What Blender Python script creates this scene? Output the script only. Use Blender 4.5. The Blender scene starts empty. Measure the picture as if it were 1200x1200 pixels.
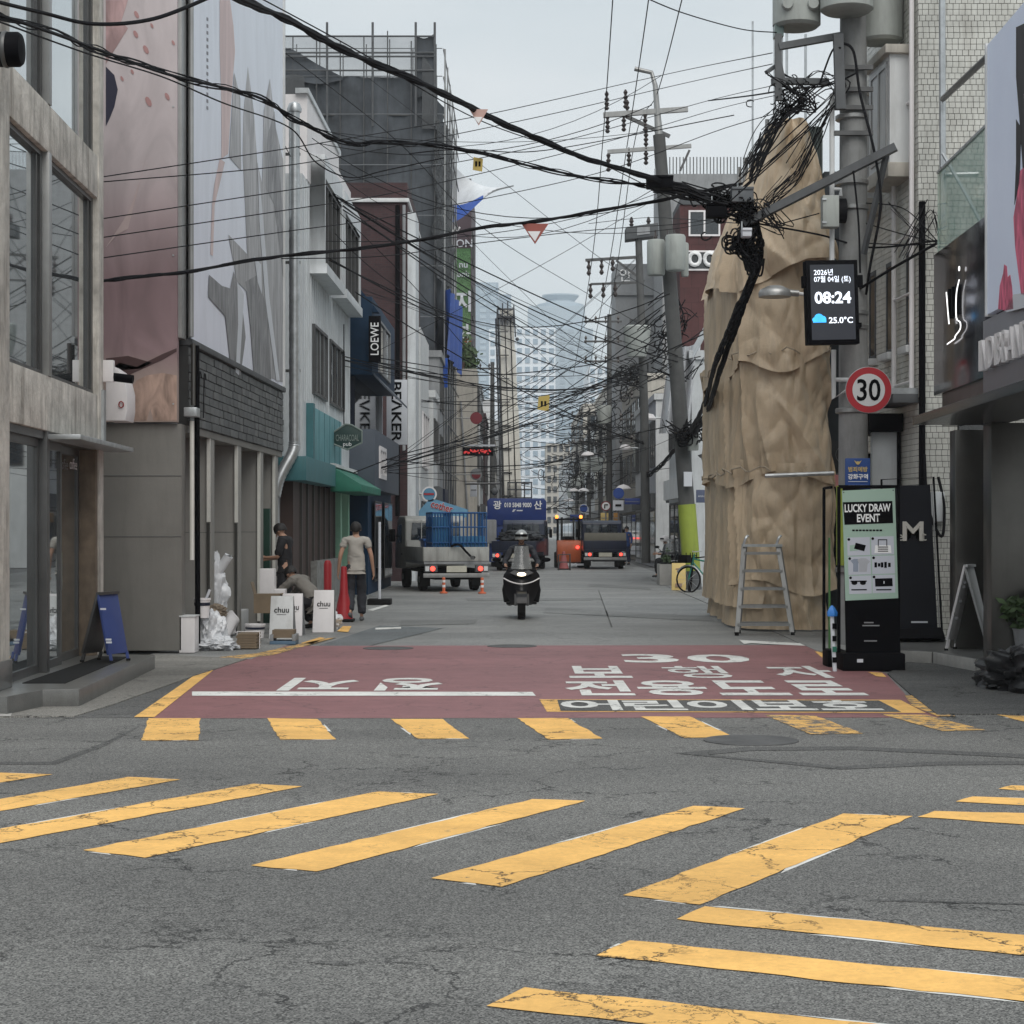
import bpy, bmesh, math, random
from mathutils import Vector as V, Matrix, noise as mnoise
random.seed(7)
SC = bpy.context.scene
COL = SC.collection
F, H, HY = 2220.0, 1.6, 620.0          # focal length in picture units, eye height, horizon row

# ---------------------------------------------------------------- camera, sky, sun, exposure
cd = bpy.data.cameras.new('camera'); cam = bpy.data.objects.new('camera', cd); COL.objects.link(cam)
cam.location = (0, 0, H); cam.rotation_euler = (math.radians(90), 0, 0)
cd.sensor_width = 36; cd.lens = F/1200*36; cd.shift_y = 20/1200; cd.clip_start = .1; cd.clip_end = 6000
SC.camera = cam
SC.cycles.volume_bounces = 3; SC.cycles.max_bounces = 8; SC.cycles.transparent_max_bounces = 8
SUN_EL, SUN_AZ = math.radians(50), math.radians(170)
W = bpy.data.worlds.new("World"); SC.world = W; W.use_nodes = True
n = W.node_tree.nodes; l = W.node_tree.links
bg = n['Background']; bg.inputs['Strength'].default_value = .085
sky = n.new('ShaderNodeTexSky'); sky.sky_type = 'NISHITA'; sky.sun_disc = False
sky.sun_elevation = SUN_EL; sky.sun_rotation = SUN_AZ; sky.dust_density = 4; sky.air_density = 1.2
tc = n.new('ShaderNodeTexCoord'); mp = n.new('ShaderNodeMapping'); mp.inputs['Scale'].default_value = (1.2, 1.2, 3.5)
nz = n.new('ShaderNodeTexNoise'); nz.inputs['Scale'].default_value = 2.2; nz.inputs['Detail'].default_value = 5
rp = n.new('ShaderNodeValToRGB'); rp.color_ramp.elements[0].color = (5.7, 6.55, 7.0, 1); rp.color_ramp.elements[1].color = (8.3, 8.6, 8.75, 1)
rp.color_ramp.elements[0].position = .3; rp.color_ramp.elements[1].position = .7
mx = n.new('ShaderNodeMixRGB'); mx.inputs[0].default_value = .9
l.new(tc.outputs['Generated'], mp.inputs[0]); l.new(mp.outputs[0], nz.inputs[0]); l.new(nz.outputs[0], rp.inputs[0])
l.new(sky.outputs[0], mx.inputs[1]); l.new(rp.outputs[0], mx.inputs[2]); l.new(mx.outputs[0], bg.inputs[0])
sd = bpy.data.lights.new('sun', 'SUN'); sd.energy = 1.5; sd.angle = math.radians(50); sd.color = (1, .97, .92)
so = bpy.data.objects.new('sun', sd); COL.objects.link(so); so.location = (0, -20, 60)
so.rotation_euler = V((math.sin(SUN_AZ)*math.cos(SUN_EL), math.cos(SUN_AZ)*math.cos(SUN_EL), math.sin(SUN_EL))).to_track_quat('Z', 'Y').to_euler()
vs = SC.view_settings; vs.view_transform = 'Standard'; vs.look = 'None'; vs.gamma = 1; vs.exposure = .3; vs.use_curve_mapping = False

# ---------------------------------------------------------------- helpers
def P(px, py, Y): return V(((px-600)*Y/F, Y, H-(py-HY)*Y/F))
def G(px, py, z=0):
    Y = (H-z)*F/(py-HY); return V(((px-600)*Y/F, Y, z))
MATS = {}
def mat(name, col, rough=.7, metal=0, var=.12, scale=2.5, bump=0, bscale=40, grime=0, gcol=(.05, .045, .04), emit=0, spec=.5, speck=0, alpha=1, trans=0, cloth=False):
    if name in MATS: return MATS[name]
    m = bpy.data.materials.new(name); m.use_nodes = True; MATS[name] = m
    n = m.node_tree.nodes; l = m.node_tree.links; b = n['Principled BSDF']
    b.inputs['Roughness'].default_value = rough; b.inputs['Metallic'].default_value = metal
    b.inputs['Specular IOR Level'].default_value = spec
    if alpha < 1: b.inputs['Alpha'].default_value = alpha
    if trans: b.inputs['Transmission Weight'].default_value = trans
    tc = n.new('ShaderNodeTexCoord'); co = tc.outputs['Object']
    nz = n.new('ShaderNodeTexNoise'); nz.inputs['Scale'].default_value = scale; nz.inputs['Detail'].default_value = 6; nz.inputs['Roughness'].default_value = .62
    l.new(co, nz.inputs['Vector'])
    r = n.new('ShaderNodeValToRGB'); r.color_ramp.elements[0].position = .3; r.color_ramp.elements[1].position = .72
    r.color_ramp.elements[0].color = tuple(c*(1-var) for c in col)+(1,); r.color_ramp.elements[1].color = tuple(min(1, c*(1+var)) for c in col)+(1,)
    l.new(nz.outputs[0], r.inputs[0]); out = r.outputs[0]
    if grime:
        mp = n.new('ShaderNodeMapping'); mp.inputs['Scale'].default_value = (3.2, 3.2, .45); l.new(co, mp.inputs[0])
        g = n.new('ShaderNodeTexNoise'); g.inputs['Scale'].default_value = 1.7; g.inputs['Detail'].default_value = 8; g.inputs['Roughness'].default_value = .7
        l.new(mp.outputs[0], g.inputs['Vector'])
        gr = n.new('ShaderNodeValToRGB'); gr.color_ramp.elements[0].position = .48; gr.color_ramp.elements[1].position = .72
        gr.color_ramp.elements[0].color = (0, 0, 0, 1); gr.color_ramp.elements[1].color = (grime,)*3+(1,)
        l.new(g.outputs[0], gr.inputs[0])
        mx = n.new('ShaderNodeMixRGB'); l.new(gr.outputs[0], mx.inputs[0]); l.new(out, mx.inputs[1]); mx.inputs[2].default_value = gcol+(1,); out = mx.outputs[0]
    if speck:
        s = n.new('ShaderNodeTexNoise'); s.inputs['Scale'].default_value = 120; s.inputs['Detail'].default_value = 2; l.new(co, s.inputs['Vector'])
        mx = n.new('ShaderNodeMixRGB'); mx.blend_type = 'OVERLAY'; mx.inputs[0].default_value = speck; l.new(out, mx.inputs[1]); l.new(s.outputs[0], mx.inputs[2]); out = mx.outputs[0]
    l.new(out, b.inputs['Base Color'])
    if emit:
        l.new(out, b.inputs['Emission Color']); b.inputs['Emission Strength'].default_value = emit
    if bump:
        bn = n.new('ShaderNodeTexNoise'); bn.inputs['Scale'].default_value = bscale; bn.inputs['Detail'].default_value = 5; l.new(co, bn.inputs['Vector'])
        bp = n.new('ShaderNodeBump'); bp.inputs['Strength'].default_value = bump; bp.inputs['Distance'].default_value = .02
        l.new(bn.outputs[0], bp.inputs['Height']); l.new(bp.outputs[0], b.inputs['Normal'])
    return m
WORLDROOT = set()
def tag(o, label=None, cat=None, group=None, kind=None):
    if label: o['label'] = label
    if cat: o['category'] = cat
    if group: o['group'] = group
    if kind: o['kind'] = kind
    return o
def thing(name, label, cat, loc=(0, 0, 0), rz=0, group=None, world=False):
    o = bpy.data.objects.new(name, None); COL.objects.link(o); o.empty_display_size = .2
    o.location = loc; o.rotation_euler = (0, 0, rz)
    if world: WORLDROOT.add(o)
    return tag(o, label, cat, group)
def link(name, me, parent=None, world=True):
    o = bpy.data.objects.new(name, me); COL.objects.link(o)
    if parent is not None:
        o.parent = parent
        r = parent
        while r.parent: r = r.parent
        if r in WORLDROOT: me.transform(Matrix.Translation(-r.location))
    return o
class MB:
    def __init__(s): s.v = []; s.f = []; s.mi = []; s.sm = []; s.m = 0; s.smooth = False
    def add(s, vs, fs, smooth=None):
        b = len(s.v); s.v += [tuple(p) for p in vs]
        for f in fs: s.f.append([b+i for i in f]); s.mi.append(s.m); s.sm.append(s.smooth if smooth is None else smooth)
        return s
    def box(s, x0, y0, z0, x1, y1, z1):
        return s.add([(x0, y0, z0), (x1, y0, z0), (x1, y1, z0), (x0, y1, z0), (x0, y0, z1), (x1, y0, z1), (x1, y1, z1), (x0, y1, z1)],
                     [(0, 3, 2, 1), (4, 5, 6, 7), (0, 1, 5, 4), (1, 2, 6, 5), (2, 3, 7, 6), (3, 0, 4, 7)])
    def hexa(s, p): return s.add(p, [(0, 3, 2, 1), (4, 5, 6, 7), (0, 1, 5, 4), (1, 2, 6, 5), (2, 3, 7, 6), (3, 0, 4, 7)])
    def slab(s, plan, z0, z1): return s.prism([(x, y, z0) for x, y in plan], (0, 0, z1-z0))
    def prism(s, pts, vec):
        n = len(pts); v = V(vec); a = [V(p) for p in pts]
        return s.add(a+[p+v for p in a], [tuple(range(n))[::-1], tuple(range(n, 2*n))]+[(i, (i+1) % n, n+(i+1) % n, n+i) for i in range(n)])
    def poly(s, pts): return s.add(pts, [tuple(range(len(pts)))])
    def beam(s, p0, p1, w, h=None, up=(0, 0, 1)):
        p0, p1 = V(p0), V(p1); d = (p1-p0).normalized(); u = V(up)
        if abs(d.dot(u)) > .98: u = V((0, 1, 0))
        a = d.cross(u).normalized(); u = a.cross(d); h = h or w; a = a*w/2; u = u*h/2
        return s.hexa([p0-a-u, p0+a-u, p1+a-u, p1-a-u, p0-a+u, p0+a+u, p1+a+u, p1-a+u])
    def tube(s, pts, r, n=8, cap=True):
        pts = [V(p) for p in pts]; k = len(pts); rs = r if isinstance(r, (list, tuple)) else [r]*k
        vs = []; u = None
        for i, p in enumerate(pts):
            t = (pts[min(i+1, k-1)]-pts[max(i-1, 0)])
            t = t.normalized() if t.length > 1e-9 else V((0, 0, 1))
            if u is None:
                u = t.orthogonal().normalized()
            u = (u-t*u.dot(t)); u = u.normalized() if u.length > 1e-6 else t.orthogonal().normalized()
            w = t.cross(u)
            vs += [p+(u*math.cos(6.28318*j/n)+w*math.sin(6.28318*j/n))*rs[i] for j in range(n)]
        fs = [(i*n+j, i*n+(j+1) % n, (i+1)*n+(j+1) % n, (i+1)*n+j) for i in range(k-1) for j in range(n)]
        s.add(vs, fs, True)
        if cap:
            b = len(s.v)-k*n
            for f in (tuple(range(n))[::-1], tuple(range((k-1)*n, k*n))): s.f.append([b+i for i in f]); s.mi.append(s.m); s.sm.append(False)
        return s
    def cyl(s, p0, p1, r0, r1=None, n=16): return s.tube([p0, p1], [r0, r0 if r1 is None else r1], n)
    def lathe(s, prof, c=(0, 0, 0), n=20, axis='z'):
        vs = []
        for r, z in prof:
            for j in range(n):
                a = 6.28318*j/n; x, y = r*math.cos(a), r*math.sin(a)
                q = (x, y, z) if axis == 'z' else ((z, x, y) if axis == 'x' else (y, z, x))
                vs.append((c[0]+q[0], c[1]+q[1], c[2]+q[2]))
        k = len(prof)
        return s.add(vs, [(i*n+j, i*n+(j+1) % n, (i+1)*n+(j+1) % n, (i+1)*n+j) for i in range(k-1) for j in range(n)]+[tuple(range(n))[::-1], tuple(range((k-1)*n, k*n))], True)
    def ball(s, c, r, n=12, k=8):
        r = (r, r, r) if not isinstance(r, (tuple, list)) else r
        vs = [(c[0]+r[0]*math.sin(math.pi*i/k)*math.cos(6.28318*j/n), c[1]+r[1]*math.sin(math.pi*i/k)*math.sin(6.28318*j/n), c[2]+r[2]*math.cos(math.pi*i/k)) for i in range(k+1) for j in range(n)]
        return s.add(vs, [(i*n+j, (i+1)*n+j, (i+1)*n+(j+1) % n, i*n+(j+1) % n) for i in range(k) for j in range(n)], True)
    def grid(s, fn, nu, nv, smooth=True):
        vs = [fn(i/nu, j/nv) for j in range(nv+1) for i in range(nu+1)]
        return s.add(vs, [(j*(nu+1)+i, j*(nu+1)+i+1, (j+1)*(nu+1)+i+1, (j+1)*(nu+1)+i) for j in range(nv) for i in range(nu)], smooth)
    def mesh(s, name, mats, bevel=0, seg=2, recalc=True):
        me = bpy.data.meshes.new(name); me.from_pydata(s.v, [], s.f)
        for m in (mats if isinstance(mats, (list, tuple)) else [mats]): me.materials.append(m)
        me.polygons.foreach_set('material_index', s.mi); me.polygons.foreach_set('use_smooth', s.sm)
        if recalc or bevel:
            bm = bmesh.new(); bm.from_mesh(me)
            bmesh.ops.remove_doubles(bm, verts=bm.verts, dist=1e-5)
            if recalc: bmesh.ops.recalc_face_normals(bm, faces=bm.faces)
            if bevel:
                es = [e for e in bm.edges if len(e.link_faces) == 2 and e.calc_face_angle(0) > .6]
                bmesh.ops.bevel(bm, geom=es, offset=bevel, segments=seg, profile=.6, affect='EDGES', clamp_overlap=True)
            bm.to_mesh(me); bm.free()
        me.set_sharp_from_angle(angle=.65); me.update(); return me
    def build(s, name, mats, parent=None, bevel=0, kind=None, label=None, seg=2, recalc=True):
        o = link(name, s.mesh(name, mats, bevel, seg, recalc), parent)
        return tag(o, label, None, None, kind)
def text(body, o, xd, yd, m, parent=None, w=None, h=None, size=None, bold=.0, depth=0, align='c', name='lettering', mirror=False, rot180=False, space=1):
    c = bpy.data.curves.new('t', 'FONT'); c.body = body; c.offset = bold; c.resolution_u = 3; c.space_character = space; c.align_x = 'CENTER'
    c.extrude = 0
    t = bpy.data.objects.new('t', c); COL.objects.link(t); bpy.context.view_layer.update()
    me = bpy.data.meshes.new_from_object(t.evaluated_get(bpy.context.evaluated_depsgraph_get()))
    bpy.data.objects.remove(t); bpy.data.curves.remove(c)
    xs = [v.co.x for v in me.vertices]; ys = [v.co.y for v in me.vertices]
    if not xs: return None
    x0, x1, y0, y1 = min(xs), max(xs), min(ys), max(ys); sx = sy = size or 1
    if h: sy = h/(y1-y0)
    if w: sx = w/(x1-x0)
    if h and not w: sx = sy
    if w and not h: sy = sx
    xd, yd, o = V(xd).normalized(), V(yd).normalized(), V(o); nn = xd.cross(yd)
    cx = {'c': (x0+x1)/2, 'l': x0, 'r': x1}[align]; cy = (y0+y1)/2
    k = -1 if rot180 else 1
    for v in me.vertices:
        x = (v.co.x-cx)*sx*k*(-1 if mirror else 1); y = (v.co.y-cy)*sy*k
        v.co = o+xd*x+yd*y
    if depth:
        bm = bmesh.new(); bm.from_mesh(me)
        r = bmesh.ops.extrude_face_region(bm, geom=bm.faces[:])
        for e in r['geom']:
            if isinstance(e, bmesh.types.BMVert): e.co += nn*depth
        bmesh.ops.recalc_face_normals(bm, faces=bm.faces); bm.to_mesh(me); bm.free()
    me.materials.clear(); me.materials.append(m); me.name = name
    for p in me.polygons: p.material_index = 0
    return link(name, me, parent)
class Face:                                    # a vertical facade plane: u along it, v up, d outwards
    def __init__(s, p0, p1, out):
        s.p = V((p0[0], p0[1], 0)); d = V((p1[0]-p0[0], p1[1]-p0[1], 0)); s.L = d.length; s.t = d.normalized()
        nn = V((s.t.y, -s.t.x, 0)); s.n = nn if nn.dot(V((out[0], out[1], 0))) > 0 else -nn
    def __call__(s, u, v, d=0): return s.p+s.t*u+V((0, 0, v))+s.n*d
    def box(s, mb, u0, u1, v0, v1, d0, d1):
        return mb.hexa([s(u0, v0, d0), s(u1, v0, d0), s(u1, v0, d1), s(u0, v0, d1), s(u0, v1, d0), s(u1, v1, d0), s(u1, v1, d1), s(u0, v1, d1)])
    def part(s, name, parent, m, u0, u1, v0, v1, d0, d1, bevel=0): return s.box(MB(), u0, u1, v0, v1, d0, d1).build(name, m, parent, bevel)
    def window(s, parent, u0, u1, v0, v1, fm, gm, d=.03, nx=2, ny=1, fw=.06, name='window'):
        b = MB(); s.box(b, u0, u1, v0, v0+fw, -.02, d); s.box(b, u0, u1, v1-fw, v1, -.02, d)
        for i in range(nx+1):
            c = u0+fw/2+(u1-u0-fw)*i/nx; s.box(b, c-fw/2, c+fw/2, v0+fw, v1-fw, -.02, d)
        for j in range(1, ny):
            c = v0+(v1-v0)*j/ny; s.box(b, u0+fw, u1-fw, c-fw/3, c+fw/3, -.015, d-.008)
        w = b.build(name, fm, parent)
        s.box(MB(), u0+.02, u1-.02, v0+.02, v1-.02, -.01, d*.3).build('pane', gm, w)
        return w
    def text(s, body, u, v, d, m, parent, flip=False, **k):
        right = s.t if s.n.cross(s.t).z < 0 else -s.t
        right = V((0, 0, 1)).cross(s.n)
        return text(body, s(u, v, d), right, (0, 0, 1), m, parent, **k)
def copies(o, parent=None):
    c = o.copy(); COL.objects.link(c); c.parent = parent
    for ch in o.children: copies(ch, c)
    return c
def sag(p0, p1, s, n=24): return [V(p0).lerp(V(p1), i/n)-V((0, 0, s*4*(i/n)*(1-i/n))) for i in range(n+1)]
def spline(pts, n=10):
    pts = [V(p) for p in pts]; out = []
    for i in range(len(pts)-1):
        a, b, c, d = pts[max(i-1, 0)], pts[i], pts[i+1], pts[min(i+2, len(pts)-1)]
        for k in range(n):
            t = k/n; out.append(.5*((2*b)+(c-a)*t+(2*a-5*b+4*c-d)*t*t+(3*b-a-3*c+d)*t**3))
    return out+[pts[-1]]

# ---------------------------------------------------------------- materials
concrete = mat('concrete', (.56, .53, .48), .85, var=.36, scale=2.6, bump=.6, bscale=16, grime=.85, gcol=(.15, .132, .11))
concrete_pale = mat('pale concrete', (.38, .37, .35), .85, var=.2, bump=.3, grime=.4, gcol=(.15, .14, .13))
stone_step = mat('granite step', (.13, .13, .125), .3, var=.18, scale=5, speck=.35, grime=.3)
beige = mat('beige panel', (.19, .182, .166), .65, var=.1, scale=1.6, bump=.06, grime=.3, gcol=(.1, .095, .085))
beigelight = mat('pale beige fin', (.27, .26, .24), .6, var=.08, scale=1.2, grime=.2, gcol=(.14, .13, .12))
alu = mat('grey aluminium', (.33, .33, .325), .4, .6, var=.15, grime=.3)
dalu = mat('dark aluminium', (.1, .1, .1), .4, .5, var=.2)
steel = mat('brushed steel', (.13, .126, .118), .32, .8, var=.14, scale=1.5, grime=.15)
mirrorpanel = mat('dark polished steel', (.14, .135, .15), .16, .95, var=.2, bump=.25, bscale=2.5)
galv = mat('galvanised steel', (.5, .52, .53), .38, .75, var=.2, scale=6, grime=.15)
white = mat('white paint', (.76, .73, .73), .5, var=.06, grime=.12, gcol=(.35, .33, .3))
offwhite = mat('offwhite panel', (.64, .65, .65), .6, var=.08, grime=.35, gcol=(.25, .24, .22))
lgrey = mat('light grey cladding', (.6, .625, .64), .5, var=.08, grime=.35, gcol=(.2, .2, .2))
mgrey = mat('mid grey wall', (.27, .277, .285), .75, var=.14, grime=.35)
dgrey = mat('dark grey wall', (.085, .09, .095), .7, var=.2, grime=.2)
slate_m = [mat('slate tile %d' % i, c, .6, var=.22, scale=7, bump=.15) for i, c in enumerate(((.1, .105, .105), (.125, .13, .13), (.085, .09, .092)))]
black = mat('black plastic', (.0035, .0035, .005), .6, var=.2, spec=.06)
rubber = mat('rubber', (.009, .009, .009), .85, var=.25, spec=.25)
cable = mat('cable rubber', (.006, .006, .008), .7, var=.2, spec=.2)
navy = mat('navy wall', (.008, .032, .07), .6, var=.15, grime=.05, spec=.2)
navyp = mat('navy paint', (.007, .012, .032), .35, var=.15, grime=.2)
bluep = mat('blue paint', (.008, .075, .22), .45, var=.18)
royal = mat('royal blue', (.018, .05, .2), .4, var=.12)
bluetarp = mat('blue tarpaulin', (.02, .09, .42), .5, var=.2, bump=.3, bscale=9)
teal = mat('teal panel', (.12, .3, .33), .5, var=.12, grime=.25)
tealdark = mat('dark teal', (.045, .16, .18), .5, var=.1, grime=.2)
green = mat('awning green', (.015, .15, .1), .6, var=.2)
mint = mat('mint paint', (.28, .5, .36), .6, var=.1)
brown = mat('brown shutter', (.052, .028, .022), .6, var=.2, grime=.2)
red = mat('red paint', (.36, .02, .028), .45, var=.1)
orange = mat('orange paint', (.42, .09, .025), .45, var=.15, grime=.2)
woodm = mat('raw timber', (.33, .22, .17), .8, var=.25, scale=6)
cardboard = mat('cardboard', (.2, .15, .1), .85, var=.2)
bag = mat('white plastic bag', (.72, .73, .75), .3, var=.08, bump=.3, bscale=14)
signwhite = mat('sign white', (.82, .82, .82), .5, var=.03)
paper = mat('print white', (.62, .64, .68), .6, var=.03)
inkblack = mat('print black', (.003, .003, .0045), .7, var=.1, spec=.05)
mintprint = mat('print sage', (.33, .46, .38), .6, var=.04)
skin_m = mat('skin', (.45, .26, .18), .55, var=.08)
hair_m = mat('hair', (.012, .01, .01), .6, var=.2, bump=.4, bscale=60)
headlamp = mat('headlamp lens', (1, .86, .6), .2, emit=3.2, var=.02)
tail = mat('lit tail lamp', (1, .06, .04), .3, emit=2.6, var=.02)
taildark = mat('unlit red lens', (.25, .01, .01), .2)
amber = mat('amber lamp', (1, .3, .05), .3, emit=2.2, var=.02)
chrome = mat('chrome', (.6, .6, .6), .15, 1, var=.05)
glassd = mat('dark window glass', (.02, .026, .032), .04, 0, var=.3, spec=.9)
glassb = mat('street glass', (.03, .036, .04), .02, 0, var=.2, spec=1)
glassb = mat('coated street glass', (.5, .54, .55), .02, .92, var=.05)
glassfar = mat('hazed far glass', (.3, .385, .46), .3, 0, var=.15, spec=.6)  # tower glass, part of the distance haze put into its pale blue
glassgreen = mat('green glass', (.35, .55, .48), .05, var=.05, alpha=.45, spec=.7)
porcelain = mat('porcelain', (.04, .03, .028), .3)
transf = mat('transformer grey', (.33, .35, .33), .55, var=.08, grime=.3)
poledark = mat('weathered pole', (.085, .086, .085), .85, var=.2, bump=.25, bscale=25, grime=.4)
polec = mat('pole concrete', (.25, .253, .25), .85, var=.16, bump=.25, bscale=25, grime=.35)
limep = mat('lime sticker wrap', (.29, .36, .05), .65, var=.12, grime=.25)
cream = mat('cream render', (.47, .44, .39), .8, var=.1, grime=.35)
tower_w = mat('hazed tower white', (.74, .78, .82), .7, var=.04)  # distance haze partly painted into the tower colours, panes too
tower_b = mat('hazed tower blue grey', (.4, .48, .54), .6, var=.05)  # lightened and blued to carry haze that the thin air leaves out
yellows = mat('sign yellow', (.62, .46, .17), .6, var=.05)
def noded(name, rough=.7):
    m = bpy.data.materials.new(name); m.use_nodes = True; n = m.node_tree.nodes; b = n['Principled BSDF']; b.inputs['Roughness'].default_value = rough
    return m, n, m.node_tree.links, b
def nd(n, t, **k):
    x = n.new('ShaderNode'+t)
    for a, v in k.items():
        if a in x.inputs: x.inputs[a].default_value = v
        else: setattr(x, a, v)
    return x
def ramp(n, a, b, p0=0, p1=1):
    r = n.new('ShaderNodeValToRGB'); e = r.color_ramp.elements
    e[0].position, e[1].position = p0, p1
    e[0].color = a if len(a) == 4 else a+(1,); e[1].color = b if len(b) == 4 else b+(1,); return r
def roadmat(name, dark, light, paint=None, wear=.5, crack=1.0, stone=.9, rough=.85):
    """old asphalt: aggregate, patchy tone and cracks; paint = a worn coat over the same asphalt"""
    m, n, l, b = noded(name, rough)
    g = n.new('ShaderNodeNewGeometry'); co = g.outputs['Position']
    big = nd(n, 'TexNoise', Scale=.35, Detail=7, Roughness=.6); l.new(co, big.inputs['Vector'])
    rb = ramp(n, dark, light, .33, .68); l.new(big.outputs[0], rb.inputs[0])
    mp = nd(n, 'Mapping'); mp.inputs['Scale'].default_value = (1, 1, .001); l.new(co, mp.inputs[0])
    vo = nd(n, 'TexVoronoi', Scale=150); l.new(mp.outputs[0], vo.inputs['Vector'])
    bw = n.new('ShaderNodeRGBToBW'); l.new(vo.outputs['Color'], bw.inputs[0])
    rs = ramp(n, (.3, .3, .3), (2.5, 2.48, 2.4), .2, .97); l.new(bw.outputs[0], rs.inputs[0])
    mul = nd(n, 'MixRGB', blend_type='MULTIPLY'); mul.inputs[0].default_value = stone; l.new(rb.outputs[0], mul.inputs[1]); l.new(rs.outputs[0], mul.inputs[2])
    fine = nd(n, 'TexNoise', Scale=28, Detail=4, Roughness=.7); l.new(co, fine.inputs['Vector'])
    rf = ramp(n, (.74, .74, .74), (1.26, 1.26, 1.26), .3, .7); l.new(fine.outputs[0], rf.inputs[0])
    mul2 = nd(n, 'MixRGB', blend_type='MULTIPLY'); mul2.inputs[0].default_value = .7; l.new(mul.outputs[0], mul2.inputs[1]); l.new(rf.outputs[0], mul2.inputs[2])
    sm = nd(n, 'Mapping'); sm.inputs['Scale'].default_value = (.1, .75, 1); l.new(co, sm.inputs[0]); sn = nd(n, 'TexNoise', Scale=.9, Detail=5, Roughness=.55, Distortion=.5); l.new(sm.outputs[0], sn.inputs['Vector'])
    sr = ramp(n, (.84, .84, .84), (1.13, 1.13, 1.12), .35, .65); l.new(sn.outputs[0], sr.inputs[0])          # tyre polished lanes and old drips
    on = nd(n, 'TexNoise', Scale=1.7, Detail=6, Roughness=.7); l.new(co, on.inputs['Vector']); orr = ramp(n, (.68, .68, .69), (1, 1, 1), .27, .36); l.new(on.outputs[0], orr.inputs[0])
    m3 = nd(n, 'MixRGB', blend_type='MULTIPLY'); m3.inputs[0].default_value = 1; l.new(mul2.outputs[0], m3.inputs[1]); l.new(sr.outputs[0], m3.inputs[2])
    mul2 = nd(n, 'MixRGB', blend_type='MULTIPLY'); mul2.inputs[0].default_value = .8; l.new(m3.outputs[0], mul2.inputs[1]); l.new(orr.outputs[0], mul2.inputs[2])
    # cracks
    wob = nd(n, 'TexNoise', Scale=2.6, Detail=6, Roughness=.65); l.new(co, wob.inputs['Vector'])
    wv = nd(n, 'VectorMath', operation='SCALE'); wv.inputs['Scale'].default_value = .9; l.new(wob.outputs['Color'], wv.inputs[0])
    ad = nd(n, 'VectorMath', operation='ADD'); l.new(mp.outputs[0], ad.inputs[0]); l.new(wv.outputs[0], ad.inputs[1])
    cr = nd(n, 'TexVoronoi', Scale=1.15, feature='DISTANCE_TO_EDGE', voronoi_dimensions='2D'); l.new(ad.outputs[0], cr.inputs['Vector'])
    cr2 = nd(n, 'TexVoronoi', Scale=4.4, feature='DISTANCE_TO_EDGE', voronoi_dimensions='2D'); l.new(ad.outputs[0], cr2.inputs['Vector'])
    k1 = ramp(n, (1, 1, 1), (0, 0, 0), .004, .02); l.new(cr.outputs['Distance'], k1.inputs[0])
    k2 = ramp(n, (1, 1, 1), (0, 0, 0), .004, .03); l.new(cr2.outputs['Distance'], k2.inputs[0])
    ms = nd(n, 'TexNoise', Scale=.55, Detail=3); l.new(co, ms.inputs['Vector'])
    m1 = ramp(n, (0, 0, 0), (1, 1, 1), .4 if paint else .46, .5 if paint else .55); l.new(ms.outputs[0], m1.inputs[0])
    ms2 = nd(n, 'TexNoise', Scale=.8, Detail=4); l.new(ad.outputs[0], ms2.inputs['Vector'])
    m2 = ramp(n, (0, 0, 0), (1, 1, 1), .52 if paint else .56, .62); l.new(ms2.outputs[0], m2.inputs[0])
    a1 = nd(n, 'Math', operation='MULTIPLY'); l.new(k1.outputs[0], a1.inputs[0]); l.new(m1.outputs[0], a1.inputs[1])
    a2 = nd(n, 'Math', operation='MULTIPLY'); l.new(k2.outputs[0], a2.inputs[0]); l.new(m2.outputs[0], a2.inputs[1])
    a3 = nd(n, 'Math', operation='MAXIMUM'); l.new(a1.outputs[0], a3.inputs[0]); l.new(a2.outputs[0], a3.inputs[1])
    a4 = nd(n, 'Math', operation='MULTIPLY'); l.new(a3.outputs[0], a4.inputs[0]); a4.inputs[1].default_value = crack
    out = mul2.outputs[0]
    if paint:
        pn = nd(n, 'TexNoise', Scale=3, Detail=8, Roughness=.7); l.new(co, pn.inputs['Vector'])
        pr = ramp(n, tuple(c*.86 for c in paint), tuple(min(1, c*1.08) for c in paint), .35, .65); l.new(pn.outputs[0], pr.inputs[0])
        wn = nd(n, 'TexNoise', Scale=6.5, Detail=12, Roughness=.82, Distortion=.4); l.new(co, wn.inputs['Vector'])
        w0 = .72-.25*wear
        wr = ramp(n, (0, 0, 0), (1, 1, 1), w0, w0+.06); l.new(wn.outputs[0], wr.inputs[0])
        mk = nd(n, 'MixRGB'); l.new(wr.outputs[0], mk.inputs[0]); l.new(pr.outputs[0], mk.inputs[1]); l.new(out, mk.inputs[2])
        pm = nd(n, 'MixRGB', blend_type='MULTIPLY'); pm.inputs[0].default_value = .35; l.new(mk.outputs[0], pm.inputs[1]); l.new(rf.outputs[0], pm.inputs[2])
        p2 = nd(n, 'MixRGB', blend_type='MULTIPLY'); p2.inputs[0].default_value = .75; l.new(pm.outputs[0], p2.inputs[1]); l.new(sr.outputs[0], p2.inputs[2]); out = p2.outputs[0]
    ck = nd(n, 'MixRGB'); l.new(a4.outputs[0], ck.inputs[0]); l.new(out, ck.inputs[1]); ck.inputs[2].default_value = (.02, .02, .02, 1)
    l.new(ck.outputs[0], b.inputs['Base Color'])
    hb = nd(n, 'Math', operation='SUBTRACT'); l.new(bw.outputs[0], hb.inputs[0]); l.new(a4.outputs[0], hb.inputs[1])
    bp = nd(n, 'Bump'); bp.inputs['Strength'].default_value = .35 if not paint else .2; bp.inputs['Distance'].default_value = .008
    l.new(hb.outputs[0], bp.inputs['Height']); l.new(bp.outputs[0], b.inputs['Normal'])
    MATS[name] = m; return m
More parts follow.
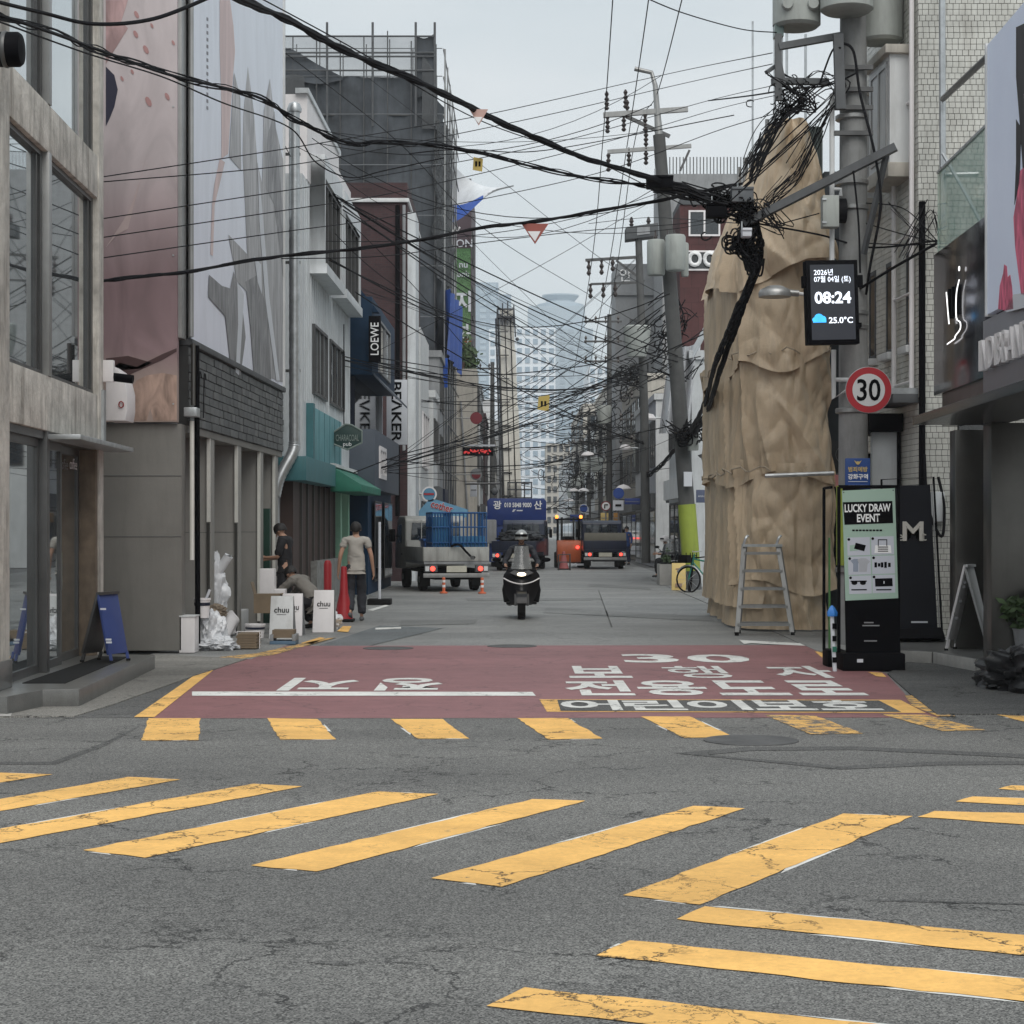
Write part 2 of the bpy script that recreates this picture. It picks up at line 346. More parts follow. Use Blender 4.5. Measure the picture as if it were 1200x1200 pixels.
asphalt = roadmat('asphalt', (.115, .115, .114), (.15, .149, .146))
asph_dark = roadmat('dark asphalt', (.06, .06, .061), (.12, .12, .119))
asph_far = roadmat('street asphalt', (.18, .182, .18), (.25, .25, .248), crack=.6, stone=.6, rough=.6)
asph_blue = roadmat('blue grey asphalt', (.11, .125, .135), (.16, .17, .18), crack=.5)
redroad = roadmat('red surfacing', (.15, .08, .08), (.18, .1, .1), paint=(.27, .122, .126), wear=.12, crack=.5, stone=.5, rough=.58)
yellowp = roadmat('yellow road paint', (.11, .11, .1), (.14, .14, .13), paint=(.86, .5, .15), wear=.5, crack=.9)
yellowworn = roadmat('worn yellow road paint', (.1, .1, .1), (.12, .12, .12), paint=(.8, .47, .14), wear=.95)
whitep = roadmat('white road paint', (.12, .12, .12), (.15, .15, .15), paint=(.74, .74, .71), wear=.45, crack=.7)
sidewalk = roadmat('broken concrete pavement', (.13, .125, .115), (.24, .23, .215), crack=1, stone=.5)
# ---------------------------------------------------------------- ground
def flat(name, pts, z, m, parent=None, kind=None, thick=0):
    b = MB()
    if thick: b.prism([(p[0], p[1], z-thick) for p in pts], (0, 0, thick))
    else: b.poly([(p[0], p[1], z) for p in pts])
    return b.build(name, m, parent, kind=kind, recalc=bool(thick))
def gp(*pp): return [G(x, y) for x, y in pp]
ground = MB().grid(lambda u, v: (-395+790*u, -70+1090*v, -.03), 14, 10, False).build('ground', mat('city ground', (.15, .15, .148), .9, scale=.05), kind='structure', recalc=False)
road = flat('road', [(-30, -8), (30, -8), (30, 16.3), (4.9, 16.4), (-4.2, 16.1), (-30, 15.6)], 0, asphalt, kind='structure')
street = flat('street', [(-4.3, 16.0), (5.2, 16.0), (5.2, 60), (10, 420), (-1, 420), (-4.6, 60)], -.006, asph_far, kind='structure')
for i, q in enumerate([
        [(174, 842), (235, 842), (233, 868), (166, 868)], [(313, 842), (372, 843), (394, 867), (328, 867)], [(458, 843), (519, 843), (550, 866), (490, 866)],
        [(606, 842), (665, 842), (706, 866), (643, 867)], [(751, 840), (808, 840), (860, 864), (802, 865)], [(896, 838), (955, 839), (1012, 860), (950, 861)],
        [(1032, 837), (1085, 838), (1155, 856), (1104, 857)], [(1168, 838), (1260, 842), (1300, 852), (1200, 846)],
        [(-160, 929), (0, 906), (62, 908), (-160, 943)], [(-150, 963), (150, 911), (212, 914), (-150, 977)], [(-150, 999), (297, 919), (355, 922), (-150, 1017)],
        [(97, 997), (443, 928), (514, 931), (170, 1006)], [(294, 1015), (624, 937), (686, 939), (371, 1022)], [(505, 1030), (813, 945), (873, 948), (588, 1040)],
        [(730, 1050), (988, 954), (1070, 957), (820, 1061)], [(1075, 958), (1095, 951), (1320, 957), (1320, 975)], [(1120, 940), (1140, 934), (1300, 939), (1300, 949)],
        [(1170, 925), (1185, 921), (1300, 924), (1300, 934)], [(793, 1078), (826, 1063), (1320, 1108), (1320, 1133)], [(698, 1121), (738, 1103), (1340, 1162), (1340, 1189)],
        [(570, 1180), (615, 1158), (1340, 1234), (1340, 1267)]]):
    pts = gp(*q)
    out = []
    for a in range(4):                           # slightly ragged painted edges
        p0, p1 = pts[a], pts[(a+1) % 4]; k = max(2, int((p1-p0).length/.12))
        for j in range(k):
            p = p0.lerp(p1, j/k); out.append(p+V((random.uniform(-.008, .008), random.uniform(-.012, .012), 0)) if j else p)
    rd_ = random.Random(i)
    for a in range(4):                           # slivers of an older white coat at some edges
        p0, p1 = pts[a], pts[(a+1) % 4]; nn = V((p1.y-p0.y, p0.x-p1.x, 0)).normalized()
        if rd_.random() < .7 and (p1-p0).length > .3 and i != 5 and i != 6:
            t0 = rd_.uniform(0, .6); t1 = min(1, t0+rd_.uniform(.15, .5)); c0, c1 = p0.lerp(p1, t0), p0.lerp(p1, t1); w_ = rd_.uniform(.012, .03)
            flat('old_paint', [c0-nn*.02, c1-nn*.02, c0.lerp(c1, .75)+nn*w_, c0.lerp(c1, .3)+nn*w_*.7], .002, whitep, road)
    flat('crosswalk_stripe', out, .004, yellowworn if i in (5, 6) else yellowp, road)
# pale earlier paint that shows along two of the stripes
for q in ([(821, 1061), (824, 1060), (890, 1036), (884, 1038)], [(832, 1063.5), (846, 1063.5), (930, 1071.5), (905, 1070.5)]):
    flat('old_paint', gp(*q), .0055, whitep, road)
flat('trench_cut', gp((790, 883), (870, 876), (1000, 875), (1200, 884), (1260, 889), (1260, 893), (1190, 888), (1000, 879), (880, 880), (830, 885), (985, 898), (1100, 893), (1260, 892), (1260, 896), (1100, 897), (985, 902)), .003, asph_dark, road)
red_z = .008
redp = flat('red_pavement', gp((178, 842), (250, 786), (312, 763), (332, 757), (955, 756), (985, 775), (1038, 789), (1062, 815), (1102, 841)), red_z-.006, redroad, kind='structure')
mh = MB().lathe([(.36, 0), (.36, .008), (.3, .009), (.29, .005), (.02, .006)], G(880, 868), 28).build('manhole_cover', mat('cast iron', (.11, .11, .11), .7, .2, var=.3, bump=.5), road)
MB().lathe([(.34, 0), (.34, .008), (.3, .009), (.29, .005), (.02, .006)], G(455, 760), 24).build('manhole_cover', MATS['cast iron'], redp)
MB().lathe([(.34, 0), (.34, .008), (.3, .009), (.29, .005), (.02, .006)], G(600, 757.5), 24).build('manhole_cover', MATS['cast iron'], redp)
flat('edge_line', gp((157, 841), (235, 787), (250, 786), (181, 841)), .006, yellowp, redp)
flat('edge_line', gp((240, 772), (300, 766), (385, 748), (395, 747), (320, 768), (240, 777)), .005, yellowworn, redp)
flat('edge_line', gp((352, 754), (375, 747), (381, 748), (366, 755)), .005, yellowp, redp)
flat('edge_line', gp((395, 740), (402, 734), (412, 734), (408, 741)), .005, yellowp, redp)
flat('edge_line', gp((955, 764), (969, 764), (974, 770), (963, 771)), .006, yellowp, redp)
flat('edge_line', gp((1017, 788), (1034, 789), (1039, 794), (1027, 793)), .006, yellowp, redp)
flat('edge_line', gp((1060, 815), (1080, 816), (1088, 827), (1120, 840), (1098, 840), (1068, 827)), .006, yellowworn, redp)
flat('parking_line', gp((866, 750), (880, 751), (975, 756), (975, 758.5), (880, 754), (872, 755)), .004, whitep, street)
flat('parking_line', gp((430, 715), (452, 709), (456, 710), (437, 716)), .004, whitep, street)
flat('parking_line', gp((440, 736), (470, 735), (470, 737), (440, 738)), .004, whitep, street)
flat('patch', gp((372, 757), (445, 733), (520, 736), (432, 757)), .0005, asph_blue, street)
flat('stop_line', gp((225, 811), (624, 811.5), (628, 816), (225, 816)), .006, whitep, redp)
def glyph(ch, x0, x1, pf, pn, z=.006, **k):
    yf, yn = G(600, pf).y, G(600, pn).y
    text(ch, ((x0+x1)/2, (yf+yn)/2, z), (1, 0, 0), (0, 1, 0), whitep, redp, w=x1-x0, h=yf-yn, bold=.01 if ch == '행' else .028, **k)
glyph('3', 1.36, 2.04, 767, 777); glyph('0', 2.16, 2.92, 767.5, 777)
for ch, a, b in (('보', .62, 1.3), ('행', 1.72, 2.4), ('자', 2.9, 3.57)): glyph(ch, a, b, 781, 795)
for ch, a, b in (('전', .53, 1.19), ('용', 1.26, 1.95), ('도', 2.02, 2.7), ('로', 2.79, 3.43)): glyph(ch, a, b, 798, 815.5)
glyph('지', -2.33, -1.6, 795, 810, rot180=True); glyph('정', -1.37, -.71, 795, 810, rot180=True)
flat('zone_border', gp((632, 820), (1055, 820.5), (1085, 836), (641, 834.5)), .004, yellowp, redp)
flat('zone_panel', gp((653, 820.8), (1030, 821.5), (1056, 835), (657, 833.8)), .0062, asph_dark, redp)
for i, ch in enumerate('어린이보호'): glyph(ch, .44+.575*i, .98+.575*i, 821.3, 833.2, z=.0085)
rd = random.Random(21)
asph_mid = roadmat('slightly dark street asphalt', (.14, .142, .14), (.2, .2, .198), crack=.6, stone=.6, rough=.6); roadmat('patched asphalt', (.07, .07, .07), (.11, .11, .11))
for q, m in (([(545, 701), (700, 700), (708, 703), (548, 704)], asph_mid), ([(470, 727), (560, 726), (556, 731), (468, 733)], asph_mid), ([(640, 712), (830, 722), (838, 728), (636, 718)], asph_mid), ([(690, 684), (760, 688), (764, 691), (690, 687)], asph_mid), ([(716, 735), (701, 692), (702, 692), (718, 735)], MATS['patched asphalt'])):
    flat('patch', gp(*q), .0004, m, street)
for q in ([(-200, 893), (60, 893), (118, 872), (160, 852), (163, 852), (124, 874), (66, 896), (-200, 897)], [(1020, 1054), (1320, 1062), (1320, 1064), (1020, 1056)], [(360, 1128), (395, 1126), (420, 1130), (395, 1132)]):
    flat('crack_seal', gp(*q), .002, asph_dark, road)
# pavements
lpave = flat('pavement', [(-4.5, 16.05), (-3.72, 16.1), (-3.62, 17.2), (-3.45, 20.5), (-3.25, 23.2), (-4.2, 23.9), (-7, 24.2), (-7, 16.0)], .012, sidewalk, kind='structure', thick=.03)
flat('pavement', [(-4.35, 23.6), (-3.2, 23.3), (-3.1, 26), (-3.4, 34), (-3.3, 60), (-4.6, 60), (-4.6, 24)], .004, asph_far, kind='structure', thick=.02)
flat('patch', gp((40, 842), (157, 841), (235, 787), (262, 770), (200, 772), (150, 800), (95, 838)), .002, MATS['patched asphalt'], street)
flat('patch', [(-7, 16.02), (-4.25, 16.06), (-4.35, 16.5), (-7, 16.6)], .0145, concrete_pale, lpave)
rpave = flat('pavement', gp((1040, 790), (1066, 775), (1100, 774), (1210, 808), (1320, 840), (1200, 838), (1098, 838), (1068, 815)), .012, asph_dark, kind='structure', thick=.03)
flat('pavement', [(3.95, 22.9), (5.2, 22.9), (5.3, 60), (4.4, 60), (4.1, 30)], .006, asph_far, kind='structure', thick=.02)
plat = MB().slab([(5.0, 22.45), (5.44, 19.9), (5.9, 17.2), (9, 17.2), (9, 26), (4.6, 26), (4.62, 22.75)], 0, .15).build('stone_platform', stone_step, kind='structure', bevel=.008)
for (a, b) in (((4.62, 22.74), (4.98, 22.44)), ((5.0, 22.42), (5.2, 21.2)), ((5.21, 21.17), (5.43, 19.87)), ((5.445, 19.85), (5.89, 17.2))):
    d = (V((b[0], b[1], 0))-V((a[0], a[1], 0))).normalized(); nn = V((-d.y, d.x, 0))*(-1 if -d.y > 0 else 1)
    q = [V((a[0], a[1], 0)), V((b[0], b[1], 0)), V((b[0], b[1], 0))+nn*.02, V((a[0], a[1], 0))+nn*.02]
    MB().prism(q, (0, 0, .145)).build('kerb_stone', concrete_pale, plat, bevel=.006)

# ---------------------------------------------------------------- concrete shop, left foreground
A, B = (-4.56, 17.1), (-4.72, 21.9)
L1 = thing('concrete_shop', 'weathered concrete shop with big glass panes and a stone entrance step', 'building', (-4.7, 19.5, 0), world=True)
f1 = Face(A, B, (1, 0)); LL = f1.L
f1.part('pillar', L1, concrete, -.5, .12, .165, 9.5, -.5, 0, .015)
f1.part('pillar', L1, concrete, LL-.3, LL, .165, 9.5, -.55, 0, .012)
f1.part('pillar_base', L1, stone_step, -.52, .14, .165, .42, -.5, .02, .01)
f1.part('beam', L1, concrete, .12, LL-.3, 2.58, 3.13, -.5, -.012, .015)
f1.part('beam', L1, concrete, .12, LL-.3, 5.37, 5.85, -.5, -.012, .015)
f1.part('beam', L1, concrete, .12, LL-.3, 8.9, 9.5, -.5, -.012, .015)
f1.part('roof', L1, concrete, -.5, LL, 9.5, 9.62, -6, 0)
f1.part('wall', L1, concrete, LL-.02, LL+.12, 0, 9.5, -6, -.56)
f1.part('wall', L1, concrete, -.52, -.5, 0, 9.5, -6, -.4)
f1.part('floor_slab', L1, concrete, -.5, LL, 2.6, 2.9, -6, -.55)
f1.part('floor_slab', L1, concrete, -.5, LL, 5.4, 5.7, -6, -.55)
f1.part('back_wall', L1, mat('shop interior', (.22, .22, .21), .8), -.5, LL, 0, 9.5, -6.1, -6)
um = 1.82
for v0, v1 in ((3.13, 5.37), (5.85, 8.9)):
    f1.part('mullion', L1, alu, um, um+.13, v0, v1, -.14, -.0, .006)
    f1.part('mullion', L1, dalu, um+.13, um+.17, v0, v1, -.14, -.04, .004)
    for a, b in ((.12, um), (um+.17, LL-.3)):
        fr = MB(); 
        for q in ((a, a+.05, v0, v1), (b-.09, b, v0, v1), (a+.05, b-.09, v0, v0+.05), (a+.05, b-.09, v1-.05, v1)): f1.box(fr, *q, -.16, -.07)
        f1.box(fr, b-.2, b-.13, v0+.05, v1-.05, -.16, -.09)
        w = fr.build('window', dalu, L1)
        f1.box(MB(), a+.03, b-.03, v0+.03, v1-.03, -.13, -.115).build('pane', glassb, w)
# ground floor: sliding doors
f1.part('mullion', L1, dalu, um-.02, um+.12, .165, 2.58, -.16, -.02, .006)
f1.part('mullion', L1, mat('worn timber', (.16, .12, .085), .8, var=.35, scale=5, grime=.5), um+.12, um+.2, .165, 2.58, -.16, -.04, .006)
f1.part('mullion', L1, MATS['worn timber'], LL-.42, LL-.3, .165, 2.58, -.4, -.015, .006)
for a, b, d in ((.12, um-.02, -.1), (um+.2, um+1.2, -.12), (um+1.2, LL-.42, -.2)):
    fr = MB()
    for q in ((a, a+.07, .165, 2.5), (b-.07, b, .165, 2.5), (a+.07, b-.07, .165, .25), (a+.07, b-.07, 2.42, 2.5)): f1.box(fr, *q, d-.05, d)
    w = fr.build('glass_door', dalu, L1)
    f1.box(MB(), a+.05, b-.05, .22, 2.45, d-.03, d-.02).build('pane', glassb, w)
    if d < -.11: MB().tube([f1(a+.12, .95, d+.05), f1(a+.12, 1.35, d+.05)], .012).build('handle', chrome, w)
f1.part('lintel', L1, dalu, .12, LL-.3, 2.5, 2.58, -.3, -.05)
f1.part('awning', L1, galv, um+.05, LL+.25, 2.5, 2.55, -.05, .3, .006)
for i in range(4): f1.part('conduit', L1, galv, LL-.16+.04*i, LL-.135+.04*i, 2.56, 3.2, 0, .03)
f1.text('coffee', LL-.9, 2.32, -.17, white, L1, h=.12)
stp = MB().slab([(-4.55, 16.35), (-4.33, 16.25), (-4.2, 16.95), (-3.88, 16.98), (-4.07, 21.6), (-4.5, 21.75), (-4.95, 22.0), (-5.3, 22.0), (-5.3, 16.4)], 0, .165).build('entrance_step', stone_step, L1, bevel=.01)
MB().slab([(-4.55, 17.6), (-4.15, 17.6), (-4.3, 21.2), (-4.62, 21.3)], .165, .172).build('door_mat', rubber, L1)
# camera bracket and white box on the corner
cc = thing('security_camera', 'small black security camera on white bracket at the corner of the concrete shop', 'camera', f1(LL+.02, 3.45, .05), world=True)
MB().box(*(f1(LL-.02, 3.3, 0)+V((0, -.03, 0))), *(f1(LL-.02, 3.55, 0)+V((.12, .06, 0)))).build('bracket', white, cc, .006)
MB().cyl(f1(LL, 3.36, .1), f1(LL-.02, 3.33, .34), .05).build('camera_body', black, cc)
wb = thing('wall_unit', 'white rounded wall unit with a red mark beside the pink poster', 'wall unit', P(135, 470, 22.9), world=True)
q = [P(x, y, 22.9) for x, y in ((124, 428), (130, 428), (139, 434), (145, 444), (149, 460), (149, 480), (147, 493), (124, 493))]
MB().prism(q, (0, .5, 0)).build('casing', white, wb, .01)
MB().tube([P(142, 474, 22.88)+V((.028*math.cos(k*.6283), 0, .036*math.sin(k*.6283))) for k in range(11)], .008, 5).build('mark', taildark, wb)
# traffic light hood top left
tl = thing('traffic_light', 'black rounded traffic light seen from behind at the top left', 'traffic light', P(8, 58, 12.6), world=True)
MB().lathe([(.03, -.3), (.1, -.28), (.115, -.2), (.115, .08), (.1, .1), (.02, .11)], P(8, 58, 12.6), 20, 'x').build('lamp_housing', black, tl)
MB().lathe([(.118, -.02), (.122, -.01), (.122, 0), (.118, .01)], P(8, 58, 12.6), 20, 'x').build('rim', dalu, tl)
MB().tube([P(-40, 58, 12.6), P(-240, 50, 12.8)], .05).build('mast_arm', galv, tl)

# ---------------------------------------------------------------- beige corner building with posters and slate band
L2 = thing('poster_building', 'beige panelled building with dark slate band and open fin bays below', 'building', (-5, 28, 0), world=True)
fx = lambda Y: -4.22+.022*(Y-24.8)
f2 = Face((fx(24.7), 24.7), (fx(33.3), 33.3), (1, 0)); L2L = f2.L
MB().box(-5.35, 24.3, .04, -4.24, 24.6, 2.95).build('wall_panel', beige, L2, .006)
for z in (1.5, 2.28): MB().box(-5.352, 24.294, z, -4.238, 24.301, z+.006).build('panel_joint', dgrey, L2)
MB().box(-12, 24.62, 2.95, -4.36, 33.2, 12.6).build('wall', mgrey, L2)
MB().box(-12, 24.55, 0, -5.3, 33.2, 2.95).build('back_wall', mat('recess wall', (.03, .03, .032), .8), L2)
f2.part('slate_backing', L2, mat('grout', (.05, .05, .05), .9), 0, L2L, 2.95, 4.06, -.2, 0)
f2.part('cap_rail', L2, dgrey, -.02, L2L, 4.0, 4.08, -.1, .06, .008)
f2.part('soffit', L2, beige, 0, L2L, 2.86, 2.95, -1.2, -.005)
tiles = [f2.box(MB(), 0, 1, 0, 1, 0, 1).mesh('tile', m) for m in slate_m]
nr = 9; hh = 1.02/nr
tm = {}
for r in range(nr):
    u = .02-(.19 if r % 2 else 0)*1.0
    while u < L2L-.05:
        w = random.choice((.3, .34, .42)); a, b = max(u, .02), min(u+w, L2L-.02)
        if b-a > .06:
            key = (round(b-a, 2), random.randrange(3)); d = random.uniform(.012, .028)
            if key not in tm:
                tm[key] = f2.box(MB(), 0, b-a-.012, 0, hh-.012, -.02, .0).mesh('tile', slate_m[key[1]], .003, 1)
                tm[key].transform(Matrix.Translation(-V(f2.p)))
            o = bpy.data.objects.new('tile', tm[key]); COL.objects.link(o); o.parent = L2
            o.location = f2(a, 2.965+r*hh, d)-L2.location
        u += w
for k, Y in enumerate((26.4, 28.7, 30.9, 32.55)):
    u = Y-24.7
    MB().box(-5.2, Y, .0, fx(Y)-.012, Y+.32, 2.86).build('fin', beigelight, L2, .006)
    MB().box(-5.2, Y-.004, 1.55, fx(Y)-.012, Y, 1.556).build('panel_joint', dgrey, L2)
    f2.part('light_strip', L2, mat('milky acrylic', (.68, .67, .62), .3), u-.06, u-.02, (1.7 if k < 2 else .1), 2.86, -.06, -.012)
    f2.part('steel_trim', L2, steel, u-.05, u-.02, .05, 1.68, -.06, -.02)
MB().box(-5.0, 32.2, 0, -4.12, 32.4, 1.95).build('green_panel', mat('dark green', (.012, .05, .035), .5), L2)
MB().box(-5.2, 24.9, 0, -4.45, 26.2, .42).build('low_wall', offwhite, L2, .01)
MB().box(-5.2, 26.8, 0, -4.2, 30.2, .33).build('low_wall', offwhite, L2, .01)
MB().tube([f2(.06, 4.0, .1), f2(.14, .1, .1)], .035).build('drain_pipe', black, L2)
MB().tube([f2(-.18, 4.0, .1), f2(-.18, 3.2, .1)], .03).build('conduit', steel, L2)
MB().tube([f2(-.16, 3.0, .08), f2(-.16, 1.2, .08)], .03).build('light_tube', MATS['milky acrylic'], L2)
MB().box(*(f2(-.3, 3.05, 0)), *(f2(-.02, 3.17, .16))).build('bracket', galv, L2, .01)
f2.part('corner_post', L2, alu, -.42, -.12, 4.05, 12.4, -.3, .0, .02)
MB().tube([f2(-.07, 12, .05), f2(-.07, 4.1, .05)], .035).build('corner_pipe', alu, L2)
b = MB()
for u in (.52, .86): b.tube(spline([f2(u, 3.1, .04), f2(u, 3.62, .05), f2(u+.07, 3.7, .05), f2(u+.14, 3.62, .05)]), .008, 6)
b.build('cable_hook', cable, L2)
def printmat(name, stops, wave=1.2, amt=.2, axis=(0, 0, 1), dist=3., sc=(1, 1, 1), rough=.6):
    """printed picture: colour bands up the sheet with blurred printed folds"""
    m, n, l, bb = noded(name, rough); g = n.new('ShaderNodeNewGeometry'); bb.inputs['Specular IOR Level'].default_value = .3
    mp = nd(n, 'Mapping'); mp.inputs['Scale'].default_value = (sc[0]*1.3, sc[1]*1.3, sc[2]*.45); l.new(g.outputs['Position'], mp.inputs[0])
    sp = n.new('ShaderNodeSeparateXYZ'); l.new(g.outputs['Position'], sp.inputs[0])
    mr = nd(n, 'MapRange'); mr.inputs['From Min'].default_value = stops[0][0]; mr.inputs['From Max'].default_value = stops[-1][0]
    wn = nd(n, 'TexNoise', Scale=.7, Detail=3); l.new(mp.outputs[0], wn.inputs['Vector'])
    ma = nd(n, 'Math', operation='MULTIPLY_ADD'); l.new(wn.outputs[0], ma.inputs[0]); ma.inputs[1].default_value = dist*.3; l.new(sp.outputs[2], ma.inputs[2])
    l.new(ma.outputs[0], mr.inputs[0]); r = n.new('ShaderNodeValToRGB'); l.new(mr.outputs[0], r.inputs[0])
    e = r.color_ramp.elements
    z0, z1 = stops[0][0], stops[-1][0]
    while len(e) < len(stops): e.new(.5)
    for x, (z, c) in zip(e, stops): x.position = (z-z0)/(z1-z0); x.color = c+(1,)
    wv = nd(n, 'TexNoise', Scale=1.1+wave*1.2, Detail=4, Distortion=1.6); l.new(mp.outputs[0], wv.inputs['Vector'])
    rr = ramp(n, (max(0, 1-amt*1.6),)*3, (1+amt*1.6,)*3, .3, .7); l.new(wv.outputs[0], rr.inputs[0])
    mu = nd(n, 'MixRGB', blend_type='MULTIPLY'); mu.inputs[0].default_value = 1; l.new(r.outputs[0], mu.inputs[1]); l.new(rr.outputs[0], mu.inputs[2])
    l.new(mu.outputs[0], bb.inputs['Base Color']); return m
pinkprint = printmat('pink fabric print', [(3.0, (.36, .28, .24)), (3.9, (.38, .3, .27)), (4.3, (.29, .2, .21)), (5.2, (.24, .165, .175)), (6.0, (.37, .29, .3)), (6.8, (.5, .44, .45)), (9.5, (.54, .49, .5)), (12.4, (.54, .48, .49))], wave=.18, amt=.1)
lavprint = printmat('lavender print', [(4, (.76, .77, .85)), (8, (.8, .84, .92)), (12, (.82, .87, .95))], wave=.1, amt=.03)
greyprint = printmat('grey folded fabric print', [(4, (.34, .335, .345)), (7, (.42, .42, .43)), (10, (.5, .5, .52))], wave=1.6, amt=.2, sc=(1, 1, .5))
darkprint = printmat('dark fabric print', [(4, (.22, .22, .225)), (10, (.33, .33, .345))], wave=1.3, amt=.22)
legprint = printmat('skin tone print', [(4, (.62, .5, .49)), (12, (.68, .54, .53))], wave=.4, amt=.08)
po = thing('poster', 'tall pink fabric poster with dark blue blob and beige bows facing the crossing', 'poster', (-4.8, 24.2, 2.95), world=True)
MB().box(-5.45, 24.22, 2.97, -4.28, 24.34, 12.4).build('sheet', pinkprint, po)
def onp(name, pts, m, Y=24.216): 
    q = [P(x, y, Y) for x, y in pts]; return MB().prism(q, (0, .003, 0)).build(name, m, po)
onp('print_shape', [(124, 78), (134, 88), (138, 105), (134, 125), (128, 140), (124, 148)], mat('ink navy', (.02, .02, .045), .6))
onp('print_shape', [(124, 0), (150, 0), (142, 25), (150, 33), (132, 62), (124, 75)], printmat('rose fold print', [(3, (.36, .24, .24)), (12, (.44, .3, .3))], wave=1.5, amt=.2))
onp('print_shape', [(124, 290), (150, 250), (163, 215), (172, 180), (150, 268), (137, 275)], printmat('pale fold print', [(3, (.45, .36, .35)), (12, (.5, .4, .4))], wave=.9, amt=.1))
onp('print_shape', [(124, 420), (150, 417), (178, 425), (165, 432), (140, 434), (124, 428)], mat('ink brown', (.07, .035, .035), .6))
onp('print_shape', [(150, 493), (152, 460), (160, 446), (172, 440), (190, 437), (207, 440), (207, 493), (180, 493), (176, 478), (172, 493)], printmat('beige bow print', [(2.9, (.36, .25, .2)), (4.2, (.4, .28, .23))], wave=2.2, amt=.28))
onp('print_shape', [(124, 436), (140, 425), (160, 430), (190, 415), (207, 408), (207, 412), (190, 422), (150, 440)], MATS.get('ink brown'))
for x, y, s in ((160, 17, 3), (159, 40, 3), (171, 58, 3.5), (143, 92, 2), (174, 119, 4), (196, 113, 3), (155, 84, 2), (203, 50, 2), (178, 30, 2)):
    onp('print_petal', [(x+s*1.0*math.cos(a), y+s*1.5*math.sin(a+.6)) for a in [k*.785 for k in range(8)]], mat('ink rose', (.4, .22, .215), .6), 24.213)
for x in range(0, 5): MB().lathe([(.012, 0), (.012, .01)], (-4.33, 24.21, 3.2+1.9*x), 8, 'y').build('eyelet', galv, po)
pg = thing('poster', 'pale lavender poster with draped grey fabric above the dark slate band', 'poster', f2(4, 4.1, .05), world=True)
nu = 40
b = MB().grid(lambda u, v: f2(.02+(L2L-.04)*u, 4.1+8.5*v, .014+.003*math.sin(u*17+v*3)*math.sin(v*9)), 40, 20); b.build('sheet', lavprint, pg)
f2.part('frame', pg, offwhite, .0, .05, 4.1, 12.6, 0, .05); f2.part('frame', pg, offwhite, L2L-.08, L2L, 4.1, 12.6, 0, .05)
def onq(name, pts, m, d=.04):
    d = .0185+(d-.04)*.4
    # picture px -> point on the poster plane
    q = []
    for x, y in pts:
        k = (x-600)/F; Y = (f2.p.x-.022*f2.p.y)/(k-.022); q.append(V((k*Y, Y, H-(y-HY)*Y/F))+f2.n*d)
    return MB().prism(q, f2.n*.001).build(name, m, pg)
onq('print_shape', [(256, 0), (268, 0), (272, 30), (274, 60), (270, 110), (266, 180), (258, 186), (258, 120), (256, 60)], legprint)
onq('print_shape', [(256, 186), (262, 190), (256, 215), (250, 240), (248, 300), (245, 298), (247, 240), (250, 215)], legprint)
onq('print_shape', [(289, 78), (284, 130), (283, 180), (288, 290), (298, 390), (308, 440), (330, 448), (331, 190), (322, 150), (315, 92), (308, 130), (306, 215), (300, 190), (296, 130)], greyprint)
onq('print_shape', [(273, 85), (280, 115), (281, 200), (267, 184)], greyprint, .045)
onq('print_shape', [(312, 160), (320, 130), (326, 200), (331, 260), (331, 330), (320, 240), (310, 220)], darkprint, .05)
onq('print_shape', [(266, 275), (290, 300), (302, 345), (296, 350), (276, 330)], greyprint, .05)
onq('print_shape', [(243, 322), (258, 335), (268, 338), (272, 318), (280, 340), (286, 395), (280, 440), (268, 425), (262, 370), (242, 348)], darkprint, .055)
onq('print_shape', [(286, 330), (300, 322), (312, 365), (316, 445), (296, 440), (292, 385)], darkprint, .055)
onq('print_shape', [(276, 330), (284, 345), (281, 395), (278, 440), (274, 436), (277, 380)], MATS['print white'], .06)
onq('print_shape', [(300, 190), (305, 240), (314, 350), (326, 446), (322, 446), (309, 350), (302, 260)], MATS['print white'], .06)
onq('print_shape', [(296, 300), (304, 310), (305, 345), (300, 330)], MATS['print white'], .06)
for i in range(14): onq('print_mark', [(240.5, 20+8*i), (242.5, 21+8*i), (242.5, 25+8*i), (240.5, 24+8*i)], mat('ink grey', (.22, .22, .25), .6))

# ---------------------------------------------------------------- grey clad building with duct
gx = lambda Y: -4.02+.0113*(Y-35)
L3 = thing('clad_building', 'white and grey metal clad building with jutting dark window bay and teal shop front', 'building', (-5, 40, 0), world=True)
f3 = Face((gx(36.2), 36.2), (gx(45.6), 45.6), (1, 0)); l3 = f3.L
f3.part('wall', L3, lgrey, 0, l3, 2.9, 8.4, -6, 0); f3.part('back_wall', L3, dgrey, .02, l3, 0, 2.9, -6, -.7)
f3.part('parapet', L3, white, .6, 6.6, 8.4, 10.05, -6, .02); f3.part('parapet', L3, white, 6.6, l3, 8.4, 9.7, -6, .02)
for i in range(28): f3.part('cladding_seam', L3, lgrey, .3+i*.33, .33+i*.33, 4.05, 8.38, 0, .02)
f3.part('cap_rail', L3, galv, .5, 6.7, 10.05, 10.15, -.2, .06)
for u0, u1 in ((1.2, 4.7), (5.2, 9.0)):
    bay = MB()
    f3.box(bay, u0, u1, 8.55, 9.0, 0, .3); f3.box(bay, u0, u1, 6.65, 6.85, 0, .34); f3.box(bay, u0, u0+.15, 6.85, 8.55, 0, .3); f3.box(bay, u1-.15, u1, 6.85, 8.55, 0, .3)
    bo = bay.build('window_bay', lgrey, L3, .01)
    f3.window(L3, u0+.15, u1-.15, 6.85, 8.55, dalu, glassd, .26, 4)
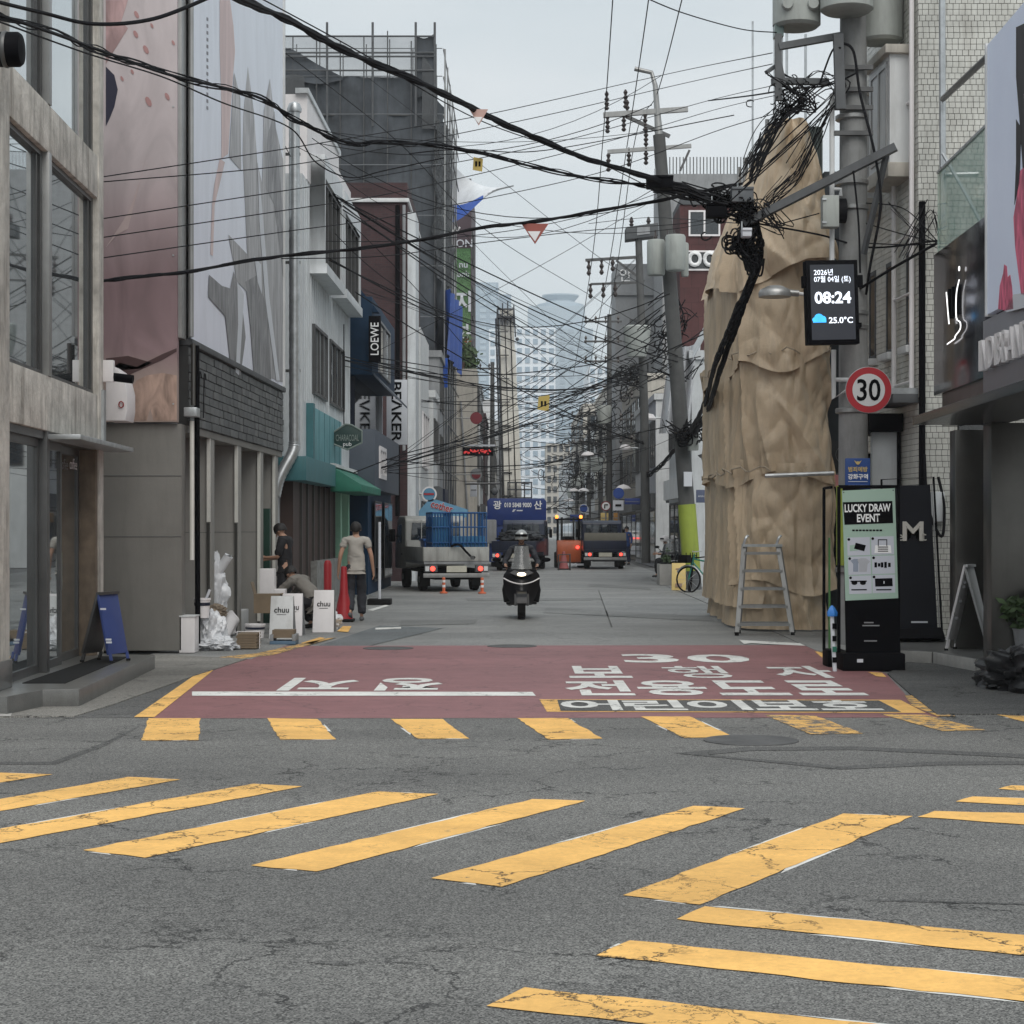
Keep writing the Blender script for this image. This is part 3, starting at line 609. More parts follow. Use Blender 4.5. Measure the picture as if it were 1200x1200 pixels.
for u0, u1 in ((1.6, 4.0), (4.6, 7.6)): f3.window(L3, u0, u1, 4.3, 5.7, dalu, glassd, .06, 3)
f3.part('sign_panel', L3, teal, .9, 6.4, 2.98, 4.0, 0, .1, .01)
for i in range(6): f3.part('panel_joint', L3, tealdark, .9+1.0*i, .93+1.0*i, 2.99, 3.99, .1, .108)
f3.part('sign_side', L3, tealdark, .6, .9, 2.98, 4.05, 0, .14)
f3.part('fascia', L3, tealdark, -1.2, 4.0, 2.5, 2.95, -.3, .22, .01)
aw = MB(); aw.prism([f3(4.1, 2.95, .1), f3(4.1, 2.55, .75), f3(4.1, 2.4, .75), f3(4.1, 2.4, .1)], f3.t*5.2); aw.build('awning', green, L3, .01)
f3.part('awning_rail', L3, offwhite, 4.05, 9.35, 2.93, 3.0, .05, .2)
for i in range(7): f3.part('shutter', L3, brown, -.6+i*1.02, .38+i*1.02, .02, 2.5, -.62, -.1+.0*i)
for i in range(7): f3.part('mullion', L3, steel, .38+i*1.02, .42+i*1.02, .02, 2.5, -.5, -.05)
f3.part('column', L3, mint, 7.2, 7.5, .02, 2.5, -.3, .0, .01); f3.part('column', L3, mint, 9.0, 9.3, .02, 2.5, -.3, .0, .01)
f3.part('stone_plinth', L3, mat('rubble stone', (.22, .22, .21), .8, var=.35, scale=6, bump=.5), 2.2, 7.1, .0, .95, -.1, .03)
MB().box(-5.4, 35.2, 0, gx(36)-.35, 36.18, 9.4).build('side_wall', lgrey, L3)
MB().box(-5.6, 34.3, 0, -4.5, 35.1, 7.4).build('dark_gap_wall', navyp, L3)
du = thing('duct_pipe', 'ribbed silver ventilation duct climbing beside the grey clad building', 'duct', (-4.05, 35, 0), world=True)
dx = -4.02; pts = [V((dx, 35, 3.2+.1*i)) for i in range(62)]
b = MB().tube(pts, [.1+.006*(i % 2) for i in range(62)], 14); b.build('vertical_duct', galv, du)
el = spline([(dx, 35, 3.2), (dx-.03, 34.95, 3.0), (dx-.25, 34.8, 2.55), (dx-.33, 34.75, 2.2)], 10)
MB().tube(el, [.105+.008*(i % 2) for i in range(len(el))], 14).build('elbow', galv, du)
MB().lathe([(.13, 0), (.14, .06), (.1, .16), (.01, .2)], (dx, 35, 9.3), 14).build('cap', galv, du)
for z in (4.5, 6.5, 8.5): MB().box(dx-.3, 34.98, z, dx+.11, 35.02, z+.05).build('bracket', dalu, du)
hs = thing('hanging_sign', 'dark green hexagonal pub sign hung out above the teal shop front', 'sign', P(407, 512, 41), world=True)
hex_ = [(390, 507), (405, 497), (412, 498), (424, 505), (424, 519), (407, 527), (390, 520)]
MB().prism([P(x, y, 41) for x, y in hex_], (0, .12, 0)).build('board', mat('sign bottle green', (.02, .05, .045), .5), hs, .01)
i_ = [P(x, y, 41) for x, y in hex_]; MB().tube(i_+[i_[0]], .02, 6).build('rim', mat('sign grey green', (.2, .24, .22), .5), hs)
text('CHARACOAL', P(407, 513, 40.98), (1, 0, 0), (0, 0, 1), MATS['sign grey green'], hs, w=.5, h=.14, bold=.01)
text('pub', P(407, 521, 40.98), (1, 0, 0), (0, 0, 1), MATS['sign white'], hs, w=.18)
for y in (508, 519): MB().tube([P(371, y, 41.1), P(391, y, 41.05)], .018).build('arm', black, hs)
MB().tube([P(403, 380, 41.1), P(403, 497, 41.05)], .012).build('chain', black, hs)

# ---------------------------------------------------------------- navy boutique
L4 = thing('navy_boutique', 'navy blue boutique with slanted top and overhanging upper box', 'building', (-4.5, 49, 0), world=True)
nx_ = lambda Y: -3.4+.0113*(Y-46)
f4 = Face((nx_(46), 46), (nx_(53.5), 53.5), (1, 0)); l4 = f4.L
f4.part('upper_box', L4, navy, 0, l4, 5.35, 7.25, -3, 0, .02)
MB().prism([(-4.55, 46.05, 7.25), (-3.62, 46.05, 7.25), (-3.62, 46.05, 7.7), (-3.9, 46.05, 8.1)][:0] or [P(420, 336, 46.1), P(420, 365, 46.1), P(444, 366, 46.1)], (0, .3, 0)).build('parapet_fin', navy, L4)
f4.part('recess_wall', L4, glassd, .4, l4, 3.4, 5.35, -3, -.45); MB().box(-4.6, 46.4, 0, -3.85, 46.5, 5.35).build('side_wall', navyp, L4)
f4.part('lower_box', L4, mat('navy grey', (.07, .085, .11), .55, var=.12), -.6, l4, 2.55, 4.0, -1.0, .12, .02)
f4.part('shop_front', L4, navy, 0, l4, 0, 2.55, -2.5, -.1); 
f4.window(L4, 1.0, 3.0, .3, 2.3, dalu, glassd, .0, 2)
f4.window(L4, 4.0, 6.6, .3, 2.3, dalu, glassd, .0, 2)
f4.window(L4, 1.8, 5.4, 5.55, 6.9, mgrey, glassd, .05, 2)
f4.window(L4, .6, 2.6, 2.85, 3.65, white, glassd, .16, 3, fw=.1)
MB().prism([f4(.2, 5.35, .02), f4(l4, 5.35, .02), f4(l4, 5.0, .35), f4(.2, 5.0, .35)], (0, 0, .06)).build('canopy', MATS['navy grey'], L4)
def blade(label, px0, px1, py0, py1, Y, m, body, tm, tw, th=None, rot=True, mirror=False, t=.18, group=None, bold=.01, cat='sign', off=(0, 0)):
    c = P((px0+px1)/2, (py0+py1)/2, Y); s = thing('blade_sign', label, cat, c, world=True, group=group)
    a, b_ = P(px0, py1, Y), P(px1, py0, Y)
    MB().box(a.x, Y, a.z, b_.x, Y+t, b_.z).build('board', m, s, .008)
    if body:
        xd, yd = ((0, 0, -1), (-1, 0, 0)) if rot == 3 else ((0, 0, -1), (1, 0, 0)) if rot == 1 else (((0, 0, 1), (-1, 0, 0)) if rot == 2 else ((1, 0, 0), (0, 0, 1)))
        text(body, c+V((off[0], -.012, off[1])), xd, yd, tm, s, w=tw, h=th, bold=bold, mirror=mirror)
    return s
sgn = blade('vertical black LOEWE blade sign on the navy upper box', 432, 446, 370, 424, 45.6, black, 'LOEWE', MATS['sign white'], .78, .2, 2)
sgn2 = blade('white BEAKER banner hung flush, nearest the road, letters running down', 453, 477, 445, 521, 54.2, paper, 'BEΛKER', inkblack, 1.72, .3, 1, bold=.02)
sgn3 = blade('white banner showing the BEAKER letters mirrored, beside the navy wall', 424, 448, 445, 512, 53.6, paper, 'BEΛKER', inkblack, 1.72, .3, 3, bold=.02)
def brickmat(name, c1, c2, mortar, scale=1, bw=.22, bh=.07):
    m, n, l, b = noded(name, .85); g = n.new('ShaderNodeNewGeometry'); sp = n.new('ShaderNodeSeparateXYZ'); l.new(g.outputs['Position'], sp.inputs[0])
    ad = nd(n, 'Math', operation='ADD'); l.new(sp.outputs[0], ad.inputs[0]); l.new(sp.outputs[1], ad.inputs[1])
    cb = n.new('ShaderNodeCombineXYZ'); l.new(ad.outputs[0], cb.inputs[0]); l.new(sp.outputs[2], cb.inputs[1])
    br = nd(n, 'TexBrick', Scale=1.0); br.inputs['Color1'].default_value = c1+(1,); br.inputs['Color2'].default_value = c2+(1,); br.inputs['Mortar'].default_value = mortar+(1,)
    br.inputs['Brick Width'].default_value = bw; br.inputs['Row Height'].default_value = bh; br.inputs['Mortar Size'].default_value = .008; l.new(cb.outputs[0], br.inputs['Vector'])
    nz = nd(n, 'TexNoise', Scale=.9, Detail=7, Roughness=.7); l.new(g.outputs['Position'], nz.inputs['Vector'])
    r = ramp(n, (.6, .6, .6), (1.35, 1.35, 1.35), .3, .7); l.new(nz.outputs[0], r.inputs[0])
    mu = nd(n, 'MixRGB', blend_type='MULTIPLY'); mu.inputs[0].default_value = .8; l.new(br.outputs[0], mu.inputs[1]); l.new(r.outputs[0], mu.inputs[2]); l.new(mu.outputs[0], b.inputs['Base Color'])
    bp = nd(n, 'Bump'); bp.inputs['Strength'].default_value = .4; l.new(br.outputs['Fac'], bp.inputs['Height']); bp.invert = True; l.new(bp.outputs[0], b.inputs['Normal'])
    MATS[name] = m; return m
redbrick = brickmat('dark red brick', (.062, .028, .03), (.046, .022, .025), (.05, .035, .037))
redtile = brickmat('maroon facade tile', (.085, .032, .032), (.07, .028, .028), (.045, .02, .02), bw=.5, bh=.5)
net = mat('dust net', (.062, .07, .08), .9, var=.5, scale=.8, grime=.5, gcol=(.03, .032, .036), bump=.4, bscale=3)
netthin = mat('thin dust net', (.09, .095, .1), .9, var=.3, scale=1.5, alpha=.72)
# ---------------------------------------------------------------- left row, further back
L5 = thing('red_brick_house', 'dark red brick house with pale coping rising behind the navy boutique', 'building', (-4.5, 60, 0), world=True)
MB().box(-9, 58, 0, -3.2, 66, 11.6).build('wall', redbrick, L5)
MB().box(-9, 57.9, 11.6, -3.15, 66, 11.72).build('coping', offwhite, L5, .01)
MB().box(-9, 57.95, 11.72, -3.2, 66, 12.2).build('parapet', redbrick, L5)
MB().box(-3.2, 58.02, 0, -2.95, 60, 11.3).build('grey_return', lgrey, L5); MB().box(-3.195, 60.02, 0, -2.9, 66, 8).build('shop_wall', offwhite, L5)
MB().tube([(-3.3, 57.9, 11.5), (-3.3, 57.9, 4)], .05).build('drain_pipe', mgrey, L5); MB().tube([(-3.5, 57.92, 11.5), (-3.5, 57.92, 2)], .07).build('dark_pipe', black, L5)
f5 = Face((-2.9, 60), (-2.85, 66), (1, 0))
f5.window(L5, 1, 4.6, 3.6, 5.4, white, glassd, .05, 3); f5.window(L5, .6, 5, .3, 2.5, dalu, glassd, .04, 3)
mat('worn rail', (.16, .17, .18), .6)
L6 = thing('netted_building', 'tall building under dark grey scaffold netting with open pipe frame on top', 'building', (-6, 82, 0), world=True)
X0, X1, Y0, Y1, ZT = -9.6, -3.05, 75, 92, 19.5
MB().box(X0-4, Y0+1, 0, X1-1, Y1, 18.2).build('wall', dgrey, L6)
def drape(p0, p1, z0, z1, out, amp=.12, nu=40, nv=24, sd=0):
    p0, p1 = V(p0+(0,)), V(p1+(0,)); o = V(out+(0,))
    return lambda u, v: p0.lerp(p1, u)+V((0, 0, z0+(z1-z0)*v))+o*(amp*(mnoise.noise(V((u*9+sd, v*5, sd)))*1.2+.7*abs(math.sin(v*8*math.pi))*-.6))
MB().grid(drape((X0, Y0), (X1, Y0), 0, ZT, (0, -1), .2), 50, 40).build('net_sheet', net, L6, recalc=False)
MB().grid(drape((X1, Y0), (X1+.25, Y1), 0, ZT-.2, (1, 0), .25, sd=4), 50, 40).build('net_sheet', net, L6, recalc=False)
MB().grid(drape((X1+.1, Y0-.3), (X1+.6, Y0+3), 11.5, 17.8, (1, 0), .25, sd=9), 20, 20).build('net_flap', netthin, L6, recalc=False)
pb = MB()
for i in range(8):
    x = X0+(X1-X0)*i/7
    for y in (Y0-.08, Y0+1.2): MB().tube([(x, y, 0), (x, y, 20.9+(i % 3)*.2)], .025, 6).build('scaffold_pole', dalu, L6)
for k, z in enumerate((4, 6, 8, 10, 12, 14, 16, 18, 19.5, 20.6)):
    MB().tube([(X0, Y0-.12, z), (X1+.3, Y0-.12, z)], .018, 6).build('scaffold_rail', MATS['worn rail'], L6)
    MB().tube([(X1+.34, Y0, z), (X1+.45, Y1, z)], .03, 6).build('scaffold_rail', alu, L6)
for i in range(6):
    y = Y0+3*i; MB().tube([(X1+.36, y, 0), (X1+.4, y, 20.6)], .035, 6).build('scaffold_pole', alu, L6)
MB().grid(drape((X0, Y0), (X1-.1, Y0), ZT-.05, 21.1, (0, -1), .12, sd=2), 40, 6).build('thin_net', mat('see through net', (.26, .27, .28), .9, var=.3, scale=1, alpha=.5), L6, recalc=False)
MB().grid(lambda u, v: V((X0+2.9*u, Y0-.1, ZT-.2+(1.3-1.2*u*u)*v+.1*math.sin(u*7))), 14, 6).build('net_flap', net, L6, recalc=False)
MB().grid(lambda u, v: V((X1-.75+.75*u, Y0-.16, 18.6+2.5*v+.12*math.sin(u*4+v*3))), 8, 8).build('net_flap', net, L6, recalc=False)
for x_ in (X0+2.3, X0+4.1, X1-.75, X1): MB().tube([(x_, Y0-.22, 17.5), (x_, Y0-.22, 21.6)], .05, 6).build('scaffold_pole', dgrey, L6)
for z_ in (19.7, 20.25, 20.4, 21.05): MB().tube([(X0, Y0-.24, z_), (X1, Y0-.24, z_)], .035, 6).build('scaffold_rail', dgrey, L6)
for z in (18, 19.3): MB().box(X0, Y0+.1, z, X1, Y0+1.1, z+.05).build('scaffold_deck', dalu, L6)
MB().grid(lambda u, v: V((X0+1.2*u+.2, Y0-.2, 17.2+2.2*v+.3*math.sin(u*3)*u)), 8, 6).build('net_flap', netthin, L6, recalc=False)
MB().grid(lambda u, v: V((X1-.5+.6*u, Y0-.22, 17.4+3*v*(1-.3*u))), 8, 6).build('net_flap', netthin, L6, recalc=False)
tp = thing('blue_tarp', 'bright blue tarpaulin hanging from the netted building', 'tarpaulin', (-2.9, 80, 7), world=True)
MB().grid(lambda u, v: V((-3.5+.98*u, 74.2, 7.15+1.15*v))+V((0, .08*math.sin(u*9), 0)), 14, 8).build('front_sheet', bluetarp, tp, recalc=False)
def tf(u, v):
    y = 74.1+13*u; top = P(508+22*u, 338+27*u, y).z; bot = P(508+22*u, 415+28*u, y).z
    return V((-2.55+.24*u+.16*math.sin(u*23+v*2)*(.4+.6*v), y, bot+(top-bot)*v))
MB().grid(tf, 50, 14).build('side_sheet', bluetarp, tp, recalc=False)
L7 = thing('banner_building', 'maroon slab building wearing a tall green leafy advertising banner', 'building', (-3, 105, 0), world=True)
MB().box(-7, 100, 0, -2.15, 112, 20.1).build('wall', mat('maroon panel', (.07, .045, .055), .6), L7)
leaf = printmat('leafy banner print', [(9, (.06, .13, .06)), (14, (.12, .22, .1)), (17, (.09, .2, .08))], wave=12, amt=.45, sc=(1, 1, 2.2))
MB().box(-3.3, 99.9, 9.5, -2.18, 99.97, 16.4).build('banner', leaf, L7)
text('ON', P(544, 285, 99.8), (1, 0, 0), (0, 0, 1), paper, L7, w=.85, bold=.01)
for s_, y, h in (('nu', 331-20, .25), ('bnb', 321, .32)): text(s_, P(543, y, 99.8), (1, 0, 0), (0, 0, 1), paper, L7, h=h, bold=.02)
for s_, y, x in (('지', 353, 543), ('하', 391, 543)): text(s_, P(x, y, 99.8), (1, 0, 0), (0, 0, 1), paper, L7, w=.8, h=1.1, bold=.03)
text('자', P(531, 353, 99.79), (1, 0, 0), (0, 0, 1), paper, L7, w=.4, h=2.0, bold=.03)
f7 = Face((-2.15, 100), (-2.1, 112), (1, 0))
for k in range(5): f7.window(L7, 1, 5, 4+3*k, 5.6+3*k, dalu, glassd, .05, 2)
fl = thing('torn_banner', 'white and blue torn banner flapping from the netted building against the sky', 'banner', P(530, 250, 96), world=True)
def ff(u, v):
    x = 526+76*u**1.1; top = 185+30*u**.8+14*math.sin(u*3); bot = 262-46*u+4*math.sin(u*7)
    return P(x, top+(bot-top)*v, 96+1.2*math.sin(u*5+v*2))
b = MB(); b.grid(ff, 16, 10)
for k in range(len(b.f)):
    i, j = k % 16, k//16
    b.mi[k] = 1 if (j >= 7 and i < 9) or i < 1 else 0
b.build('sheet', [mat('white banner cloth', (.7, .72, .74), .7, alpha=.9), bluetarp], fl, recalc=False)
for i in range(3): MB().tube([P(529+5*i, 266, 96), P(524+5*i, 274, 96)], .05, 5).build('strap', white, fl)
L8 = thing('cream_building', 'pale stained building below the rooftop bush', 'building', (-3, 100, 0), world=True)
MB().box(-6, 94.5, 0, -1.75, 99.5, 9.6).build('wall', cream, L8); f8 = Face((-1.75, 94.5), (-1.7, 99.5), (1, 0)); f8b = Face((-2.9, 94.5), (-1.75, 94.5), (0, -1))
for k in range(3): f8.window(L8, 1, 4, 1+3*k, 2.8+3*k, dalu, glassd, .04, 2)
MB().tube([P(540, 470, 94.4), P(548, 600, 94.4)], .05, 6).build('drain_pipe', mgrey, L8)
def foliage(name, parent, c, r, nleaf, m, ls=.18, seed=1):
    rd = random.Random(seed); vs = []; fs = []
    cl = [(V((rd.gauss(0, .45), rd.gauss(0, .45), rd.gauss(0, .45))), rd.uniform(.25, .5)) for _ in range(14)]
    for i in range(nleaf):
        q, s = rd.choice(cl); p = q+V((rd.gauss(0, s*.5), rd.gauss(0, s*.5), rd.gauss(0, s*.5)))
        p = V(c)+V((p.x*r[0], p.y*r[1], p.z*r[2])); a = V((rd.gauss(0, 1), rd.gauss(0, 1), rd.gauss(0, .7))).normalized()*ls*rd.uniform(.5, 1.2); b_ = a.orthogonal().normalized()*ls*.45
        k = len(vs); vs += [p-a, p+b_, p+a, p-b_]; fs.append((k, k+1, k+2, k+3))
    b = MB(); b.add(vs, fs, False); return b.build(name, m, parent, recalc=False, kind='stuff')
leafm = mat('leaf green', (.06, .1, .035), .6, var=.5, scale=3)
bt = thing('rooftop_bush', 'reddish green bush growing over the roof edge below the leafy banner', 'bush', P(543, 432, 97), world=True)
foliage('foliage', bt, P(543, 418, 97), (.9, .9, 1.5), 900, leafm, .2, 3); MB().tube([P(542, 445, 97), P(543, 425, 97), P(546, 410, 97)], [.08, .06, .03], 6).build('stem', woodm, bt)
foliage('blossom', bt, P(537, 408, 97), (.5, .5, .6), 60, mat('orange leaf', (.3, .1, .03), .6), .14, 5)

def block(name, label, x0, x1, y0, y1, h, m, side, rows=3, wstreet=4, wfront=2, z0=3.2, shop=True, wm=None, gm=None):
    b = thing(name, label, 'building', ((x0+x1)/2, y0, 0), world=True)
    MB().box(x0, y0, 0, x1, y1, h).build('wall', m, b); MB().box(x0-.08, y0-.08, h, x1+.08, y1+.08, h+.25).build('parapet', m, b)
    wm = wm or dalu; gm = gm or glassd
    fs = Face((x1, y0), (x1, y1), (1, 0)) if side == 'L' else Face((x0, y0), (x0, y1), (-1, 0))
    ff_ = Face((x0, y0), (x1, y0), (0, -1)); sh = (h-z0-.4)/max(1, rows)
    for r in range(rows):
        for k in range(wstreet):
            u = fs.L*(k+.12)/wstreet; fs.window(b, u, u+fs.L*.72/wstreet, z0+sh*r+.3*sh, z0+sh*(r+.88), wm, gm, .05, 2)
        for k in range(wfront):
            u = ff_.L*(k+.15)/wfront; ff_.window(b, u, u+ff_.L*.68/wfront, z0+sh*r+.3*sh, z0+sh*(r+.88), wm, gm, .05, 2)
    if shop:
        fs.part('sign_fascia', b, random.choice((navyp, mgrey, offwhite, dgrey)), .2, fs.L-.2, 2.5, 3.1, 0, .2)
        fs.window(b, .3, fs.L-.3, .2, 2.4, dalu, glassd, .03, 4)
    return b
block('shop_building', 'cream shop building with dark shop window just past the red brick house', -7, -2.75, 66.2, 70, 6.2, offwhite, 'L', 1, 2, 1)
block('shop_building', 'low grey shop building standing left of the blue truck', -7, -2.7, 70.5, 74.5, 8, mgrey, 'L', 2, 2, 1)
for i, (y0, y1, h, m, xo, lb) in enumerate(((113, 124, 10, lgrey, 0, 'pale narrow building behind the round red sign'), (125, 140, 9, redbrick, .1, 'brick building beyond the ladder mast'), (141, 160, 11, offwhite, .3, 'white walled building far along the road behind the mast'),
        (161, 185, 9, cream, .4, 'cream building far down the street past the mast'), (186, 215, 12, mgrey, .6, 'grey building far down beside the towers'), (216, 260, 10, lgrey, .9, 'farthest pale building on the side of the mast'))):
    block('street_building', lb, -9+xo, -1.9+xo, y0, y1, h, m, 'L', max(1, int((h-3)/3)), 4, 1)
for i, (y0, y1, h, m, x0, lb) in enumerate((
        (52.5, 60, 6.3, lgrey, 4.98, 'pale grey shop building right behind the lime wrapped pole'), (60.5, 65.5, 5.2, offwhite, 5.5, 'low off white shop building below the white canvas'),
        (79, 92, 7, offwhite, 6.0, 'off white building below the maroon tower'), (93, 110, 9, cream, 6.4, 'cream building behind the no left turn sign'), (111, 119, 7, mgrey, 6.8, 'low grey building before the tall grey block'),
        (136, 160, 12, cream, 7.0, 'tan apartment building among the far wires'), (161, 190, 10, lgrey, 7.0, 'light grey building among the far wires'), (191, 230, 14, cream, 7.2, 'tall tan building where the wires gather'), (231, 300, 11, offwhite, 7.4, 'last off white building down the right side'))):
    block('street_building', lb, x0, x0+9, y0, y1, h, m, 'R', max(1, int((h-3)/3)), 4, 2 if y0 > 50 else 0)
R5 = thing('maroon_tower', 'maroon tiled building with big white letters oo near its top', 'building', (8, 66, 0), world=True)
MB().box(5.85, 66, 0, 12, 69, 12.9).build('wall', redtile, R5)
f = Face((5.85, 66), (12, 66), (0, -1)); f.window(R5, .1, 1.2, 10.6, 11.3, white, glassd, .06, 1); f.window(R5, 1.75, 2.4, 10.6, 11.2, white, glassd, .06, 1); f.part('coping', R5, dgrey, 0, 6, 12.9, 13.1, -3, .05)
text('oo', (6.62, 65.9, 11.0), (1, 0, 0), (0, 0, 1), signwhite, R5, w=1.02, h=.58, bold=.02, depth=.05)
f.window(R5, .3, 1.4, 11.8, 12.7, white, glassd, .06, 2)
R6 = thing('grey_block', 'tall grey stone block with small white lettering at its top corner', 'building', (9, 120, 0), world=True)
MB().box(6.55, 120, 0, 16, 125, 18.4).build('wall', mat('grey stone block', (.24, .25, .26), .7, var=.1), R6)
f = Face((6.55, 120), (16, 120), (0, -1)); f.part('cornice', R6, MATS['grey stone block'], -.06, 9.6, 16.4, 16.6, 0, .15)
text('안', P(733, 322, 119.9), (1, 0, 0), (0, 0, 1), signwhite, R6, w=.75, depth=.04)
for r in range(5): f.window(R6, .9, 2.1, 2.2+2.8*r, 3.7+2.8*r, dalu, glassd, .05, 1)
R7 = thing('fenced_roof_building', 'grey building behind the maroon tower with a slatted roof fence', 'building', (12, 100, 0), world=True)
MB().box(8.9, 112, 0, 17, 119, 22.6).build('wall', mgrey, R7)
fb = MB()
for i in range(40): fb.box(8.9+.2*i, 112, 22.6, 8.96+.2*i, 112.05, 23.6)
fb.build('roof_fence', dalu, R7, kind='stuff')
cv = thing('white_canvas', 'white canvas sheeting draped beside the transformer pole', 'canvas', P(790, 480, 54), world=True)
MB().grid(lambda u, v: P(772+14*v+36*u, 508-(112-10*math.sin(u*3))*v, 52.6+.25*math.sin(u*19+v*2)), 30, 12).build('sheet', mat('white canvas cloth', (.6, .61, .63), .8, var=.1), cv, recalc=False)
aw = thing('corrugated_awning', 'white corrugated awning roof jutting out left of the tan tarp', 'awning', P(830, 400, 46), world=True)
MB().grid(lambda u, v: P(812+34*v, 420-62*v-12*u, 46+3*u)+V((0, 0, .05*math.sin(u*60))), 60, 4).build('sheet', lgrey, aw, recalc=False)
MB().tube([P(846, 358, 46), P(846, 430, 46)], .03).build('post', galv, aw)
# far skyline
TW = []
def tower(name, label, px0, px1, pt, Y, m, rows, cols, gm, depth=40):
    x0, x1, z = P(px0, 0, Y).x, P(px1, 0, Y).x, P(0, pt, Y).z
    t = thing(name, label, 'tower', ((x0+x1)/2, Y, 0), world=True)
    MB().box(x0, Y, 0, x1, Y+depth, z).build('wall', m, t)
    b = MB(); w = (x1-x0)/cols; h = z/rows
    for i in range(cols):
        for j in range(rows):
            if gm: b.box(x0+w*(i+.2), Y-.25, h*(j+.22), x0+w*(i+.8), Y+.1, h*(j+.82))
    if gm: b.build('window', gm, t, kind='stuff')
    return t
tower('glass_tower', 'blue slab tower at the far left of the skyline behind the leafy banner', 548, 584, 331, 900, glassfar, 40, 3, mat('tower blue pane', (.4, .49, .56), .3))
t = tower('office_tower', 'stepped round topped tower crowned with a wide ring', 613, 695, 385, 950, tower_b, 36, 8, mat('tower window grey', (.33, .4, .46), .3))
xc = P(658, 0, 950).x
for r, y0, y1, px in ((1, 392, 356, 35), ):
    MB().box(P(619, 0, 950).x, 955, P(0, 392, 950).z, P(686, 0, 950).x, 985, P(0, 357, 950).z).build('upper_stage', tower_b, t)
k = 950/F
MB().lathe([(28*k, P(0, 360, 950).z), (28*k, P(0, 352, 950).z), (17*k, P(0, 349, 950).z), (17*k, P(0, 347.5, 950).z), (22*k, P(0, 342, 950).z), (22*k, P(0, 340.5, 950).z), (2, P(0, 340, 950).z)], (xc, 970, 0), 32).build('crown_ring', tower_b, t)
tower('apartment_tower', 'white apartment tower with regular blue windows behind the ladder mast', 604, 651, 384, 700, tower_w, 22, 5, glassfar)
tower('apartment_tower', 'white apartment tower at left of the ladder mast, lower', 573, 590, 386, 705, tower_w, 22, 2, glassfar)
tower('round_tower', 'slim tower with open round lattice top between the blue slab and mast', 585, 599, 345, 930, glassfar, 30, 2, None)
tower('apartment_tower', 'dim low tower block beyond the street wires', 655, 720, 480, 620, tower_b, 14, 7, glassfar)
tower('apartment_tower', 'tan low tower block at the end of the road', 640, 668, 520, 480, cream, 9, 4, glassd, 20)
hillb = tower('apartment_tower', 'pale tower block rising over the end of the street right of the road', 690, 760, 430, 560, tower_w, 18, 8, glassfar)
# ---------------------------------------------------------------- right foreground shop with steel front
R1 = thing('steel_front_shop', 'shop with brushed steel columns, INDIBRAND fascia and dark polished panel', 'building', (6, 21, 0), world=True)
g1 = Face((5.42, 24.3), (5.05, 12.8), (-1, 0))            # u runs towards the camera
U = lambda Y: (24.3-Y)
g1.part('fascia', R1, mat('satin grey fascia', (.32, .315, .34), .38, .55, var=.08), U(21.15), U(13), 2.92, 3.92, -.6, .06, .01)
g1.text('INDIBRAND', U(19.9), 3.52, .062, white, R1, w=2.3, h=.34, depth=.07)
g1.part('polished_panel', R1, mirrorpanel, U(24.2), U(21.2), 3.3, 5.1, -.3, .03, .01)
g1.part('lower_panel', R1, steel, U(23.9), U(21.2), 2.9, 3.3, -.3, -.02)
g1.part('upper_wall', R1, mgrey, U(20.6), U(13), 3.9, 6.7, -5, -.12)
g1.part('canopy', R1, mat('canopy dark', (.05, .055, .06), .25, .4), U(21.5), U(13), 2.78, 2.88, -.2, .78, .01)
b = MB()
lg = lambda x, y: (U(22.6-(x-1122)*.055), 1.6+(620-y)*22.55/F)
for pts in ([(1112, 335), (1115, 375)], [(1126, 330), (1123, 345), (1123, 372), (1127, 380), (1127, 388), (1122, 393), (1121, 396), (1113, 398)]):
    q = [g1(*lg(x, y), .075) for x, y in pts]
    b.tube(spline(q, 4), .007, 6)
b.ball(g1(*lg(1126, 317), .075), (.01, .025, .03)); b.build('logo_glow', mat('lit sign white', (1, 1, 1), .4, emit=1.3), R1)
b = MB()
for x in (1114, 1118, 1122):
    u, v = lg(x, 350); g1.box(b, u-.05, u+.0, v-.18+.0*x, v+.18, .03, .07)
b.build('logo_letter', black, R1)
gb = thing('glass_balustrade', 'greenish glass balustrade above the polished shop panel', 'balustrade', g1(U(22.8), 5.1, 0), world=True)
g1.part('pane', gb, glassgreen, U(24.0), U(20.9), 5.1, 6.1, .0, .02); g1.part('top_rail', gb, galv, U(24.0), U(20.9), 6.1, 6.13, -.01, .03)
pr = thing('poster', 'lavender billboard with black hair and pink gloves above the INDIBRAND fascia', 'poster', g1(U(18), 4, .1), world=True)
lav2 = mat('lavender sky print', (.74, .81, .98), .6, var=.05, scale=.6)
g1.part('sheet', pr, lav2, U(20.75), U(13), 3.95, 6.9, .02, .1)
g1.part('frame', pr, offwhite, U(20.78), U(20.74), 3.93, 6.92, .0, .12)
def onr(name, pts, m, d=.104, par=None):
    q = []
    for x, y in pts:
        k = (x-600)/F; s = (5.42-5.05)/(24.3-12.8); Y = (5.42-s*24.3-.1)/(k-s); q.append(V((k*Y, Y, H-(y-HY)*Y/F)))
    return MB().prism(q, g1.n*.004).build(name, m, pr)
hairp = printmat('black hair print', [(3, (.02, .018, .02)), (7, (.035, .03, .032))], wave=3, amt=.4, sc=(1, 1, .2))
pinkg = printmat('pink glove print', [(3, (.6, .12, .2)), (7, (.68, .18, .27))], wave=2.5, amt=.3)
onr('print_shape', [(1191, 32), (1260, 0), (1260, 300), (1215, 280), (1199, 200), (1195, 140), (1191, 90)], hairp)
onr('print_shape', [(1191, 140), (1197, 150), (1195, 215), (1189, 240), (1191, 190)], hairp, .106)
onr('print_shape', [(1200, 110), (1260, 90), (1260, 200), (1206, 190)], legprint, .109)
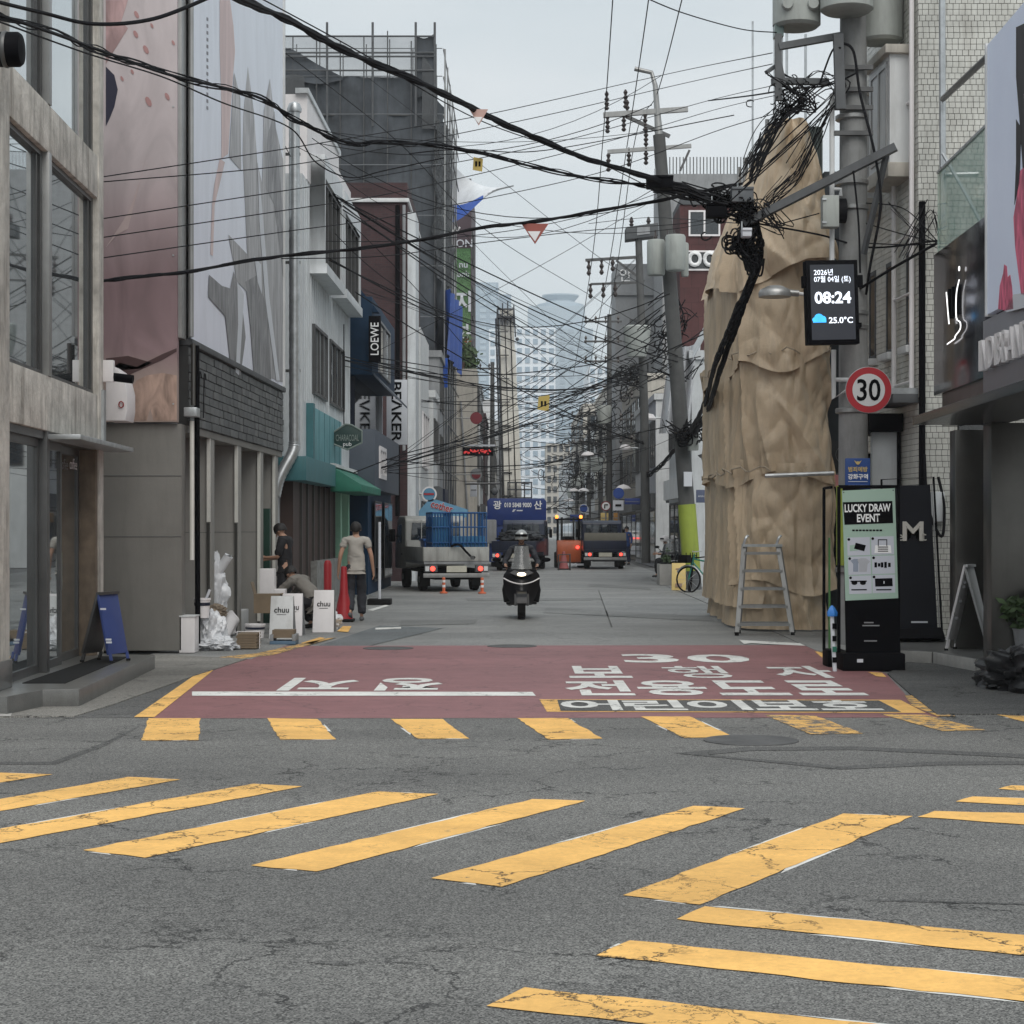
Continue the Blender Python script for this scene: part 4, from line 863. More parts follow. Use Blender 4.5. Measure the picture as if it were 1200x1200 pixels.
onr('print_shape', [(1196, 200), (1202, 195), (1260, 190), (1260, 355), (1197, 345), (1190, 290), (1188, 255), (1192, 230)], pinkg, .112)
onr('print_shape', [(1170, 362), (1172, 335), (1176, 320), (1177, 310), (1180, 312), (1181, 325), (1184, 322), (1186, 335), (1188, 362), (1178, 364)], pinkg, .112)
onr('print_shape', [(1178, 364), (1188, 345), (1210, 342), (1260, 330), (1260, 345), (1180, 366)], MATS['print white'], .116)
g1.part('side_column', R1, steel, U(21.4)-.02, U(21.0), .15, 2.78, -.5, -.0, .01)
# return walls and doors that face the crossing
for nm, x0, x1, y, m in (('column_panel', 5.36, 5.84, 22.9, steel), ('column_panel', 5.58, 7.4, 21.5, steel)):
    MB().box(x0, y, .15, x1, y+.3, 2.8).build(nm, m, R1, .01)
for i, x in enumerate((5.86, 5.95, 6.04)): MB().box(x, 22.6-.1*i, .15, x+.06, 22.75-.1*i, 2.8).build('steel_strip', alu if i % 2 else steel, R1, .004)
MB().box(6.05, 22.2, 1.55, 6.1, 22.24, 1.75).build('red_notice', red, R1)
MB().box(5.5, 23.3, .15, 8, 23.4, 2.9).build('glass_wall', glassd, R1)
for x in (5.9, 6.6, 7.2): MB().box(x, 21.485, .15, x+.012, 21.5, 2.8).build('panel_joint', dgrey, R1)
br_ = thing('bracket_frame', 'grey steel tube frame bracing the billboard to the tiled house', 'bracket', P(1105, 115, 24.9), world=True)
MB().tube([P(1104, -60, 25.1), P(1105, 270, 25.1)], .045).build('post', galv, br_)
MB().tube([P(1105, 116, 25.0), P(1158, 66, 20.9)], .04).build('brace', dalu, br_); MB().tube([P(1105, 180, 25.0), P(1136, 235, 24.6), P(1150, 262, 24.2)], .025).build('brace', galv, br_)
MB().tube([P(1107, 205, 25.0), P(1146, 204, 25)], .035).build('cross_tube', galv, br_)

# ---------------------------------------------------------------- white tiled house
R2 = thing('tiled_house', 'white tiled house with boxed windows and exposed conduit', 'building', (6.5, 27, 0), world=True)
cx, cy = 5.47, 25.5
tilew = mat('cream tile', (.55, .55, .51), .35, var=.16, scale=3.5, grime=.4, gcol=(.22, .2, .17)); grout = mat('tile grout', (.09, .085, .08), .9)
fA = Face((cx, cy), (9.5, cy), (0, -1)); fB = Face((cx, cy), (cx-.055*3.3, cy+3.3), (-1, 0))
fA.part('wall', R2, grout, 0, 4, 0, 11, -3, -.012); fB.part('wall', R2, grout, .005, fB.L, 0, 11, -2.4, -.012)
rd = random.Random(4)
for f_, L_, tw, th, z1, uA in ((fA, 2.4, .082, .078, 9.0, 0), (fB, 3.29, .16, .078, 9.0, 0)):
    b = MB(); nr = int(z1/th)
    for r in range(nr):
        u = -(rd.random()*tw)
        while u < L_:
            a, c = max(u, 0.002), min(u+tw-.007, L_)
            if c-a > .015: 
                d = rd.uniform(-.002, .003)
                f_.box(b, a, c, .02+r*th, .02+(r+1)*th-.007, -.012, d)
            u += tw
    b.build('tile', tilew, R2, kind='stuff', recalc=False)
def boxwin(u0, u1, v0, v1):
    fB.part('window_box', R2, offwhite, u0, u1, v0+.2, v1-.12, .01, .3); fB.part('cap', R2, cream, u0-.08, u1+.08, v1-.12, v1, .0, .38, .01); fB.part('sill', R2, cream, u0-.05, u1+.05, v0, v0+.2, .0, .34, .02)
    fB.window(R2, u0+.12, u1-.12, v0+.3, v1-.2, alu, glassd, .32, 2)
boxwin(.35, 1.5, 6.4, 8.2); boxwin(2.0, 2.95, 6.2, 8.0)
for u0, u1 in ((.25, .6), (1.25, 1.7), (2.3, 2.7)): fB.window(R2, u0, u1, 4.1, 5.4, dgrey, glassd, .01, 1); fB.part('sill', R2, offwhite, u0-.06, u1+.06, 4.0, 4.1, .0, .12, .01)
for u, du_ in ((.12, .03), (1.05, .06)): 
    MB().tube([fB(u, 9.5, .06), fB(u, 3.4, .06)], .035).build('white_conduit', white, R2)
for z in (3.6, 4.8, 5.6, 7.4): MB().tube([fB(.12, z, .06), fB(1.05, z, .06)], .02).build('conduit_tie', white, R2)
fB.part('ledge', R2, dgrey, .0, 1.2, 3.3, 3.42, .0, .35, .01); fB.part('ledge_lip', R2, galv, .0, 1.3, 3.42, 3.5, .0, .4)
MB().tube([fA(.04, 6, .05), fA(.04, .3, .05)], .045).build('drain_pipe', black, R2); MB().tube(spline([fA(.06, 2.6, .1), fA(.1, 1.9, .14), fA(.28, 1.5, .14), fA(.32, 1.9, .12), fA(.25, 2.3, .08)]), .02).build('cable_loop', cable, R2)
fA.part('meter_box', R2, lgrey, .15, .33, 1.7, 2.1, 0, .12, .01)
fB.part('dark_sign_frame', R2, black, .7, 2.0, 2.95, 3.2, .02, .5, .01)
bs = thing('blade_sign', 'torn grey blade sign on the tiled house under the dark sign frame', 'sign', fB(.9, 2.4, .1), world=True)
fB.part('board', bs, lgrey, .86, .96, 1.9, 2.95, .05, .42, .02); fB.part('frame', bs, black, .84, .98, 1.6, 2.97, .02, .07)
b2 = thing('blade_sign', 'small round black blade sign between the lamp pole and torn sign', 'sign', fB(2, 2.3, .2), world=True)
fB.part('board', b2, black, 1.96, 2.04, 2.0, 2.7, .05, .5, .03); MB().tube([fB(2.3, 3.0, .3), fB(2.3, 0, .3)], .04).build('post', mat('pale blue pipe', (.3, .42, .46), .5), b2)
# dark building between the tarp and the tiled house
R3 = thing('grey_corner_house', 'blue grey rendered house squeezed between tan tarp and concrete pole', 'building', (5.4, 30.5, 0), world=True)
MB().box(4.98, 30.2, 0, 8, 36, 7.3).build('wall', mat('blue grey render', (.085, .1, .115), .7, var=.12, grime=.25), R3)
MB().box(4.6, 30.6, 6.2, 5.0, 35, 8.1).build('corrugated_wall', mat('green grey sheet', (.11, .135, .13), .5, var=.2, grime=.3), R3)
for i in range(9): MB().box(4.42+.07*i, 30.55, 6.2, 4.45+.07*i, 30.6, 8.1).build('sheet_rib', MATS['green grey sheet'], R3)
MB().box(5.0, 30.1, 2.35, 5.62, 30.19, 3.0).build('notice_board', dgrey, R3, .01)
ring = MB().tube([V((5.28+.14*math.cos(a*.393), 30.08, 2.78+.14*math.sin(a*.393))) for a in range(17)], .006, 6); ring.build('emblem', mgrey, R3)
text('Chill 24h', (5.3, 30.085, 2.45), (1, 0, 0), (0, 0, 1), mgrey, R3, w=.45)
MB().box(5.02, 30.12, .9, 5.5, 30.19, 2.3).build('dark_window', glassd, R3, .01)
MB().box(4.98, 27.0, 1.45, 5.05, 27.3, 1.72)
MB().prism([P(979, 556, 28.5), P(986, 557, 28.5), P(989, 571, 28.5), P(981, 572, 28.5)], (0, .1, 0)).build('pink_tab', mat('pink paint', (.6, .25, .24), .6), R3)

# ---------------------------------------------------------------- tan tarp on scaffold
ts = thing('tarp_scaffold', 'tall tan tarpaulin wrapped round a building scaffold', 'scaffold tarp', (4.3, 30, 0), world=True)
tan = mat('tan tarpaulin', (.62, .485, .335), .42, var=.16, scale=1.1, grime=.4, gcol=(.2, .15, .1))
_n, _l = tan.node_tree.nodes, tan.node_tree.links                 # fine crumples in the sheet
_g = nd(_n, 'NewGeometry'); _m = nd(_n, 'Mapping'); _m.inputs['Scale'].default_value = (1.6, 1.6, .55); _l.new(_g.outputs['Position'], _m.inputs[0])
_a = nd(_n, 'TexNoise', Scale=2.3, Detail=4, Distortion=.6); _a.noise_type = 'RIDGED_MULTIFRACTAL'; _l.new(_m.outputs[0], _a.inputs['Vector'])
_b = nd(_n, 'TexNoise', Scale=26, Detail=3); _l.new(_g.outputs['Position'], _b.inputs['Vector'])
_s = nd(_n, 'Math', operation='MULTIPLY_ADD'); _l.new(_b.outputs[0], _s.inputs[0]); _s.inputs[1].default_value = .25; _l.new(_a.outputs[0], _s.inputs[2])
_p = nd(_n, 'Bump'); _p.inputs['Strength'].default_value = .4; _p.inputs['Distance'].default_value = .05; _l.new(_s.outputs[0], _p.inputs['Height']); _l.new(_p.outputs[0], _n['Principled BSDF'].inputs['Normal'])
plan = spline([(3.72, 35.5, 0), (3.66, 33, 0), (3.62, 31.2, 0), (3.72, 30.1, 0), (4.1, 29.6, 0), (4.55, 29.5, 0), (4.92, 29.65, 0)], 10)
def onplan(u):
    t = u*(len(plan)-1); i = min(int(t), len(plan)-2); return plan[i].lerp(plan[i+1], t-i)
def nrm(u):
    d = onplan(min(1, u+.02))-onplan(max(0, u-.02)); return V((d.y, -d.x, 0)).normalized()*(1 if True else 1)
def zones(u): return 7.95-1.5*max(0, (.5-u)/.5)**1.3-.5*max(0, (u-.85)/.15)
def tarp(z0f, z1f, off, sd, fold, nu=200, nv=70, u0=0, u1=1):
    def fn(u, v):
        uu = u0+(u1-u0)*u; z = z0f(uu)+(z1f(uu)-z0f(uu))*v
        p = onplan(uu); nn = nrm(uu); s = uu*7.5+sd
        rg = lambda q: (1-abs(mnoise.noise(q)))**3
        x = uu*4.6; pw = min(1, max(0, (.66-uu)/.2)); r5 = lambda q: (1-abs(mnoise.noise(q)))**6
        pl = .75*rg(V((uu*13+.25*z+sd, z*.13, sd)))+.35*rg(V((uu*27-.5*z+sd, z*.25, sd+1)))*(.3+abs(mnoise.noise(V((uu*4, z*.8, sd+30)))))
        ab = lambda q: abs(mnoise.noise(q))
        dg = 1.0*ab(V((x*.8+z*.75, (x*.75-z*.8)*.3, sd)))+.75*ab(V((x*.7-z*.8, (x*.8+z*.7)*.35, sd+4)))+.4*ab(V((x*2.0+z*1.4, (x*1.4-z*2)*.5, sd+6)))+.3*ab(V((x*2.6-z*1.9, (x*1.9+z*2.6)*.6, sd+8)))+.35*r5(V((x*.9+z*.5, (x*.5-z*.9)*.3, sd+12)))
        w = 1.25*pw*pl+1.5*(1-pw)*dg+.22*mnoise.noise(V((s*.5, z*.55, sd+7)))+.06*mnoise.noise(V((s*5, z*4, sd)))
        w += .5*math.exp(-((v-.97)/.07)**2)*mnoise.noise(V((s*2.2, 4, sd)))+.35*(1-v)*rg(V((s*1.5+.1*z, .3, sd+11)))
        q = p+nn*(off+fold*(w-.4))
        q = q+nn*.015*max(0, 1-v/.05)
        tl, tr = max(0, z-5.7)/2.1, max(0, z-5.2)/2.6
        q.x += (4.38-q.x)*(.62*min(1, tl)**1.2 if q.x < 4.38 else .45*min(1, tr))
        return V((q.x, q.y, z))
    return fn
zc = lambda c: (lambda u: c)
MB().grid(tarp(zc(.03), zc(1.75), -.04, 3, .13), 200, 40).build('lower_sheet', tan, ts, recalc=False)
MB().grid(tarp(lambda u: .68+.5*max(0, .6-u)+.12*math.sin(u*13), lambda u: 2.62-.3*(u < .5)*(.5-u), 0.06, 17, .17, u0=.42), 170, 60).build('flap_sheet', tan, ts, recalc=False)
MB().grid(tarp(zc(.35), lambda u: 2.6+.2*u, 0.03, 31, .13, u1=.62), 170, 60).build('side_sheet', tan, ts, recalc=False)
MB().grid(tarp(lambda u: 2.38+.12*math.sin(u*11), lambda u: 4.5+.2*math.sin(u*6), .06, 47, .16), 220, 70).build('middle_sheet', tan, ts, recalc=False)
MB().grid(tarp(lambda u: 3.95+.3*u+.14*math.sin(u*15), lambda u: 6.2, .09, 61, .15), 220, 70).build('upper_sheet', tan, ts, recalc=False)
MB().grid(tarp(lambda u: 5.55+.2*math.sin(u*9), lambda u: zones(u)+.02, .12, 77, .2, u0=.1), 200, 60).build('top_sheet', tan, ts, recalc=False)
for z, a, c in ((2.5, .05, .95), (4.32, .05, .95)):
    MB().tube([onplan(a+(c-a)*i/30)+nrm(a+(c-a)*i/30)*(.2+.05*math.sin(i*2.2))+V((0, 0, z+.05*math.sin(i*1.7)+.06*i/30)) for i in range(31)], .012, 6).build('lashing_rope', mat('rope', (.4, .33, .25), .9), ts)
MB().tube([(3.9, 29.2, 2.42), (4.95, 29.1, 2.46)], .035).build('ledger_tube', galv, ts)
for i, (px, py) in enumerate(((873, 185), (880, 178), (866, 196), (893, 160), (899, 140), (887, 208))):
    p = P(px, py, 31.5); MB().tube([(p.x, 31.5, 0), p], .035, 8).build('scaffold_pole', alu, ts)
for z in (6.1, 6.6, 7.1): MB().tube([P(868, 0, 31.4)+V((0, 0, z-P(868, 0, 31.4).z)), P(910, 0, 31.4)+V((0, 0, z-P(910, 0, 31.4).z))], .025, 6).build('scaffold_rail', alu, ts)
for px, py in ((908, 30), (916, 20), (922, 35), (944, 40)):
    MB().tube([P(px, 300, 31), P(px, py, 31)], .022, 6).build('roof_mast', galv, ts)
MB().tube([P(882, 25, 33), P(882, 330, 33)], .018, 6).build('roof_mast', galv, ts)
for k, (a, c) in enumerate((((843, 720), (853, 620)), ((852, 722), (862, 616)), ((838, 715), (848, 640)))):
    t = thing('timber_post', ('raw pale timber post leaning at the tarp edge, nearest the road', 'reddish timber post leaning between two others at the tarp edge', 'short timber post leaning at the tarp edge beside the green bicycle')[k], 'post', G(*a), world=True, group='timber posts at the tarp edge')
    p0 = G(*a); MB().beam(p0, P(c[0], c[1], p0.y+.4), .07, .05).build('post', woodm, t)
# step ladder
ld = thing('step_ladder', 'aluminium folding ladder standing open in front of the tan tarp', 'ladder', (4.0, 28.7, 0), world=True)
zt = 1.34
for s in (-1, 1):
    for (yy, k) in ((28.5, 0), (29.1, 1)):
        x0, x1 = 3.8+s*.42+.1*k, 3.78+s*.26+.03*k
        MB().beam((x0, yy, 0), (x1, 28.78+.06*k, zt), .065, .03, (0, 1, 0)).build('leg', alu, ld); MB().box(x0-.03, yy-.03, 0, x0+.03, yy+.03, .05).build('foot', rubber, ld)
for i in range(5):
    t = .12+.2*i
    for k, (yb, yt) in enumerate(((28.5, 28.78), (29.1, 28.84))):
        h_ = .42*(1-t)+.26*t; MB().beam((3.79-h_+.05*k, yb+(yt-yb)*t, zt*t), (3.79+h_+.05*k, yb+(yt-yb)*t, zt*t), .06, .04).build('rung', alu, ld)
MB().box(3.5, 28.72, 1.33, 4.1, 28.9, 1.37).build('top_rail', galv, ld); 
for s in (3.52, 4.02): MB().tube(spline([(s, 28.8, 1.36), (s+.03, 28.78, 1.46), (s+.07, 28.8, 1.5)]), .02, 6).build('hook', galv, ld)

# ---------------------------------------------------------------- concrete utility poles
def pole(name, label, x, y, h, r0, r1, lean=0, group=None):
    t = thing(name, label, 'utility pole', (x, y, 0), world=True, group=group)
    MB().tube([(x+lean*z/h, y, z) for z in (0, h*.5, h)], [r0, (r0+r1)/2, r1], 20).build('shaft', polec if y < 40 else poledark, t)
    return t
pR = pole('utility_pole', 'thick concrete utility pole carrying the digital screen and speed sign', 4.72, 26.2, 12.5, .21, .17)
X = 4.7
for z in (1.0, 3.2, 4.35, 4.55, 6.0, 6.35, 7.25): MB().lathe([(.215, 0), (.23, .01), (.23, .06), (.215, .07)], (X, 26.2, z), 20).build('clamp', alu, pR)
for z in (7.0, 7.35, 7.6, 7.9): MB().box(X-.28, 25.95, z, X+.25, 26.02, z+.06).build('clamp_plate', MATS['dark aluminium'], pR)
for dx, dy, r, z0 in ((-.78, -.1, .33, 8.5), (-.15, -.45, .36, 8.62), (.42, .1, .3, 8.35)):
    MB().lathe([(r*.85, 0), (r, .04), (r, .95), (r*.8, 1.05), (r*.1, 1.1)], (X+dx, 26.2+dy, z0), 24).build('transformer', transf, pR)
for dx in (-.95, -.6): MB().lathe([(.07, -.05), (.09, 0), (.05, .02)], (X+dx, 25.8, 8.75), 12, 'y').build('transformer_boss', transf, pR)
wsteel = mat('weathered steel', (.1, .105, .11), .6, .2, var=.2, grime=.3)
def arm(a, b, w, name='crossarm', m=None): return MB().beam(a, b, w, w*.8).build(name, m or wsteel, pR)
arm(P(912, 55, 25.9), P(985, 42, 26), .11); arm(P(912, 40, 25.9), P(912, 118, 25.9), .09); arm(P(895, 64, 25.9)+V((.2, 0, 0)), P(920, 100, 25.9), .05)
arm(P(905, 95, 25.9), P(970, 96, 26.1), .1); arm(P(982, 40, 25.75), P(985, 128, 25.8), .13, 'insulator_bar')
arm(P(872, 262, 26.1), P(1050, 172, 25.5), .13, 'channel_bracket'); arm(P(1040, 176, 25.6), P(1012, 298, 25.9), .07, 'diagonal_brace')
arm(P(898, 85, 25.9), P(912, 75, 26), .06)
MB().box(*P(908, 42, 26), *(P(916, 33, 26.2))).build('insulator', mat('green grey porcelain', (.12, .17, .16), .3), pR)
MB().tube([P(975, 305, 26), P(975, 110, 26)], .035).build('conduit', offwhite, pR); MB().tube([P(985, 230, 26), P(985, 222, 26), P(975, 222, 26)], .03).build('conduit_bend', offwhite, pR)
MB().tube([P(977, 410, 26), P(977, 467, 26), P(1000, 452, 25.95)], .035).build('sign_bracket', offwhite, pR); MB().tube([P(977, 445, 26), P(1000, 445, 26)], .03).build('sign_bracket', offwhite, pR)
eb = thing('meter_box', 'pale grey equipment box mounted on the concrete pole above the screen', 'electrical box', P(973, 248, 25.9), world=True)
MB().box(P(963, 0, 1).x*25.8, 25.7, P(0, 267, 25.8).z, P(982, 0, 1).x*25.8, 25.9, P(0, 230, 25.8).z).build('case', transf, eb, .01)
for y in (235, 262): MB().box(P(962, 0, 1).x*25.8, 25.68, P(0, y+1, 25.8).z, P(967, 0, 1).x*25.8, 25.7, P(0, y-1, 25.8).z).build('hinge', galv, eb)
MB().lathe([(.02, -.1), (.17, -.08), (.17, .08), (.02, .1)], P(984, 247, 26), 16, 'x').build('coil', cable, eb)
# digital screen
scr = thing('digital_screen', 'black framed digital screen showing date, 08:24 and 25.0 degrees', 'screen', P(976, 354, 25.2), world=True)
c = P(976, 354, 25.2); ax = V((1, .12, .03)).normalized(); az = V((-.045, 0, 1)).normalized(); az = (az-ax*az.dot(ax)).normalized(); ay = az.cross(ax)
def sb(name, m, x0, x1, z0, z1, d0, d1, bev=.0):
    return MB().hexa([c+ax*x+ay*d+az*z for z in (z0, z1) for x, d in ((x0, d1), (x1, d1), (x1, d0), (x0, d0))]).build(name, m, scr, bev)
sb('housing', black, -.355, .355, -.56, .56, 0, .16, .012); sb('display', mat('screen glow', (.028, .03, .036), .25, var=.02, emit=.6), -.3, .3, -.5, .5, -.004, 0)
sb('side_lug', black, .35, .43, .2, .36, .02, .1, .01); sb('side_lug', black, -.4, -.35, .2, .36, .02, .1, .01)
led = mat('screen white', (.85, .9, 1), .5, emit=.9, var=.01); ledb = mat('screen blue', (.05, .42, .95), .5, emit=.9, var=.15, scale=6)
tt = lambda s, x, z, w, h, m=led, bold=.008: text(s, c+ax*x+az*z-ay*.008, ax, az, m, scr, w=w, h=h, bold=bold)
tt('2026년', -.12, .4, .26, .085); tt('07월 04일 (토)', 0, .3, .5, .1); tt('08:24', .0, .06, .5, .16, bold=.03); tt('25.0°C', .1, -.24, .33, .085, bold=.018)
b = MB()
for (x, z, r) in ((-.2, -.2, .06), (-.15, -.22, .05), (-.25, -.23, .04)): b.poly([c+ax*(x+r*math.cos(a*.524))+az*(z+r*.8*math.sin(a*.524))-ay*(.007+r*.01) for a in range(12)])
b.poly([c+ax*x+az*z-ay*.0085 for x, z in ((-.28, -.27), (-.1, -.27), (-.1, -.23), (-.28, -.23))]); b.build('cloud_icon', ledb, scr, recalc=False)
MB().beam(c+ax*.36+az*.28+ay*.08, (4.66, 26.0, c.z+.3), .1, .06).build('mount_arm', black, scr); MB().beam(c+ax*.36-az*.3+ay*.08, (4.66, 26.0, c.z-.28), .1, .06).build('mount_arm', black, scr)
sl = thing('street_lamp', 'grey domed street lamp on an arm left of the digital screen', 'street lamp', P(908, 342, 25.8), world=True)
p = P(908, 343, 25.8); MB().lathe([(.01, .1), (.1, .09), (.2, .04), (.225, -.01), (.22, -.06), (.01, -.07)], p, 20).build('lamp_shade', alu, sl); MB().tube([P(926, 343, 25.8), P(944, 345, 26), P(990, 345, 26.1)], .025).build('arm', offwhite, sl); MB().cyl(P(924, 343, 25.8), P(936, 344, 25.8), .045).build('collar', alu, sl)
sg = thing('speed_sign', 'round red rimmed speed limit sign reading 30', 'road sign', P(1018, 457, 25), world=True)
c3 = P(1018, 457, 25); MB().lathe([(.3, .0), (.3, .03), (.01, .03)], c3, 40, 'y').build('plate', red, sg)
MB().lathe([(.215, -.004), (.215, .002), (.01, .002)], c3, 40, 'y').build('face', mat('sign face', (.56, .56, .56), .5, var=.03), sg)
MB().tube([c3+V((.3*math.cos(a*.1571), .012, .3*math.sin(a*.1571))) for a in range(41)], .008, 6).build('rim', galv, sg)
text('30', c3+V((0, -.008, 0)), (1, 0, 0), (0, 0, 1), inkblack, sg, w=.31, h=.29, bold=.015); MB().beam(c3+V((0, .04, 0)), (4.75, 26.0, c3.z+.05), .06).build('bracket', black, sg)
bsn = thing('blue_notice', 'blue notice board with yellow and white Korean lettering on the pole', 'sign', P(1007, 557, 25.6), world=True)
q = P(1007, 556, 25.6); MB().box(q.x-.19, 25.6, q.z-.34, q.x+.15, 25.64, q.z+.22).build('board', mat('notice blue', (.015, .06, .23), .5), bsn, .012)
o_ = V((q.x-.02, 25.592, q.z)); text('범죄예방', o_+V((0, 0, .07)), (1, 0, 0), (0, 0, 1), yellows, bsn, w=.26, h=.07, bold=.02); text('강화구역', o_+V((0, 0, -.03)), (1, 0, 0), (0, 0, 1), signwhite, bsn, w=.27, h=.075, bold=.03)
MB().prism([o_+V((x, 0, z)) for x, z in ((-.05, .19), (-.015, .17), (0, .18), (.015, .17), (.05, .19), (.02, .14), (0, .13), (-.02, .14))], (0, .006, 0)).build('emblem', yellows, bsn)
for z in (-.1, -.15): MB().box(o_.x-.13, 25.594, o_.z+z, o_.x+.13, 25.6, o_.z+z+.008).build('rule', paper, bsn)
MB().box(4.56, 26.0, 1.5, 4.95, 26.42, 2.3) and MB().lathe([(.235, 0), (.235, 1.1)], (4.72, 26.2, 1.1), 20).build('lime_wrap', limep, pR)

# pole with transformers further up the street
pT = thing('utility_pole', 'tall leaning utility pole with grey transformers and lime wrapped foot', 'utility pole', (4.75, 50, 0), world=True)
pt = lambda z: V((4.78-.075*z, 50, z))
MB().tube([pt(z) for z in (0, 5, 9, 12.0)], [.22, .2, .18, .16], 20).build('shaft', poledark, pT)
MB().tube([pt(.5), pt(2.25)], .235, 20).build('lime_wrap', limep, pT); MB().tube([pt(0), pt(.5)], .232, 20).build('lime_wrap', dgrey, pT)
text('HH', pt(.9)+V((0, -.245, 0)), (1, 0, 0), (0, 0, 1), inkblack, pT, w=.3, h=.16)
MB().tube([pt(11.9), pt(12.7), pt(13.3)+V((0, 0, 0)), pt(13.3)+V((-.1, 0, .35)), pt(13.3)+V((-.55, 0, .45))], [.12, .08, .07, .06, .06], 10).build('lamp_arm', alu, pT)
for z, x0, x1, w in ((12.55-.0, 707, 806, .13), (11.6, 712, 810, .1)):
    y_ = 131 if z > 12 else 174; MB().beam(P(x0, y_+4, 50), P(x1, y_-3, 50), w).build('crossarm', alu, pT)
MB().beam(P(735, 137, 50), P(785, 160, 50), .09).build('brace', dalu, pT); MB().beam(P(808, 176, 50), P(797, 200, 50), .06).build('brace', dalu, pT)
for x, y in ((711, 118), (733, 116), (712, 145), (731, 143), (756, 143), (713, 190), (737, 184), (757, 182), (735, 128), (757, 160)):
    MB().lathe([(.03, -.25), (.07, -.2), (.03, -.14), (.07, -.08), (.03, -.02), (.07, .04), (.03, .1), (.06, .18), (.02, .25)], P(x, y, 50), 8).build('insulator', porcelain, pT)
for px0, px1, y0, y1, dy in ((757, 778, 284, 325, -.1), (777, 800, 281, 322, -.5), (798, 807, 285, 324, .3)):
    a, b_ = P(px0, y1, 50), P(px1, y0, 50); r = (b_.x-a.x)/2; MB().lathe([(r*.9, a.z), (r, a.z+.05), (r*1.02, b_.z-.05), (r*.9, b_.z), (.02, b_.z+.03)], ((a.x+b_.x)/2, 50+dy-.3, 0), 20).build('transformer', transf, pT)
text('100', P(787, 311, 49.05)+V((0, 0, 0)), (1, 0, 0), (0, 0, 1), inkblack, pT, w=.2); text('A', P(785, 301, 49.05), (1, 0, 0), (0, 0, 1), inkblack, pT, h=.09)
for x in (768, 782, 790): MB().lathe([(.05, 0), (.03, .06), (.06, .1), (.03, .16), (.02, .3)], P(x, 283, 49.6), 8).build('bushing', porcelain, pT)
MB().box(*P(806, 528, 49.75), *(P(816, 508, 49.6)+V((.05, -.1, 0)))).build('control_box', transf, pT, .01)
MB().box(*P(801, 570, 49.7), *(P(811, 553, 49.6)+V((0, -.05, 0)))).build('paper_notice', paper, pT)
pS = thing('switch_pole', 'pole with black switch box and grey drum left of the transformer pole', 'utility pole', (3.9, 62, 0), world=True)
ps = lambda x, y: P(x, y, 62)
MB().tube([ps(757, 660)*1, ps(755, 480), ps(748, 270)], [.15, .14, .11], 14).build('shaft', poledark, pS)
MB().hexa([ps(733, 282)+V((0, -.2, 0)), ps(771, 277)+V((0, -.2, 0)), ps(771, 277)+V((0, .5, 0)), ps(733, 282)+V((0, .5, 0)), ps(733, 267)+V((0, -.2, 0)), ps(771, 262)+V((0, -.2, 0)), ps(771, 262)+V((0, .5, 0)), ps(733, 267)+V((0, .5, 0))]).build('switch_box', dgrey, pS, .03)
MB().hexa([ps(746, 277)+V((0, -.23, 0)), ps(761, 275)+V((0, -.23, 0)), ps(761, 275)+V((0, -.2, 0)), ps(746, 277)+V((0, -.2, 0)), ps(746, 268)+V((0, -.23, 0)), ps(761, 266)+V((0, -.23, 0)), ps(761, 266)+V((0, -.2, 0)), ps(746, 268)+V((0, -.2, 0))]).build('switch_plate', mgrey, pS)
for x in (740, 760): MB().lathe([(.05, 0), (.08, .05), (.04, .1), (.08, .15), (.03, .3)], ps(x, 265), 8).build('bushing', porcelain, pS)
MB().beam(ps(686, 305), ps(752, 301), .09).build('crossarm', dalu, pS); MB().beam(ps(692, 333), ps(750, 331), .07).build('crossarm', dalu, pS); MB().beam(ps(722, 305), ps(755, 330), .07).build('brace', dalu, pS)
for x, y in ((690, 313), (705, 312), (718, 308), (692, 340), (707, 339), (721, 338)): MB().lathe([(.03, -.28), (.08, -.2), (.03, -.1), (.08, 0), (.03, .1), (.06, .2)], ps(x, y), 8).build('insulator', porcelain, pS)
a = ps(745, 405); MB().lathe([(.3, 0), (.42, .5), (.45, .95), (.4, 1.0)], (a.x, 61.4, ps(0, 420).z), 18).build('transformer', transf, pS)
far = []
